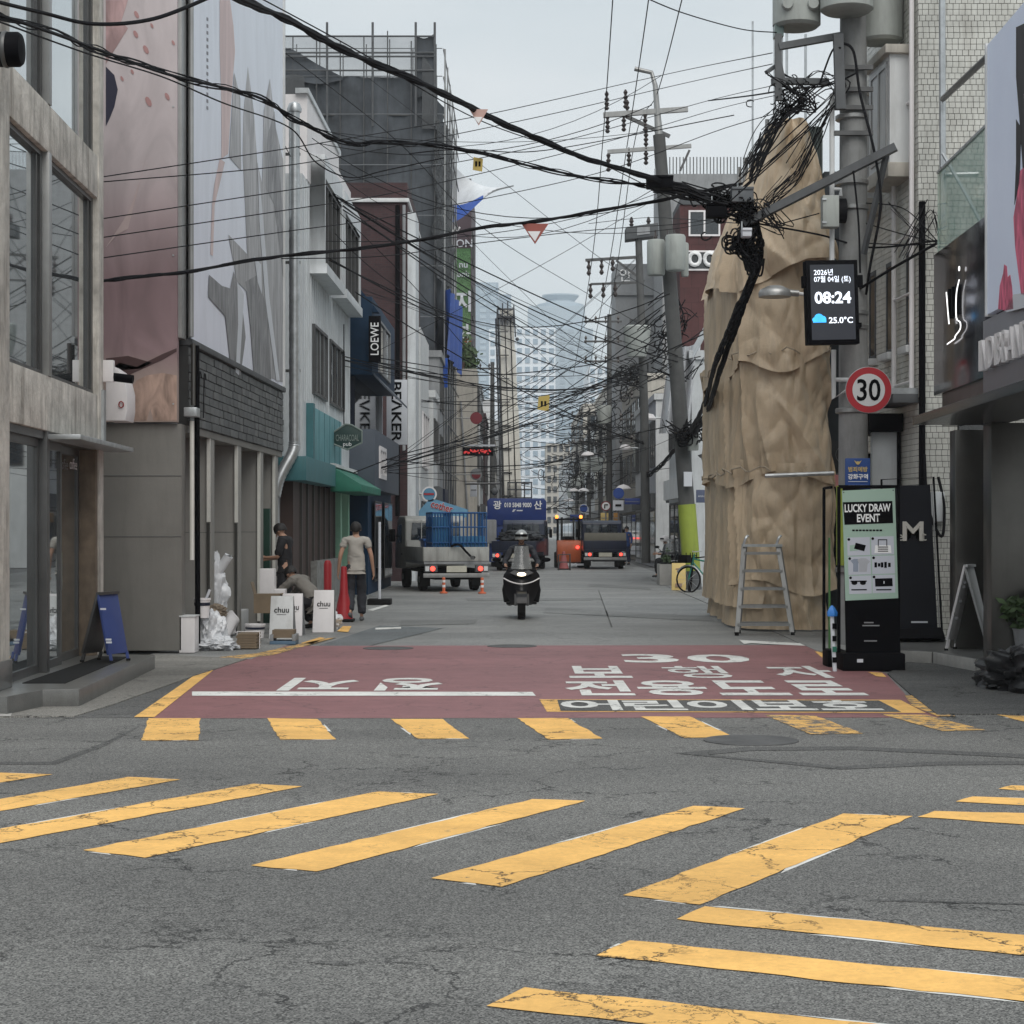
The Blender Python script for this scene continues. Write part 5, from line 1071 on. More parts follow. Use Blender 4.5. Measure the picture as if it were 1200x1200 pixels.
for i, (px, y0, Y, h) in enumerate(((758, 640, 95, 8.6), (714, 636, 105, 13.5), (704, 633, 130, 10), (690, 632, 150, 11), (683, 631, 175, 10), (676, 630, 205, 11), (671, 629, 240, 10), (668, 628, 290, 11), (577, 634, 118, 12), (590, 632, 150, 9), (604, 630, 190, 9))):
    g = P(px, 0, Y).x; lab = ('stout brown wooden pole behind the no left turn sign', 'tapering pole in front of the tall grey block', 'pole with three crossarms amid the wires, nearer of the far row', 'pole crowded with insulators in the far row', 'far pole carrying a pale lamp dome', 'far pole second from the end of the wires', 'slim far pole near the end of the road', 'last pole visible down the road', 'grey pole left of the ladder mast', 'slim pole just left of the blue truck panel', 'thin far pole right behind the ladder mast')[i]
    t = thing('utility_pole', lab, 'utility pole', (g, Y, 0), world=True, group='far utility poles')
    MB().tube([(g, Y, 0), (g, Y, h)], [.19, .12], 10).build('shaft', mat('brown pole', (.09, .08, .07), .9) if i == 0 else poledark, t)
    for k in range(3 if i < 8 else 1):
        z = h-.4-1.1*k; MB().beam((g-1.4, Y, z), (g+.7, Y, z), .1).build('crossarm', dalu, t)
        for dx in (-1.3, -.75, -.2, .5): MB().lathe([(.03, 0), (.08, .1), (.03, .2), (.08, .3), (.02, .42)], (g+dx, Y, z-.1), 6).build('insulator', porcelain, t)
    if i < 8:
        MB().lathe([(.35, 0), (.42, .9), (.36, 1.0)], (g-.3, Y-.4, h*.55), 14).build('transformer', transf, t)
        MB().lathe([(.02, .22), (.25, .15), (.4, 0), (.38, -.05)], (g-1.2, Y-.5, h*.42), 14).build('lamp_dome', white, t); MB().tube([(g, Y, h*.42), (g-1.0, Y-.5, h*.43)], .03, 6).build('lamp_arm', alu, t)
for i, (px, py, Y, lb) in enumerate(((760, 491, 75, 'white domed street lamp on a curled arm beside the pole'), (733, 526, 90, 'smaller white domed street lamp hanging left of the brown pole'))):
    t = thing('street_lamp', lb, 'street lamp', P(px, py, Y), world=True); p = P(px, py, Y)
    MB().lathe([(.01, .22), (.2, .18), (.3, .02), (.28, -.05)], p, 18).build('lamp_shade', white, t); MB().tube(spline([p+V((.25, 0, .05)), p+V((.9, 0, .02)), p+V((1.3, 0, -.1))]), .03, 8).build('arm', galv, t)

# ---------------------------------------------------------------- cables
def wire(pts, r, label, group=None, sg_=None, name='overhead_cable', n=24, strands=1, spread=.03, parent=None):
    p = [P(*q) for q in pts]
    line = sag(p[0], p[1], sg_, n) if sg_ is not None else spline(p, 10)
    b = MB(); rd = random.Random(len(label)+int(pts[0][0]))
    for s in range(strands):
        ph = rd.random()*6.28; f_ = rd.uniform(.3, .8); k = spread*(s > 0)
        b.tube([q+V((0, k*math.sin(ph+i*f_), k*math.cos(ph+i*f_))) for i, q in enumerate(line)], r*(1 if s == 0 else rd.uniform(.35, .7)), 6)
    o = b.build(name, cable, None, recalc=False); tag(o, label, 'cable', group); return o
wire([(255, -12, 15), (330, 20, 17), (410, 62, 18.5), (500, 100, 20), (590, 145, 22), (700, 190, 24), (790, 216, 26), (850, 238, 26.5), (885, 245, 26.2)], .026, 'thickest black cable bundle crossing from top left to the cable knot', strands=5, spread=.03)
wire([(-30, 8, 14), (60, 38, 15.5), (120, 60, 17), (200, 88, 18.5), (300, 113, 20.5), (345, 140, 21), (400, 165, 21.7), (450, 168, 22.3), (525, 171, 23.3), (610, 192, 24.3), (700, 210, 25.3), (770, 220, 26), (850, 240, 26.4)], .016, 'second cable bundle, dipping across the netted building towards the knot', strands=5, spread=.035)
wire([(-20, -2, 14), (50, 15, 15), (110, 28, 15.5), (180, 22, 16), (250, -5, 16.5)], .017, 'sagging cable across the upper window of the concrete shop')
wire([(-10, 22, 14), (100, 62, 16.5), (190, 90, 18), (260, 120, 19), (340, 150, 21), (370, 190, 21.5), (410, 208, 22), (450, 200, 22.5), (520, 185, 23.4)], .008, 'thin drooping telephone wire under the second bundle')
wire([(121, 329, 21.95), (220, 318, 23), (330, 300, 24), (450, 288, 24.6), (560, 268, 25), (650, 256, 25.4), (765, 236, 26), (870, 215, 26.2)], .018, 'double cable running level from the concrete shop across the street', strands=3, spread=.02)
for i, (q, lb) in enumerate((([(122, 207, 22), (330, 175, 26), (480, 150, 30), (590, 130, 33), (790, 85, 40), (905, 62, 26)], 'thin wire, topmost of those strung across the pink poster'), ([(122, 213, 22), (335, 194, 26), (480, 168, 30), (640, 135, 35), (800, 98, 38), (905, 75, 26)], 'thin wire just below the topmost across the pink poster'),
        ([(122, 256, 22), (330, 224, 26), (480, 200, 30), (660, 165, 35), (830, 118, 40), (930, 95, 26)], 'thin wire, third down across the pink poster'), ([(122, 278, 22), (330, 247, 26), (480, 222, 30), (690, 172, 36), (840, 128, 40), (940, 105, 26)], 'thin wire, fourth down across the pink poster'),
        ([(122, 302, 22), (330, 272, 26), (480, 250, 30), (700, 203, 36), (850, 150, 34), (960, 120, 26)], 'thin wire, lowest single one across the pink poster'), ([(330, 303, 25), (450, 300, 27), (560, 285, 30), (690, 270, 33), (800, 262, 36), (865, 250, 27)], 'thin wire just under the level double cable'),
        ([(300, -5, 18), (420, 60, 20), (560, 140, 23), (700, 190, 25), (800, 240, 26)], 'thin messenger wire above the thickest bundle'))): wire(q, .007, lb, 'thin wires across the street')
for i, (q, lb) in enumerate((([(722, -80, 33), (718, 0, 37), (706, 170, 52), (693, 310, 62), (672, 440, 105)], 'power line, left of three running down the street'), ([(768, -80, 33), (760, 0, 37), (735, 170, 52), (712, 320, 62), (688, 445, 105)], 'power line, middle of three running down the street'), ([(812, -60, 33), (799, 0, 37), (770, 110, 50), (745, 160, 52), (722, 320, 62), (700, 445, 105)], 'power line, right of three running down the street'))): wire(q, .012, lb, 'power lines running down the street')
for i, (q, lb) in enumerate((([(325, 55, 33), (465, 165, 40), (570, 270, 46), (690, 345, 55), (785, 400, 50)], 'long diagonal wire falling from the upper left to the transformer pole'), ([(430, 90, 60), (560, 190, 58), (700, 300, 55), (775, 345, 50)], 'diagonal wire falling past the torn banner to the transformers'),
        ([(352, 205, 38.5), (480, 330, 42), (560, 420, 50), (640, 470, 62), (700, 500, 80)], 'diagonal wire falling across the red brick house'), ([(520, 250, 74), (600, 330, 70), (680, 405, 66), (752, 440, 62)], 'wire falling in front of the hazy towers, upper'), ([(530, 300, 80), (610, 390, 74), (690, 470, 66), (755, 520, 62)], 'wire falling in front of the hazy towers, lower'),
        ([(450, 548, 46), (520, 522, 47), (600, 490, 48), (700, 450, 49), (790, 410, 50), (870, 350, 36)], 'cable rising from the navy boutique to the transformer pole'), ([(400, 560, 44), (480, 530, 46), (600, 500, 48), (720, 440, 49), (850, 380, 34)], 'cable rising just under its neighbour from the teal shop'),
        ([(400, 421, 44), (470, 434, 47), (560, 440, 49), (660, 432, 50), (720, 420, 50), (790, 390, 50)], 'cable slung low across the street before the BEAKER banners'), ([(432, 423, 46), (520, 440, 50), (640, 480, 56), (757, 520, 62)], 'cable from the navy box falling to the brown pole'),
        ([(560, 555, 90), (640, 560, 90), (720, 556, 90), (790, 548, 70)], 'black cable level above the forklift'), ([(749, -6, 22), (800, 15, 23.5), (868, 34, 25.5), (910, 38, 26)], 'thin wire at the top right reaching the pole arm'),
        ([(480, 180, 24), (540, 175, 25), (480, 90, 40)][:2]+[(640, 176, 30), (860, 135, 26)], 'fine wire rising past the crossarm pole'), ([(331, 165, 33.35), (400, 300, 50), (420, 345, 58)], 'slack wire dangling before the red brick house'),
        ([(690, 262, 50), (760, 255, 50), (870, 262, 27)], 'short wire at the switch box'), ([(890, 305, 26), (960, 312, 26)][:0]+[(905, 265, 26), (960, 250, 26)], 'short wire to the pale equipment box'), ([(888, 262, 26.2), (960, 275, 26), (1020, 290, 26), (1098, 282, 25)], 'cable running from the knot to the tiled house'),
        ([(1008, 338, 26), (1050, 312, 25.4), (1098, 285, 24.8)], 'thick service cable rising to the corner of the tiled house'), ([(1015, 238, 26), (1060, 245, 25.5), (1098, 282, 25)], 'thin drop wire at the tiled house, upper'), ([(1015, 262, 26), (1060, 275, 25.5), (1098, 284, 25)], 'thin drop wire at the tiled house, middle'), ([(1015, 285, 26), (1065, 287, 25.5), (1098, 286, 25)], 'thin drop wire at the tiled house, lower'),
        ([(985, 50, 25.8), (1000, 60, 25.7), (1008, 110, 25.7), (1025, 180, 25.6), (1032, 240, 25.6), (1020, 310, 25.8), (1015, 345, 26)], 'thick black cable looping down the concrete pole'), ([(960, 100, 26), (975, 60, 25.8), (985, 56, 25.7)], 'black jumper cable beside the pole transformers'),
        ([(1000, 200, 25.6), (1006, 260, 25.7), (1008, 320, 25.8)], 'slim cable clipped to the concrete pole'), ([(830, 118, 40), (880, 112, 32), (930, 104, 27), (970, 100, 26), (1005, 85, 25.8)], 'cable splice rising to the pole clamps'))):
    wire(q, .02 if 'thick' in lb else (.013 if 'cable' in lb else .008), lb)
# hanging bundles that drop from the knot to the transformer pole
for k, (q, lb) in enumerate((([(878, 250, 26.3), (872, 285, 26.5), (882, 318, 27), (864, 362, 27), (850, 398, 27.8), (837, 430, 29), (829, 462, 33), (818, 490, 42), (808, 505, 49.4)], 'heavy cable bundle sweeping down from the knot to the lime wrapped pole'), ([(885, 255, 26.3), (892, 300, 26.6), (876, 345, 27), (862, 385, 27.6), (845, 430, 28.8), (834, 468, 32), (822, 496, 42), (812, 508, 49.4)], 'twin heavy cable bundle hanging just right of its neighbour'))):
    wire(q, .035, lb, strands=11, spread=.075)
wire([(805, 495, 49.5), (795, 520, 52), (775, 545, 60), (757, 555, 62), (752, 520, 62)], .03, 'cable bundle looping low between the lime wrapped and brown poles', strands=6, spread=.08)
kn = MB(); rd = random.Random(11)
def tangle(b, pts, n, r, sp, Y0):
    for i in range(n):
        k = rd.randrange(len(pts)-1); m = rd.randint(k+1, min(len(pts)-1, k+4)); g = [rd.gauss(0, sp*.6), rd.gauss(0, sp*.6)]; y = Y0+rd.uniform(-.4, .4)
        q = [P(p[0]+g[0]+rd.gauss(0, sp*.45), p[1]+g[1]+rd.gauss(0, sp*.45)+(rd.uniform(0, sp*.8) if 0 < ii < m-k else 0), y+rd.uniform(-.1, .1)*Y0/26) for ii, p in enumerate(pts[k:m+1])]
        b.tube(spline(q, 6), rd.uniform(.4, 1)*r, 5, cap=False)
def loops(b, n, c, s, r, Y0):
    for i in range(n):
        x, y = c[0]+rd.gauss(0, s), c[1]+rd.gauss(0, s*.8); a, e, t0, k = rd.uniform(3, 10), rd.uniform(3, 11), rd.random()*6.28, rd.uniform(3.5, 6)
        b.tube([P(x+a*math.cos(t0+k*q/14)+rd.gauss(0, .3), y+e*math.sin(t0+k*q/14)+q*.3, Y0+.2*math.sin(q+i)) for q in range(15)], r, 5, cap=False)
tangle(kn, [(770, 215), (800, 220), (830, 230), (850, 235), (870, 240), (880, 250), (870, 265)], 100, .018, 6, 26.4)
loops(kn, 34, (838, 236), 12, .012, 26.3); loops(kn, 46, (872, 282), 8, .013, 26.2); loops(kn, 24, (930, 112), 16, .008, 26); loops(kn, 26, (880, 245), 10, .009, 26.1)
tangle(kn, [(862, 255), (880, 260), (872, 290), (885, 300), (880, 315), (868, 280)], 70, .017, 6, 26.4)
tangle(kn, [(905, 90), (930, 100), (950, 120), (920, 130), (880, 200), (900, 150), (960, 95), (985, 110), (850, 235)], 40, .011, 9, 26.1)
tangle(kn, [(860, 245), (915, 265), (900, 235), (930, 205), (960, 150), (985, 95)], 30, .009, 8, 26.2)
tangle(kn, [(1040, 235), (1070, 265), (1098, 282), (1090, 245), (1060, 300)], 16, .008, 6, 25.3)
o = kn.build('cable_tangle', cable, None, kind='stuff', recalc=False); tag(o, 'dense knot of black telephone cables beside the concrete pole', 'cables')
ft = MB()
tangle(ft, [(740, 395), (765, 370), (790, 350), (800, 370), (785, 400), (770, 425), (800, 440), (820, 420)], 26, .018, 9, 51); loops(ft, 22, (790, 390), 14, .016, 51)
tangle(ft, [(785, 500), (797, 512), (808, 505), (818, 500), (832, 488)], 30, .02, 6, 49.6); loops(ft, 18, (806, 508), 7, .02, 49.5)
tangle(ft, [(640, 470), (690, 458), (730, 440), (760, 445), (790, 430)], 16, .02, 8, 75); loops(ft, 26, (735, 440), 11, .018, 75)
for k in range(46): 
    y = rd.uniform(468, 600); x = rd.uniform(600, 690); ft.tube(sag(P(x, y+rd.gauss(0, 6), rd.uniform(95, 170)), P(x+rd.uniform(40, 130), y+rd.gauss(-8, 16), rd.uniform(80, 150)), rd.uniform(.1, .9), 12), .022, 5, cap=False)
for k in range(16): 
    y = rd.uniform(440, 560); ft.tube(sag(P(rd.uniform(535, 560), y, 95), P(rd.uniform(620, 700), y+rd.gauss(-10, 25), 100), rd.uniform(.2, 1), 12), .016, 5, cap=False)
loops(ft, 40, (690, 500), 22, .024, 115); loops(ft, 40, (680, 560), 22, .03, 150)
LA = [(352, 205, 38.5), (345, 290, 37.2), (400, 421, 44), (400, 330, 44), (432, 423, 46), (450, 548, 47), (478, 300, 60), (480, 470, 60), (528, 330, 92), (525, 520, 90)]
RA = [(788, 215, 50), (794, 345, 50), (802, 420, 50), (806, 505, 50), (752, 303, 62), (756, 440, 62), (757, 520, 62), (712, 445, 105), (697, 400, 130), (742, 445, 75)]
for k in range(24):           # service lines strung from house corners to the poles
    a, b_ = rd.choice(LA), rd.choice(RA)
    for q in range(rd.choice((1, 1, 2, 3))):
        ft.tube(sag(P(a[0]+rd.gauss(0, 2), a[1]+rd.gauss(0, 5), a[2]), P(b_[0]+rd.gauss(0, 2), b_[1]+rd.gauss(0, 5), b_[2]), rd.uniform(.1, .7), 16), rd.choice((.007, .009, .015)), 5, cap=False)
for k in range(7):
    y0 = rd.uniform(130, 330); x0 = rd.uniform(340, 400); ft.tube(sag(P(x0, y0, F*4.1/(625-x0)+.5), P(rd.uniform(760, 900), y0+rd.uniform(-60, 120), rd.uniform(27, 45)), rd.uniform(.2, 1.2), 16), rd.choice((.006, .008)), 5, cap=False)
o = ft.build('cable_tangle', cable, None, kind='stuff', recalc=False); tag(o, 'mass of crossing wires between the far poles down the street', 'cables')
for i, (px, py, Y, w_, h_, m, lb) in enumerate(((868, 232, 26.2, .3, .19, mat('splice box', (.13, .14, .15), .5), 'grey splice box hung in the cable knot'), (873, 276, 26, .13, .1, paper, 'small white tag plate in the hanging cables'), (772, 217, 25.9, .36, .15, black, 'black cable joint sleeve at the left of the knot'), (838, 250, 26.2, .28, .18, black, 'black joint box under the cable knot'))):
    t = thing('splice_box', lb, 'cable box', P(px, py, Y), world=True); p = P(px, py, Y)
    MB().box(p.x-w_/2, Y-.25, p.z-h_/2, p.x+w_/2, Y-.05, p.z+h_/2).build('case', m, t, .02); MB().box(p.x-w_/2, Y-.27, p.z+h_/2-.02, p.x+w_/2, Y-.03, p.z+h_/2+.015).build('lid', m, t, .006)
    MB().tube([(p.x-.06, Y-.15, p.z+h_/2), (p.x-.06, Y-.15, p.z+h_/2+.12)], .012, 6).build('hanger', galv, t)
for i, (px, py, Y, s, m, lb) in enumerate(((561, 136, 21.3, 11, (.5, .32, .28), 'small triangular warning tag under the thickest bundle'), (627, 270, 25.3, 16, (.32, .09, .07), 'wider red and white triangular tag on the level cable'))):
    t = thing('warning_tag', lb, 'tag', P(px, py, Y), world=True); MB().prism([P(px-s, py-8, Y-.05), P(px+s, py-8, Y-.05), P(px, py+s, Y-.05)], (0, .01, 0)).build('plate', mat('tag %d' % i, m, .6), t)
    MB().prism([P(px-s*.55, py+1, Y-.056), P(px+s*.4, py+1, Y-.056), P(px, py+s*.8, Y-.056)], (0, .005, 0)).build('mark', signwhite, t)
for px, py, Y, lb in ((560, 192, 23.8, 'small yellow square tag hanging from the second bundle'), (637, 473, 50, 'yellow tag with black dots hanging from the low cable')):
    t = thing('warning_tag', lb, 'tag', P(px, py, Y), world=True); k = 1 if Y < 30 else 1.2
    MB().prism([P(px-5*k, py-8, Y), P(px+6*k, py-6-(k > 1)*4, Y), P(px+5*k, py+9, Y), P(px-6*k, py+7, Y)], (0, .01, 0)).build('plate', mat('tag yellow', (.5, .37, .1), .6), t)
    for dx in (-2, 2): MB().prism([P(px+dx-1.2, py-3, Y-.004), P(px+dx+1.2, py-3, Y-.004), P(px+dx+1.2, py+3, Y-.004), P(px+dx-1.2, py+3, Y-.004)], (0, .003, 0)).build('mark', inkblack, t)
# ---------------------------------------------------------------- stands, boards and small things
st = thing('event_stand', 'black framed sage green LUCKY DRAW EVENT poster stand on heavy black foot', 'poster stand', (4.02, 21.6, 0), world=True)
zz = lambda y: 1.6+(620-y)*21.45/F
xx = lambda x: (x-600)*21.45/F
MB().box(xx(985), 21.3, .0, xx(1058), 21.85, .2).build('foot', black, st, .02); MB().box(xx(978), 21.9, 0, xx(1000), 22.3, .2).build('foot', black, st, .02)
b = MB()
for x in (984, 1054): b.box(xx(x)-.015, 21.5, .2, xx(x)+.02, 21.54, 2.08)
b.box(xx(984), 21.5, 2.06, xx(1056), 21.54, 2.1); b.box(xx(974)-.01, 21.95, .2, xx(974)+.02, 22.0, 2.08); b.box(xx(974), 21.52, 2.06, xx(974)+.03, 22, 2.09); b.build('frame', black, st, .005)
tz = lambda x, y, d=0: V((xx(x)+.0, 21.47-d, zz(y)))
def pq(name, pts, m, d, th=.003): return MB().prism([tz(x, y, d) for x, y in pts], (0, th, 0)).build(name, m, st)
pq('lower_panel', [(988, 572), (1050, 574), (1056, 772), (992, 776)], inkblack, 0, .02)
pq('print_sheet', [(987, 575), (1049, 572), (1053, 701), (991, 704)], mintprint, .004)
pq('title_band', [(988, 588.5), (1046, 587), (1047, 613), (990, 615)], inkblack, .006)
tx = lambda s, x, y, w, h, m=paper, b=.0: text(s, tz(x, y, .0085), (1, 0, .02), (-.02, 0, 1), m, st, w=w*21.45/F, h=h*21.45/F, bold=b)
tx('LUCKY DRAW', 1017, 595.2, 54, 9.5, signwhite, .025); tx('EVENT', 1018, 607, 27, 9.5, signwhite, .025)
for i in range(9): pq('print_text', [(999+4*i, 620.5), (1002+4*i, 620.5), (1002+4*i, 622.5), (999+4*i, 622.5)], inkblack, .0062)
for i, (x, y) in enumerate(((993, 630), (1021, 629), (994, 652.5), (1022, 651.5), (995, 675), (1022.5, 674))):
    pq('print_card', [(x, y), (x+26.5, y-.7), (x+27, y+20.5), (x+.5, y+21.3)], mat('print pale lilac', (.5, .52, .58), .6, var=.03), .006)
    pq('print_dot', [(x+2+1.7*math.cos(a*.785), y+2.2+1.7*math.sin(a*.785)) for a in range(8)], inkblack, .0075)
pq('print_item', [(1003, 636), (1015, 639), (1013, 646), (1001, 643)], inkblack, .0078); pq('print_item', [(996, 639), (1005, 638), (1006, 645), (996, 646)], mintprint, .0077)
pq('print_item', [(1026, 639), (1044, 639), (1045, 648), (1025, 648)], signwhite, .0077); tx('TOTE', 1035, 643, 13, 3, inkblack) if False else None
for x in (1030, 1040): pq('print_item', [(x-1, 632), (x, 632), (x, 640), (x-1, 640)], inkblack, .0079)
pq('print_item', [(1030, 632), (1040, 632), (1040, 633), (1030, 633)], inkblack, .0079)
for k in range(3): pq('print_item', [(1029, 640.5+2.4*k), (1041, 640.5+2.4*k), (1041, 641.7+2.4*k), (1029, 641.7+2.4*k)], inkblack, .0079)
pq('print_item', [(997, 657), (1001, 655), (1006, 655), (1009, 659), (1006, 660), (1006, 670), (1000, 670), (1000, 661)], mat('print grey blue', (.25, .29, .36), .6), .0077); pq('print_item', [(1005, 656), (1009, 654), (1015, 654), (1020, 658), (1017, 661), (1016, 670), (1007, 670), (1007, 661)], mat('print grey', (.4, .41, .44), .6), .0078)
for x, h in ((1025, 4), (1029, 2), (1032.5, 4), (1036.5, 5), (1041, 3)): pq('print_item', [(x, 661-h/2), (x+3, 661-h/2), (x+3, 663+h/2), (x, 663+h/2)], inkblack, .0078)
for x in (1001.5, 1011.5): pq('print_item', [(x+3.6*math.cos(a*.524), 683+2.6*math.sin(a*.524)) for a in range(12)], inkblack, .0078)
pq('print_item', [(997, 680.5), (1016, 680.3), (1016, 681.8), (997, 682)], inkblack, .0079)
pq('print_item', [(1025.5, 678), (1046, 677.5), (1046.5, 687), (1026, 687.5)], inkblack, .0078); pq('print_item', [(1035.6, 681), (1036.8, 681), (1036.8, 684), (1035.6, 684)], paper, .0082)
for x, w in ((998, 18), (1027, 18)): pq('print_text', [(x, 690.5), (x+w, 690.3), (x+w, 691.8), (x, 692)], inkblack, .0078)
for x, y, w in ((1013, 729, 11), (1011, 732.5, 20), (1013, 750.5, 15)): pq('print_text', [(x, y), (x+w, y), (x+w, y+1.4), (x, y+1.4)], mat('print dim', (.28, .28, .29), .6), .003)
for x, y in ((989, 577), (1047, 574.5)): MB().lathe([(.008, 0), (.008, .008)], tz(x, y, .008), 8, 'y').build('eyelet', dgrey, st)
pq('paper_tag', [(1001, 771), (1008, 771), (1008, 775), (1001, 775)], paper, .2)
MB().box(xx(979), 21.9, .22, xx(981), 21.94, 1.5).build('green_edge', mat('edge green', (.07, .2, .06), .4), st)
rp_ = thing('marker_rod', 'slim striped marker rod with a blue cap left of the sage poster stand', 'rod', (3.66, 21.4, 0), world=True)
MB().tube([(3.63, 21.3, 0), (3.60, 21.32, .62)], .025, 10).build('rod', paper, rp_); MB().lathe([(.06, 0), (.065, .04), (.03, .1), (.01, .12)], (3.6, 21.32, .62), 5).build('cap', mat('cap blue', (.03, .2, .6), .4), rp_)
for z in (.1, .22, .34, .48): MB().box(3.6, 21.27, z, 3.645, 21.29, z+.06).build('stripe', inkblack if z != .22 else green, rp_)
em = thing('board_stand', 'tall black stand board with white eMt lettering behind the poster stand', 'poster stand', P(1078, 745, 24.6), world=True)
q = lambda x, y, Y=24.4: P(x, y, Y)
MB().prism([q(1040, 570), (q(1090, 568)), q(1099, 742), q(1040, 742)], (0, .05, 0)).build('board', mat('board charcoal', (.009, .01, .015), .6, spec=.3), em)
fr = MB().tube([q(1036, 735), q(1033, 562), q(1094, 559), q(1104, 742)], .014, 6); fr.build('frame', black, em)
MB().tube([q(1092, 568, 24.38), q(1101, 735, 24.38)], .008, 6).build('edge_strip', alu, em)
MB().hexa([q(1040, 748, 24.2), q(1108, 748, 24.2), q(1108, 750, 24.8), q(1040, 750, 24.8), q(1040, 737, 24.3), q(1104, 735, 24.3), q(1104, 735, 24.7), q(1040, 737, 24.7)]).build('foot', black, em, .01)
silver = mat('print silver', (.55, .53, .48), .4)
text('M', q(1070, 622.5, 24.38), (1, 0, 0), (0, 0, 1), silver, em, w=.27, h=.25, bold=.02); text('e', q(1055, 630, 24.38), (1, 0, 0), (0, 0, 1), silver, em, h=.08); text('t', q(1083, 629, 24.38), (1, 0, 0), (0, 0, 1), silver, em, h=.1)
MB().box(*q(1068, 730, 24.37), *(q(1087, 728, 24.38))).build('print_mark', paper, em)
def aframe(name, label, foot0, foot1, top, y0, wid, m0, m1, z0=.15):
    t = thing(name, label, 'a-board', ((foot0[0]+foot1[0])/2, y0, z0), world=True)
    out = []
    for k, (a, m) in enumerate(((foot0, m0), (foot1, m1))):
        p0 = V((a[0], a[1], z0)); p1 = V(top); w = V(wid)
        d = (p1-p0)*.12
        o = MB().prism([p0+d, p1, p1+w, p0+d+w], (p1-p0).cross(w).normalized()*.03).build('board', m, t, .005)
        for s in (.06, .94): MB().beam(p0+w*s, p0+d*1.1+w*s, .03).build('leg', m, t); MB().beam(p0+w*s, p0+w*s+V((0, 0, .025)), .04).build('foot', rubber, t)
        out.append((p0, p1, w))
    MB().beam(V(top), V(top)+V(wid), .05, .03).build('hinge', m1, t)
    return t, out
p0, p1, pt_ = P(1108, 762, 22.6), P(1163, 762, 22.6), P(1130, 663, 22.6)
af, oo = aframe('a_board', 'white A shaped pavement board standing open on the stone platform', (p0.x, 22.6), (p1.x, 22.75), (pt_.x+.02, 22.62, 1.16), 22.6, (.2, .34, 0), white, offwhite)
for k, z in ((.42, 'x'), (.62, 'x'), (.2, 'x'), (.25, 'x')):
    a = oo[0][0].lerp(oo[0][1], 1-k); MB().beam(a+V((.02, -.02, 0)), a+V((.05, -.02, .01)), .012, .03).build('print_mark', mgrey, af)
bl, _ = aframe('a_board', 'blue A shaped pavement board standing on the entrance step', (-4.28, 20.2), (-4.62, 20.3), (-4.42, 20.25, .91), 20.2, (.12, .4, 0), mat('board blue', (.035, .06, .2), .45), dalu, .172)
for t_ in (.3, .34, .78): a = V((-4.28, 20.17, .172)).lerp(V((-4.42, 20.22, .91)), t_); MB().beam(a+V((-.0, -.01, 0)), a+V((.06, -.01, 0)), .012, .02).build('print_mark', paper, bl)
def chuu(label, px0, px1, py0, py1, Y, m, lean=.12, txt=True):
    a, c = P(px0, py1, Y), P(px1, py0, Y); a.z = max(a.z, .0); t = thing('shop_board', label, 'a-board', (a.x, Y, 0), world=True, group='chuu pavement boards')
    for k, d in ((0, 0), (1, .42)):
        y0, y1 = (Y, Y+.17) if k == 0 else (Y+.45, Y+.22)
        MB().hexa([(a.x, y0, .0), (c.x, y0, .0), (c.x, y0+.03, .0), (a.x, y0+.03, .0), (a.x+.01, y1, c.z), (c.x-.01, y1, c.z), (c.x-.01, y1+.03, c.z), (a.x+.01, y1+.03, c.z)]).build('board', m if k == 0 else mgrey, t, .006)
    if txt:
        z = c.z*.68; y = Y+.17*.68-.012; text('chuu', (a.x*.5+c.x*.5, y, z), (1, 0, 0), (0, .24, 1), inkblack, t, w=(c.x-a.x)*.62, h=.085, bold=.01)
        MB().box(a.x*.7+c.x*.3, y-.012, z-.075, a.x*.3+c.x*.7, y-.004, z-.068).build('underline', inkblack, t)
    return t
chuu('worn grey white board lettered chuu, nearest of the three', 315, 343, 699, 750, 27.6, offwhite); chuu('white board half hidden behind the worn chuu board', 329, 354, 696, 744, 28.4, white); chuu('clean white board lettered chuu standing by itself', 366, 391, 692, 741, 29.3, white)
def bucket(label, px, py, Y, r, h, z0=0):
    p = P(px, py, Y); t = thing('bucket', label, 'bucket', (p.x, Y, z0), world=True); MB().lathe([(r*.85, z0), (r, z0+h*.9), (r*1.08, z0+h*.9), (r*1.08, z0+h), (r*.96, z0+h), (r*.8, z0+.05)], (p.x, Y, 0), 22).build('pail', white, t)
    MB().lathe([(r*1.005, z0+h*.62), (r*1.01, z0+h*.62), (r*1.03, z0+h*.78), (r*1.02, z0+h*.78)], (p.x, Y, 0), 22).build('label_band', navyp, t); return t, p
t, p = bucket('white paint bucket with a stick in it on the low wall by the fins', 237, 722, 25.0, .105, .26, .43); MB().tube([(p.x, 25, .55), (p.x+.1, 25, .8)], .02, 8).build('stick', paper, t)
bucket('white bucket on the ground behind the cardboard pile', 299, 745, 27, .14, .2, .05)
wbx = thing('white_box', 'upright white box standing at the building corner', 'box', P(228, 765, 24.6), world=True); MB().box(-4.27, 24.3, .012, -4.07, 24.62, .48).build('carton', white, wbx, .008); MB().box(-4.27, 24.29, .47, -4.06, 24.63, .49).build('lid', offwhite, wbx, .004)
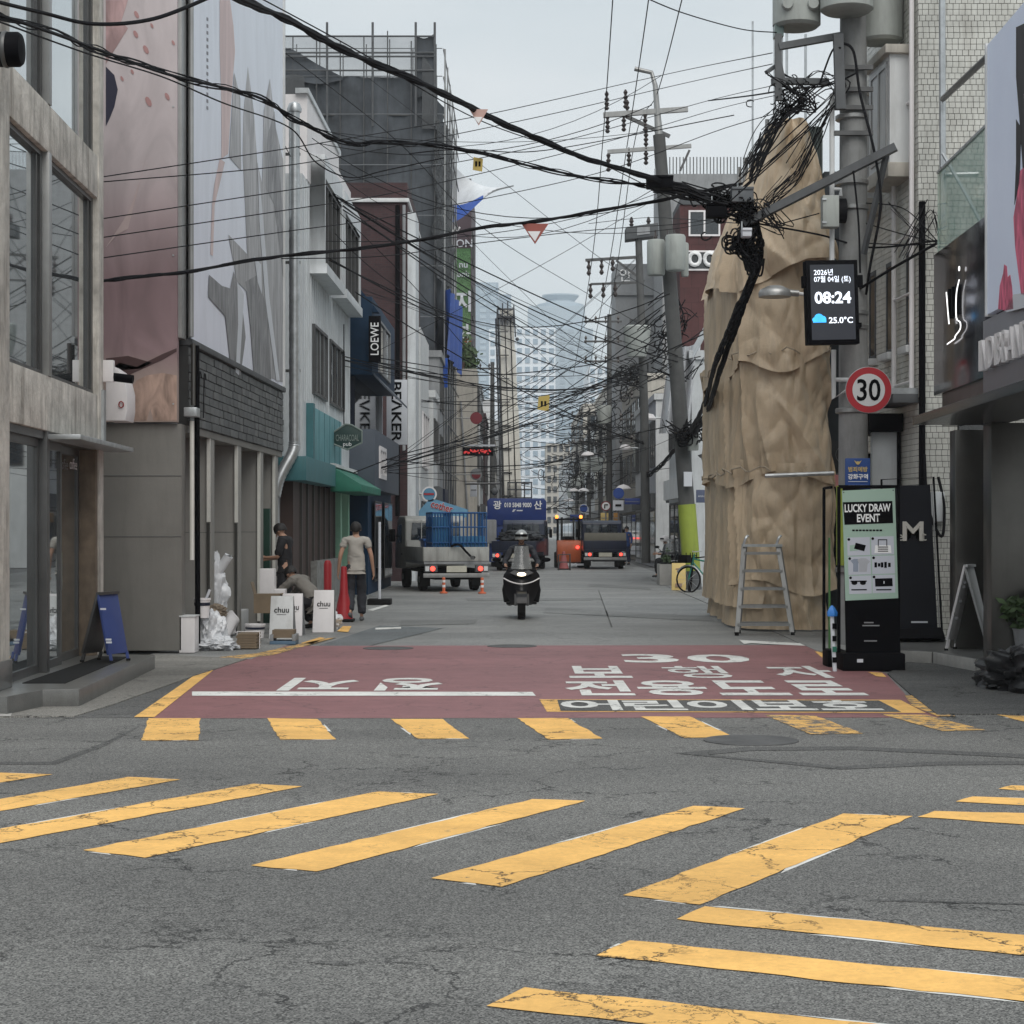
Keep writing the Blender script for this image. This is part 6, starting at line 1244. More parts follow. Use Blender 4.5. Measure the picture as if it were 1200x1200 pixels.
def lump(name, label, cat, c, r, m, amp=.35, seed=0, flat_=True):
    t = thing(name, label, cat, (c[0], c[1], c[2]-r[2]), world=True, group='white plastic bags' if name == 'plastic_bag' else None)
    def fn(u, v):
        a, e = u*6.28318, (v-.5)*3.14159; d = V((math.cos(a)*math.cos(e), math.sin(a)*math.cos(e), math.sin(e)))
        k = 1+amp*(abs(mnoise.noise(d*1.7+V((seed, 0, 0))))*1.3+.4*(1-abs(mnoise.noise(d*2.6+V((0, seed, 0)))))**3+.16*(1-abs(mnoise.noise(d*6+V((0, 0, seed)))))**3+.03*mnoise.noise(d*14))-amp*.4
        q = V((d.x*r[0], d.y*r[1], d.z*r[2]))*k; q.z = max(q.z, -r[2]*.98); return V(c)+q
    MB().grid(fn, 80, 48).build('sack', m, t); return t
cb = mat('clear white film', (.66, .67, .69), .22, var=.1, bump=.35, bscale=16)
lump('plastic_bag', 'big upright white plastic bag leaning against the fins', 'bag', (-4.3, 27.2, .72), (.2, .22, .42), cb, .45, 2); 
tt_ = thing('plastic_roll', 'rolled white plastic film poking out of the upright bag', 'roll', (-4.15, 27.2, 1.1), world=True); MB().tube([(-4.3, 27.15, .85), (-4.05, 27.1, 1.22)], .065, 12).build('roll', cb, tt_); MB().lathe([(.068, 0), (.03, .004), (.068, .008)], (-4.05, 27.1, 1.22), 12).build('roll_end', offwhite, tt_)
lump('plastic_bag', 'crumpled white plastic bag on the ground beside the upright white box', 'bag', (-4.0, 25.2, .24), (.17, .2, .25), cb, .5, 5); lump('plastic_bag', 'low crumpled white bag at the kerb in front of others', 'bag', (-3.9, 25.0, .08), (.24, .2, .08), cb, .6, 9)
lump('plastic_bag', 'small white bag on the road beside the red cone', 'bag', (-2.95, 30.6, .12), (.18, .15, .14), cb, .5, 12); lump('dark_sack', 'heap of dark tarpaulin lying on the asphalt at the platform kerb', 'tarpaulin', (5.15, 18.9, .14), (.42, .55, .26), mat('black film', (.02, .02, .022), .35, bump=.5, bscale=10, var=.4), .6, 21)
lump('rubble_sack', 'crumpled brown rag on the low wall by the bucket', 'rag', (-4.15, 26.4, .45), (.16, .12, .09), mat('rag', (.25, .2, .15), .9, var=.5, scale=9), .5, 31)
cbp = thing('cardboard_pile', 'flattened cardboard bundle lying at the edge of the red surfacing', 'cardboard', P(296, 762, 25.2), world=True)
for i in range(9): MB().box(-3.66+.01*(i % 3), 25.1, .02+.022*i, -3.38-.008*(i % 2), 25.5, .038+.022*i).build('sheet', cardboard, cbp)
MB().tube([(-3.67, 25.3, .0), (-3.67, 25.3, .23), (-3.37, 25.3, .23), (-3.37, 25.3, .0)], .008, 5).build('string', white, cbp)
cbq = thing('folded_crate', 'folded blue crate carrying brown card in front of the worn board', 'crate', P(333, 748, 26.3), world=True)
x0 = P(318, 0, 26.4).x; MB().box(x0, 26.2, .0, x0+.36, 26.6, .05).build('tray', mat('dusty blue', (.09, .15, .22), .6), cbq, .01)
for k in (0, .31): MB().box(x0+k, 26.2, .05, x0+k+.05, 26.6, .14).build('side', mgrey, cbq, .006)
MB().box(x0+.03, 26.25, .09, x0+.33, 26.55, .2).build('card', cardboard, cbq)
stl = thing('styrofoam_stack', 'stacked white foam blocks against the last fin', 'foam blocks', P(300, 700, 29.8), world=True)
for a in ((-3.98, 29.6, .33, -3.6, 29.9, .55), (-3.95, 29.62, .55, -3.72, 29.88, .98), (-3.72, 29.62, .55, -3.55, 29.88, .66)): MB().box(*a).build('block', white, stl, .01)
bx = thing('cardboard_box', 'open brown carton sitting on the low wall behind the boards', 'box', (-3.75, 28.8, .33), world=True); MB().box(-3.9, 28.6, .33, -3.5, 28.9, .62).build('carton', cardboard, bx); MB().prism([(-3.5, 28.6, .62), (-3.5, 28.9, .62), (-3.3, 28.9, .55), (-3.3, 28.6, .55)], (0, 0, .008)).build('flap', cardboard, bx); MB().prism([(-3.9, 28.6, .62), (-3.9, 28.9, .62), (-3.95, 28.9, .8), (-3.95, 28.6, .8)], (.008, 0, 0)).build('flap', cardboard, bx)
sh = thing('dust_sheet', 'white dust sheet hanging over the low wall by the bags', 'sheet', (-4.1, 26.6, .3), world=True); MB().grid(lambda u, v: V((-4.16+.04*math.sin(v*7+u*5)+.05*v, 26.2+2.3*u, .36-.34*v+.03*math.sin(u*9))), 24, 10).build('cloth', white, sh, recalc=False)
rb = thing('bollard', 'red bollard with rounded top behind the clean chuu board', 'bollard', G(384, 715), world=True); g_ = P(384, 715, 33.5); MB().lathe([(.07, 0), (.07, .98), (.05, 1.04), (.01, 1.05)], (g_.x, 33.5, 0), 14).build('post', red, rb); MB().lathe([(.11, 0), (.11, .04), (.07, .06)], (g_.x, 33.5, 0), 14).build('base', rubber, rb)
rc = thing('traffic_cone', 'tall red traffic cone beside the walking man', 'traffic cone', G(404, 722), world=True); g_ = P(403, 720, 32.8); MB().lathe([(.16, .05), (.12, .3), (.075, .5), (.05, .93), (.045, .95), (.01, .96)], (g_.x, 32.8, 0), 18).build('cone', red, rc); MB().box(g_.x-.18, 32.62, 0, g_.x+.18, 32.98, .05).build('base', rubber, rc, .02)
wd = thing('black_weight', 'black rubber weight foot of a slim white sign pole left of the truck', 'sign base', (-2.45, 38, 0), world=True); p = P(444, 698, 40); MB().box(p.x-.25, 40, 0, p.x+.25, 40.5, .12).build('foot', rubber, wd, .02); MB().tube([(p.x, 40.2, .1), (p.x, 40.2, 1.75)], .03).build('pole', paper, wd)
# right side
yb = thing('yellow_board', 'pale yellow pavement board by the concrete planter', 'a-board', P(796, 690, 50), world=True); a, c = P(787, 690, 49.2), P(804, 660, 49.2); MB().hexa([(a.x, 49.2, 0.01), (c.x, 49.2, 0.01), (c.x, 49.24, 0.01), (a.x, 49.24, 0.01), (a.x+.02, 49.35, c.z), (c.x, 49.35, c.z), (c.x, 49.39, c.z), (a.x+.02, 49.39, c.z)]).build('board', yellows, yb, .006)
text('BLOW', (a.x*.5+c.x*.5, 49.32, c.z*.85), (1, 0, 0), (0, .2, 1), woodm, yb, w=.14) if False else None
MB().box(a.x+.1, 49.19, .1, a.x+.27, 49.21, .19).build('print_mark', woodm, yb); MB().box(a.x+.12, 49.3, .55, a.x+.28, 49.315, .58).build('print_mark', woodm, yb)
pl = thing('planter', 'square grey concrete planter at the roadside', 'planter', P(780, 683, 54), world=True); p = P(782, 683, 54); MB().box(p.x-.22, 54, 0, p.x+.22, 55, .6).build('trough', concrete_pale, pl, .02); MB().box(p.x-.18, 54.06, .58, p.x+.18, 54.94, .62).build('soil', rubber, pl)
foliage('plant', pl, (p.x, 54.5, .75), (.15, .3, .15), 60, leafm, .08, 8)
def wheel(parent, c, r, w, name='wheel', ax='x', spokes=0):
    t = MB().lathe([(r*.7, -w/2), (r*.95, -w/2), (r, -w*.35), (r, w*.35), (r*.95, w/2), (r*.7, w/2)], c, 24, ax).build(name, rubber, parent)
    MB().lathe([(.02, -w*.52), (r*.3, -w*.5), (r*.6, -w*.4), (r*.7, -w*.46), (r*.7, w*.46), (r*.6, w*.4), (r*.3, w*.5), (.02, w*.52)], c, 18, ax).build('rim', alu, t); return t
bk = thing('bicycle', 'green bicycle parked beside the lime wrapped pole', 'bicycle', P(829, 695, 47.4), math.radians(60))
for y in (-.52, .52):
    b = MB(); b.tube([V((0, y+.32*math.cos(a*.2618), .33+.32*math.sin(a*.2618))) for a in range(25)], .022, 8); w_ = b.build('wheel', rubber, bk)
    s_ = MB()
    for a in range(10): s_.tube([(0, y, .33), (0, y+.31*math.cos(a*.628), .33+.31*math.sin(a*.628))], .003, 4)
    s_.build('spoke', galv, w_); MB().tube([V((0, y+.36*math.cos(a*.2618), .33+.36*math.sin(a*.2618))) for a in range(2, 12)], .02, 6).build('mudguard', galv, bk)
gf = mat('bicycle green', (.02, .17, .13), .4); f_ = MB()
for a, c in (((0, -.52, .33), (0, -.05, .3)), ((0, -.05, .3), (0, -.2, .82)), ((0, -.05, .3), (0, .38, .75)), ((0, -.17, .75), (0, .36, .85)), ((0, -.52, .33), (0, -.18, .74)), ((0, .52, .33), (0, .35, .98))): f_.tube([a, c], .02, 8)
f_.build('frame', gf, bk); MB().ball((0, -.22, .86), (.08, .14, .035)).build('saddle', black, bk); MB().tube([(-.26, .28, 1.05), (-.1, .36, 1.03), (.1, .36, 1.03), (.26, .28, 1.05)], .014, 6).build('handlebar', galv, bk); MB().box(-.14, .5, .75, .14, .75, .95).build('basket', black, bk, .01)
rl = thing('bike_rail', 'black hooped rail beside the lime wrapped pole', 'rail', P(815, 690, 48.6), world=True); a = P(808, 690, 48.6); MB().tube([(a.x, 48.6, 0), (a.x+.08, 48.6, .85), (a.x+.5, 48.6, .9), (a.x+.52, 48.6, 0)], .045, 8).build('hoop', black, rl); MB().box(a.x+.02, 48.58, .2, a.x+.06, 48.62, .4).build('plate', black, rl)
pp = thing('potted_plant', 'potted plant beside a black board at the shop doorway', 'plant', (5.62, 20.9, .15), world=True); MB().lathe([(.1, .15), (.15, .48), (.16, .5), (.12, .5)], (5.68, 20.9, 0), 18).build('pot', mgrey, pp); foliage('foliage', pp, (5.62, 20.9, .72), (.22, .2, .24), 260, leafm, .075, 12); MB().tube([(5.66, 20.9, .45), (5.62, 20.9, .8)], .012, 6).build('stem', woodm, pp)
bb_ = thing('black_board', 'black board standing at the right edge behind the potted plant', 'board', (5.8, 21.2, .15), world=True); MB().box(5.66, 21.2, .2, 6.2, 21.26, 1.1).build('panel', black, bb_, .01); MB().box(5.64, 21.1, .15, 6.2, 21.4, .2).build('foot', black, bb_, .01); 
# signs down the street
def disc(label, px, py, Y, r, m, rim, extra=None, post=True):
    t = thing('road_sign', label, 'road sign', P(px, py, Y), world=True); p = P(px, py, Y)
    MB().lathe([(r, 0), (r, .05), (.01, .05)], p, 28, 'y').build('rim', rim, t); MB().lathe([(r*.8, -.012), (r*.8, 0), (.01, 0)], p, 28, 'y').build('face', m, t)
    if post: MB().tube([p+V((0, .1, r)), p+V((0, .1, -p.z))], .035, 8).build('post', alu, t)
    return t, p
t, p = disc('round no left turn sign on the brown pole', 764, 581, 90, .36, signwhite, mat('sign maroon', (.2, .015, .02), .5), post=False)
MB().beam(p+V((-.24, -.03, .24)), p+V((.24, -.03, -.24)), .06, .01, (0, 1, 0)).build('slash', MATS['sign maroon'], t); MB().tube([p+V((.1, -.02, -.2)), p+V((.1, -.02, .08)), p+V((-.12, -.02, .1))], .035, 6).build('arrow', inkblack, t); MB().box(p.x-.4, 90, p.z-.72, p.x+.36, 90.04, p.z-.5).build('plate', paper, t)
t, p = disc('round blue sign left of the blue street name plate', 725, 578, 86, .25, mat('sign blue', (.03, .08, .33), .5), MATS['sign blue'] if 'sign blue' in MATS else royal); MB().box(p.x-.26, 86, p.z-.78, p.x+.22, 86.04, p.z-.32).build('plate', paper, t); MB().box(p.x-.15, 85.98, p.z-.6, p.x+.12, 86, p.z-.5).build('arrow', inkblack, t)
t, p = disc('round no right turn sign beside the navy truck roof', 710, 593, 92, .24, signwhite, MATS['sign maroon']); MB().tube([p+V((-.06, -.03, -.12)), p+V((-.06, -.03, .06)), p+V((.1, -.03, .06))], .03, 6).build('arrow', inkblack, t)
disc('small round blue sign above the forklift', 684, 596, 120, .3, MATS['sign blue'], paper)
t, p = disc('round red sign above the red neon board', 558, 490, 88, .28, mat('sign dark red', (.22, .03, .04), .5), MATS['sign dark red'], post=False); MB().tube([p+V((0, .03, 0)), p+V((-1, .05, 0))], .03).build('arm', alu, t)
t, p = disc('round grey and red sign below the red neon board', 558, 556, 88, .28, mgrey, mgrey, post=False); MB().prism([p+V((.21*math.cos(a), -.02, .21*math.sin(a))) for a in [3.14159+k*.3142 for k in range(11)]], (0, .01, 0)).build('mark', MATS['sign dark red'], t); MB().tube([p+V((0, .03, 0)), p+V((-1, .05, 0))], .03).build('arm', alu, t)
t, p = disc('round blue shop sign above the blue coffee awning', 503, 579, 60, .24, mat('shop sign blue', (.1, .25, .38), .5), white, post=False); MB().box(p.x-.17, 59.97, p.z-.03, p.x+.15, 59.98, p.z+.03).build('mark', red, t); MB().tube([p+V((0, .03, 0)), p+V((-.6, .03, 0))], .03).build('arm', alu, t)
ca = thing('coffee_awning', 'pale blue shop awning with slanted red white lettering', 'awning', P(520, 588, 60), world=True)
q0 = [P(487, 603, 60), P(504, 584, 60), P(513, 586, 60), P(548, 597, 60), P(548, 606, 60), P(487, 612, 60)]; MB().prism(q0, (0, .5, 0)).build('canopy', mat('shop pale blue', (.13, .3, .45), .6), ca)
text('cother', P(518, 593.5, 59.98), (1, 0, -.28), (.28, 0, 1), paper, ca, w=.72, h=.26, bold=.05); text('cother', P(518, 593.5, 59.97), (1, 0, -.28), (.28, 0, 1), red, ca, w=.7, h=.24, bold=.015)
nb = thing('neon_board', 'red and black LED board jutting over the street', 'sign', P(561, 526, 86), world=True); a, c = P(542, 534, 86), P(578, 524, 86); MB().box(a.x, 86, a.z, c.x, 86.2, c.z).build('housing', black, nb)
lr = mat('red led', (.7, .05, .05), .5, emit=.5); rd = random.Random(3)
for i in range(22): 
    x = a.x+.06+(c.x-a.x-.15)*i/22; z = a.z+.05+rd.random()*.15; MB().box(x, 85.98, z, x+.045, 86, z+rd.uniform(.06, .14)).build('led_mark', lr, nb)
MB().box(a.x-.05, 86.02, c.z+.04, c.x+.1, 86.1, c.z+.12).build('top_beam', paper, nb); MB().tube([P(545, 567, 86), P(620, 566, 86)], .05).build('bar', dalu, nb)
for i, (px0, px1, py0, py1, Y, m, lb) in enumerate(((767, 777, 509, 535, 80, mat('ochre banner', (.4, .2, .05), .6), 'ochre banner hung on the brown pole'), (719, 726, 601, 612, 88, MATS['ochre banner'] if 'ochre banner' in MATS else orange, 'small orange plate beside the navy truck'), (732, 750, 584, 591, 82, mat('street name blue', (.03, .06, .25), .5), 'blue street name plate at the right'),
        (704, 713, 601, 612, 95, yellows, 'yellow plate above the right hand truck'), (757, 763, 567, 576, 91, yellows, 'yellow plate behind the no left turn sign'), (735, 757, 640, 650, 92, paper, 'small white notice low on the wall by the man in blue'), (489, 500, 494, 526, 76, offwhite, 'narrow white vertical banner past the BEAKER signs'), (551, 559, 565, 582, 87, paper, 'small pale hanging banner under the red sign'), (668, 682, 603, 611, 128, MATS['street name blue'] if 'street name blue' in MATS else royal, 'far blue plate above the forklift'),
        (771, 778, 560, 600, 84, signwhite, 'slim white vertical lettered sign past the lime wrapped pole'), (722, 732, 630, 668, 80, paper, 'white panel right of the navy truck'), (686, 690, 595, 603, 130, paper, 'far white plate among the wires'))):
    t = thing('plate_sign', lb, 'sign', P((px0+px1)/2, py1, Y), world=True); a, c = P(px0, py1, Y), P(px1, py0, Y); MB().box(a.x, Y, a.z, c.x, Y+.06, c.z).build('board', m, t, .01); MB().box(a.x+.03, Y-.01, a.z*.6+c.z*.4, c.x-.03, Y, a.z*.5+c.z*.5).build('print_mark', mgrey if m is not royal else paper, t)
    MB().beam(((a.x+c.x)/2, Y+.08, c.z-.05), ((a.x+c.x)/2, Y+.5, c.z-.05), .04).build('bracket', alu, t)
ag = thing('arm_sign', 'small blue grey sign with pale lettering beside the lime wrapped pole', 'sign', P(827, 581, 47), world=True); a, c = P(816, 589, 47), P(838, 574, 47); MB().prism([(a.x, 47, a.z), (c.x-.15, 47, a.z), (c.x-.05, 47, (a.z+c.z)/2), (c.x+.02, 47, c.z), (a.x, 47, c.z)], (0, .08, 0)).build('board', mat('slate blue', (.09, .11, .18), .5), ag, .006)
text('ANNELI', (a.x+.16, 46.98, (a.z+c.z)/2), (1, 0, 0), (0, 0, 1), paper, ag, w=.24); MB().beam((c.x, 47.04, c.z-.02), (c.x+.4, 47.04, c.z-.02), .03).build('arm', black, ag)
gs = thing('slot_sign', 'tilted grey box sign with a dark slot left of the tan tarp', 'sign', P(832, 545, 41), world=True)
MB().prism([P(822, 533, 41), P(843, 526, 41), P(847, 560, 41), P(831, 563, 41)], (0, .25, 0)).build('box', mgrey, gs, .01); MB().prism([P(819, 533, 40.97), P(843, 524.5, 40.97), P(843, 528, 40.97), P(822, 536, 40.97)], (0, .3, 0)).build('cap', dgrey, gs); MB().prism([P(831, 538, 40.98), P(833, 537, 40.98), P(838, 553, 40.98), P(836, 554, 40.98)], (0, .01, 0)).build('slot', inkblack, gs); MB().beam(P(845, 565, 41), P(835, 572, 41.1), .1).build('bracket', dgrey, gs)
for i, (px, Y, lb) in enumerate(((520, 47.2, 'orange and white delineator post, behind the left truck rear'), (565, 47, 'orange and white delineator post at the right rear of the left truck'))):
    t = thing('delineator_post', lb, 'post', (P(px, 0, Y).x, Y, 0), world=True); x = P(px, 0, Y).x; MB().lathe([(.1, 0), (.1, .03), (.04, .05), (.04, .38), (.02, .4)], (x, Y, 0), 12).build('post', mat('delineator orange', (.6, .14, .06), .5), t)
    for z in (.15, .27): MB().lathe([(.042, z), (.043, z+.01), (.043, z+.05), (.042, z+.06)], (x, Y, 0), 12).build('band', white, t)

# ---------------------------------------------------------------- vehicles (local: rear at y=0, nose towards +y)
def truck(label, loc, rz, cabm, bedm, gatem, lamps=(1, 1), zb=.78, lean=True):
    t = thing('pickup_truck', label, 'truck', loc, math.radians(rz)); w = .84
    for s in (-1, 1):
        for y, r in ((1.15, .29), (3.9, .3)): wheel(t, (s*.68, y, r), r, .2)
        MB().box(s*.45-.05, .2, .45, s*.45+.05, 4.8, .58).build('chassis_rail', black, t)
        MB().hexa([(s*w-.02, .04, zb), (s*w+.02, .04, zb), (s*w+.02, 3.05, zb), (s*w-.02, 3.05, zb), (s*w-.02, .04, zb+.36), (s*w+.02, .04, zb+.36), (s*w+.02, 3.05, zb+.36), (s*w-.02, 3.05, zb+.36)]).build('side_gate', gatem, t, .01)
        lm = tail if lamps[0 if s < 0 else 1] else taildark
        lb = MB().box(s*.66-.17, -.03, .5, s*.66+.17, .06, .68).build('lamp_housing', dgrey, t, .02); MB().lathe([(.062, -.05), (.062, -.03), (.01, -.055)], (s*.62, 0, .59), 16, 'y').build('tail_lamp', lm, lb); MB().box(s*.66+s*.1-.05, -.04, .53, s*.66+s*.1+.05, -.03, .65).build('reflector', offwhite, lb)
        MB().box(s*.68-.14, .82, .12, s*.68+.14, .84, .5).build('mudflap', rubber, t)
        MB().box(s*.98-.06, 4.35, 1.25, s*.98+.06, 4.42, 1.6).build('mirror', black, t, .02); MB().tube([(s*.82, 4.5, 1.4), (s*.98, 4.4, 1.42)], .015, 6).build('mirror_arm', black, t)
        MB().box(s*.83-.005, 3.75, 1.22, s*.83+.005, 4.5, 1.72).build('side_window', glassd, t); MB().box(s*.835-.01, 3.7, .9, s*.835+.01, 3.82, .93).build('door_handle', black, t)
    MB().box(-w, .02, zb-.08, w, 3.08, zb).build('bed', bedm, t, .01)
    g = MB(); g.box(-w, 0, zb, w, .04, zb+.36).build('tailgate', gatem, t, .01)
    for x in (-.6, -.2, .2, .6): MB().box(x-.012, -.012, zb+.04, x+.012, 0, zb+.32).build('gate_rib', gatem, t)
    MB().box(-w-.02, -.03, .36, w+.02, .04, .47).build('bumper', alu, t, .015)
    MB().box(-.26, -.045, .5, .26, -.03, .66).build('number_plate', mat('plate', (.5, .48, .4), .5), t)
    MB().box(-.5, .3, .3, .5, 2.6, .6).build('underbody', black, t)
    prof = [(3.15, .55), (5.0, .5), (5.08, .7), (5.05, 1.15), (4.62, 1.86), (4.35, 1.96), (3.35, 1.96), (3.18, 1.85)]
    cbm = MB().prism([(-.83, y, z) for y, z in prof], (1.66, 0, 0)).build('cab', cabm, t, .05, seg=3)
    MB().hexa([(-.68, 3.13, 1.3), (.68, 3.13, 1.3), (.68, 3.18, 1.3), (-.68, 3.18, 1.3), (-.64, 3.15, 1.78), (.64, 3.15, 1.78), (.64, 3.2, 1.78), (-.64, 3.2, 1.78)]).build('rear_window', glassd, t, .01)
    b = MB()
    for x in (-.4, 0, .4): b.box(x-.012, 3.08, 1.0, x+.012, 3.12, 1.85)
    b.box(-.8, 3.07, .9, .8, 3.12, 1.3); b.build('headboard', gatem, t)
    MB().box(-.9, 3.6, 1.95, -.9, 3.6, 1.95)
    return t
t1 = truck('white pickup truck loaded with a blue cage, parked at an angle on the left', (-1.42, 48.4, 0), 12, mat('van white', (.36, .36, .34), .4, grime=.35), mgrey, mat('gate white', (.36, .36, .34), .5, grime=.5))
cg = thing('wire_cage', 'blue steel roll cages standing on the white truck bed', 'cage', (-1.38, 48.5, .8), math.radians(12))
for k, (x0, x1, y0, y1) in enumerate(((-.62, -.18, .25, 1.2), (-.12, .78, .2, 1.3))):
    b = MB()
    for y in (y0, y1):
        n_ = 6 if k == 0 else 9
        for i in range(n_+1): b.tube([(x0+(x1-x0)*i/n_, y, .02), (x0+(x1-x0)*i/n_, y, 1.22)], .016, 6)
        for z in (.1, .45, .85, 1.22): b.tube([(x0, y, z), (x1, y, z)], .02, 6)
    for x in (x0, x1):
        for z in (.45, .85, 1.22): b.tube([(x, y0, z), (x, y1, z)], .02, 6)
        for i in range(5): b.tube([(x, y0+(y1-y0)*i/5, .02), (x, y0+(y1-y0)*i/5, 1.22)], .014, 6)
    b.build('cage_frame', bluep, cg); MB().box(x0+.03, y0+.04, .03, x1-.03, y1-.03, .62 if k else 1.12).build('bin', mat('bin blue', (.015, .13, .27), .5, var=.2), cg, .02)
bn = thing('blue_tub', 'blue tub behind the cab of the white truck', 'tub', (-2.0, 50.2, .8), math.radians(12)); MB().prism([(-.3, 0, .02), (.25, 0, .02), (.28, 0, .5), (-.33, 0, .5)], (0, .7, 0)).build('tub', mat('tub blue', (.02, .11, .36), .45), bn, .03); MB().box(-.36, -.03, .48, .31, .73, .54).build('rim', MATS['tub blue'], bn, .01)
st_ = thing('cargo_strap', 'black strap hanging loose over the white truck tailgate', 'strap', (-1.4, 48.3, 1), world=True); MB().tube(spline([(-1.55, 48.33, 1.16), (-1.35, 48.3, 1.2), (-1.15, 48.33, 1.0), (-1.0, 48.32, .86), (-.95, 48.33, .9)]), .03, 6).build('webbing', black, st_); MB().box(-1.06, 48.28, .82, -.96, 48.32, .92).build('buckle', dalu, st_)
t2 = truck('navy pickup truck with dark folded cover in the middle of the road', (.06, 72.6, 0), -7, mat('cab dusk', (.05, .06, .09), .3), navyp, navyp, (1, 0))
cvr = lump('folded_cover', 'dark folded tarpaulin on the middle truck bed', 'tarpaulin', (.3, 74.2, 1.28), (.8, 1.1, .26), mat('dark cover', (.02, .022, .026), .6, bump=.4, var=.4), .35, 41)
t3 = truck('navy pickup truck with both tail lamps lit on the right of the road', (3.72, 75.5, 0), 0, mat('cab navy', (.012, .018, .04), .3), navyp, navyp)
MB().box(-.8, -.01, .9, .8, -.004, .98); MB().box(-.84, .1, 1.12, .84, .14, 1.45).build('cargo_board', mat('khaki board', (.17, .16, .13), .7), t3, .01)
lt = thing('ladder_truck', 'blue lift truck with raised pale ladder mast and phone number panel', 'truck', (.2, 80, 0))
for s in (-1, 1):
    for y in (1.2, 5.5): wheel(lt, (s*.95, y, .42), .42, .28)
    MB().box(s*1.05-.12, .4, .2, s*1.05+.12, .6, 1.5).build('outrigger', royal, lt, .02)
MB().box(-1.15, .3, .5, 1.15, 4.6, 1.05).build('chassis', royal, lt, .03); MB().box(-1.1, 4.7, .5, 1.1, 6.5, 2.55).build('cab', royal, lt, .08); MB().box(-.95, 4.66, 1.6, .95, 4.7, 2.3).build('rear_window', glassd, lt)
MB().prism([(-1.25, .2, 1.75), (1.25, .2, 1.75), (1.25, .2, 2.78), (1.15, .2, 2.9), (-1.15, .2, 2.9), (-1.25, .2, 2.78)], (0, .12, 0)).build('sign_panel', mat('panel blue', (.012, .035, .17), .4), lt, .01)
MB().box(-1.5, .0, 1.0, -.85, .15, 2.0).build('grey_box', mgrey, lt, .08); MB().box(-1.1, .25, 1.05, 1.1, 1.2, 1.75).build('body', royal, lt, .02)
for s_, x, w_, h_ in (('광', -.82, .34, .36), ('010 5848 9000', .05, 1.15, .2), ('산', .9, .34, .36)): text(s_, (x, .185, 2.62), (1, 0, 0), (0, 0, 1), signwhite, lt, w=w_, h=h_, bold=.02)
MB().box(.0, .188, 2.36, .25, .199, 2.41).build('print_mark', paper, lt); MB().prism([(-.2, .19, 2.33), (-.12, .19, 2.33), (-.03, .19, 2.44), (-.14, .19, 2.44)], (0, .008, 0)).build('emblem', paper, lt)
mastm = mat('mast cream', (.74, .72, .65), .5, grime=.3, gcol=(.4, .37, .3))
bx_ = lambda z: -.26-.03*(z-3)
for k, (z0, z1, w0, d) in enumerate(((1.8, 6.8, .6, 0), (3, 9.3, .54, .12), (6, 11.0, .48, .24))):
    MB().hexa([(bx_(z0)-w0*.5, .9+d, z0), (bx_(z0)+w0*.8, .9+d, z0), (bx_(z0)+w0*.8, 1.1+d, z0), (bx_(z0)-w0*.5, 1.1+d, z0), (bx_(z1)-w0*.5, .9+d, z1), (bx_(z1)+w0*.75, .9+d, z1), (bx_(z1)+w0*.75, 1.1+d, z1), (bx_(z1)-w0*.5, 1.1+d, z1)]).build('boom', mastm, lt)
for dx, r, m in ((-.3, .05, dalu), (-.4, .04, dgrey), (-.02, .018, black), (.22, .022, black)): MB().tube([(bx_(2)+dx, .85, 2), (bx_(10.6)+dx, .95, 10.6)], r, 8).build('boom_rail', m, lt)
for z in range(3, 11): MB().box(bx_(z)-.45, .82, z, bx_(z)+.1, .9, z+.04).build('boom_tie', dalu, lt)
b = MB(); b.box(-.85, .8, 10.62, -.1, 1.4, 10.7); b.box(-.8, .82, 10.95, -.15, .87, 11.02)
for x_ in (-.82, -.62, -.4, -.14): b.tube([(x_, .85, 10.3), (x_+.02, .85, 11.35-abs(x_+.45)*.6)], .028, 6)
b.tube([(-.9, .85, 9.4), (-.82, .85, 11.0)], .03, 6); b.tube([(-.05, .85, 9.8), (-.12, .85, 11.0)], .03, 6); b.ball((.02, .8, 9.7), .08, 8, 6); b.tube([(-.82, .85, 10.7), (-.15, .85, 10.98)], .02, 6); b.build('boom_head', dgrey, lt)
b = MB()
for x_ in (-.4, -.05, .3, .6): b.box(x_, .6, 2.9, x_+.06, .7, 3.6)
for z_ in (2.9, 3.25, 3.55): b.box(-.4, .6, z_, .66, .7, z_+.06)
b.build('winch_frame', dgrey, lt); MB().ball((-.95, .6, 3.2), .16).build('pulley', dgrey, lt)
fk = thing('forklift', 'orange forklift with amber beacons behind the right hand navy truck', 'forklift', (2.35, 78, 0))
MB().prism([(-.5, 0, .25), (-.5, .15, .2), (-.5, 1.7, .25), (-.5, 1.7, .7), (-.5, .7, .8), (-.5, .5, 1.15), (-.5, .05, 1.1), (-.5, -.05, .7)], (1.0, 0, 0)).build('counterweight', orange, fk, .05)
for s in (-1, 1):
    for y, r in ((.35, .25), (1.5, .32)): wheel(fk, (s*.48, y, r), r, .2)
    for y, y2 in ((.3, .35), (1.6, 1.3)): MB().tube([(s*.45, y, .7), (s*.45, y2, 2.0)], .035, 6).build('guard_post', black, fk)
    MB().lathe([(.05, 0), (.07, .05), (.06, .12), (.01, .14)], (s*.5, .4, 2.04), 10).build('beacon', amber, fk)
    MB().tube([(s*.25, 2.0, .1), (s*.25, 2.0, 2.1)], .05, 6).build('mast', dalu, fk); MB().box(s*.3-.06, 2.0, .05, s*.3+.06, 3.1, .1).build('fork', dalu, fk)
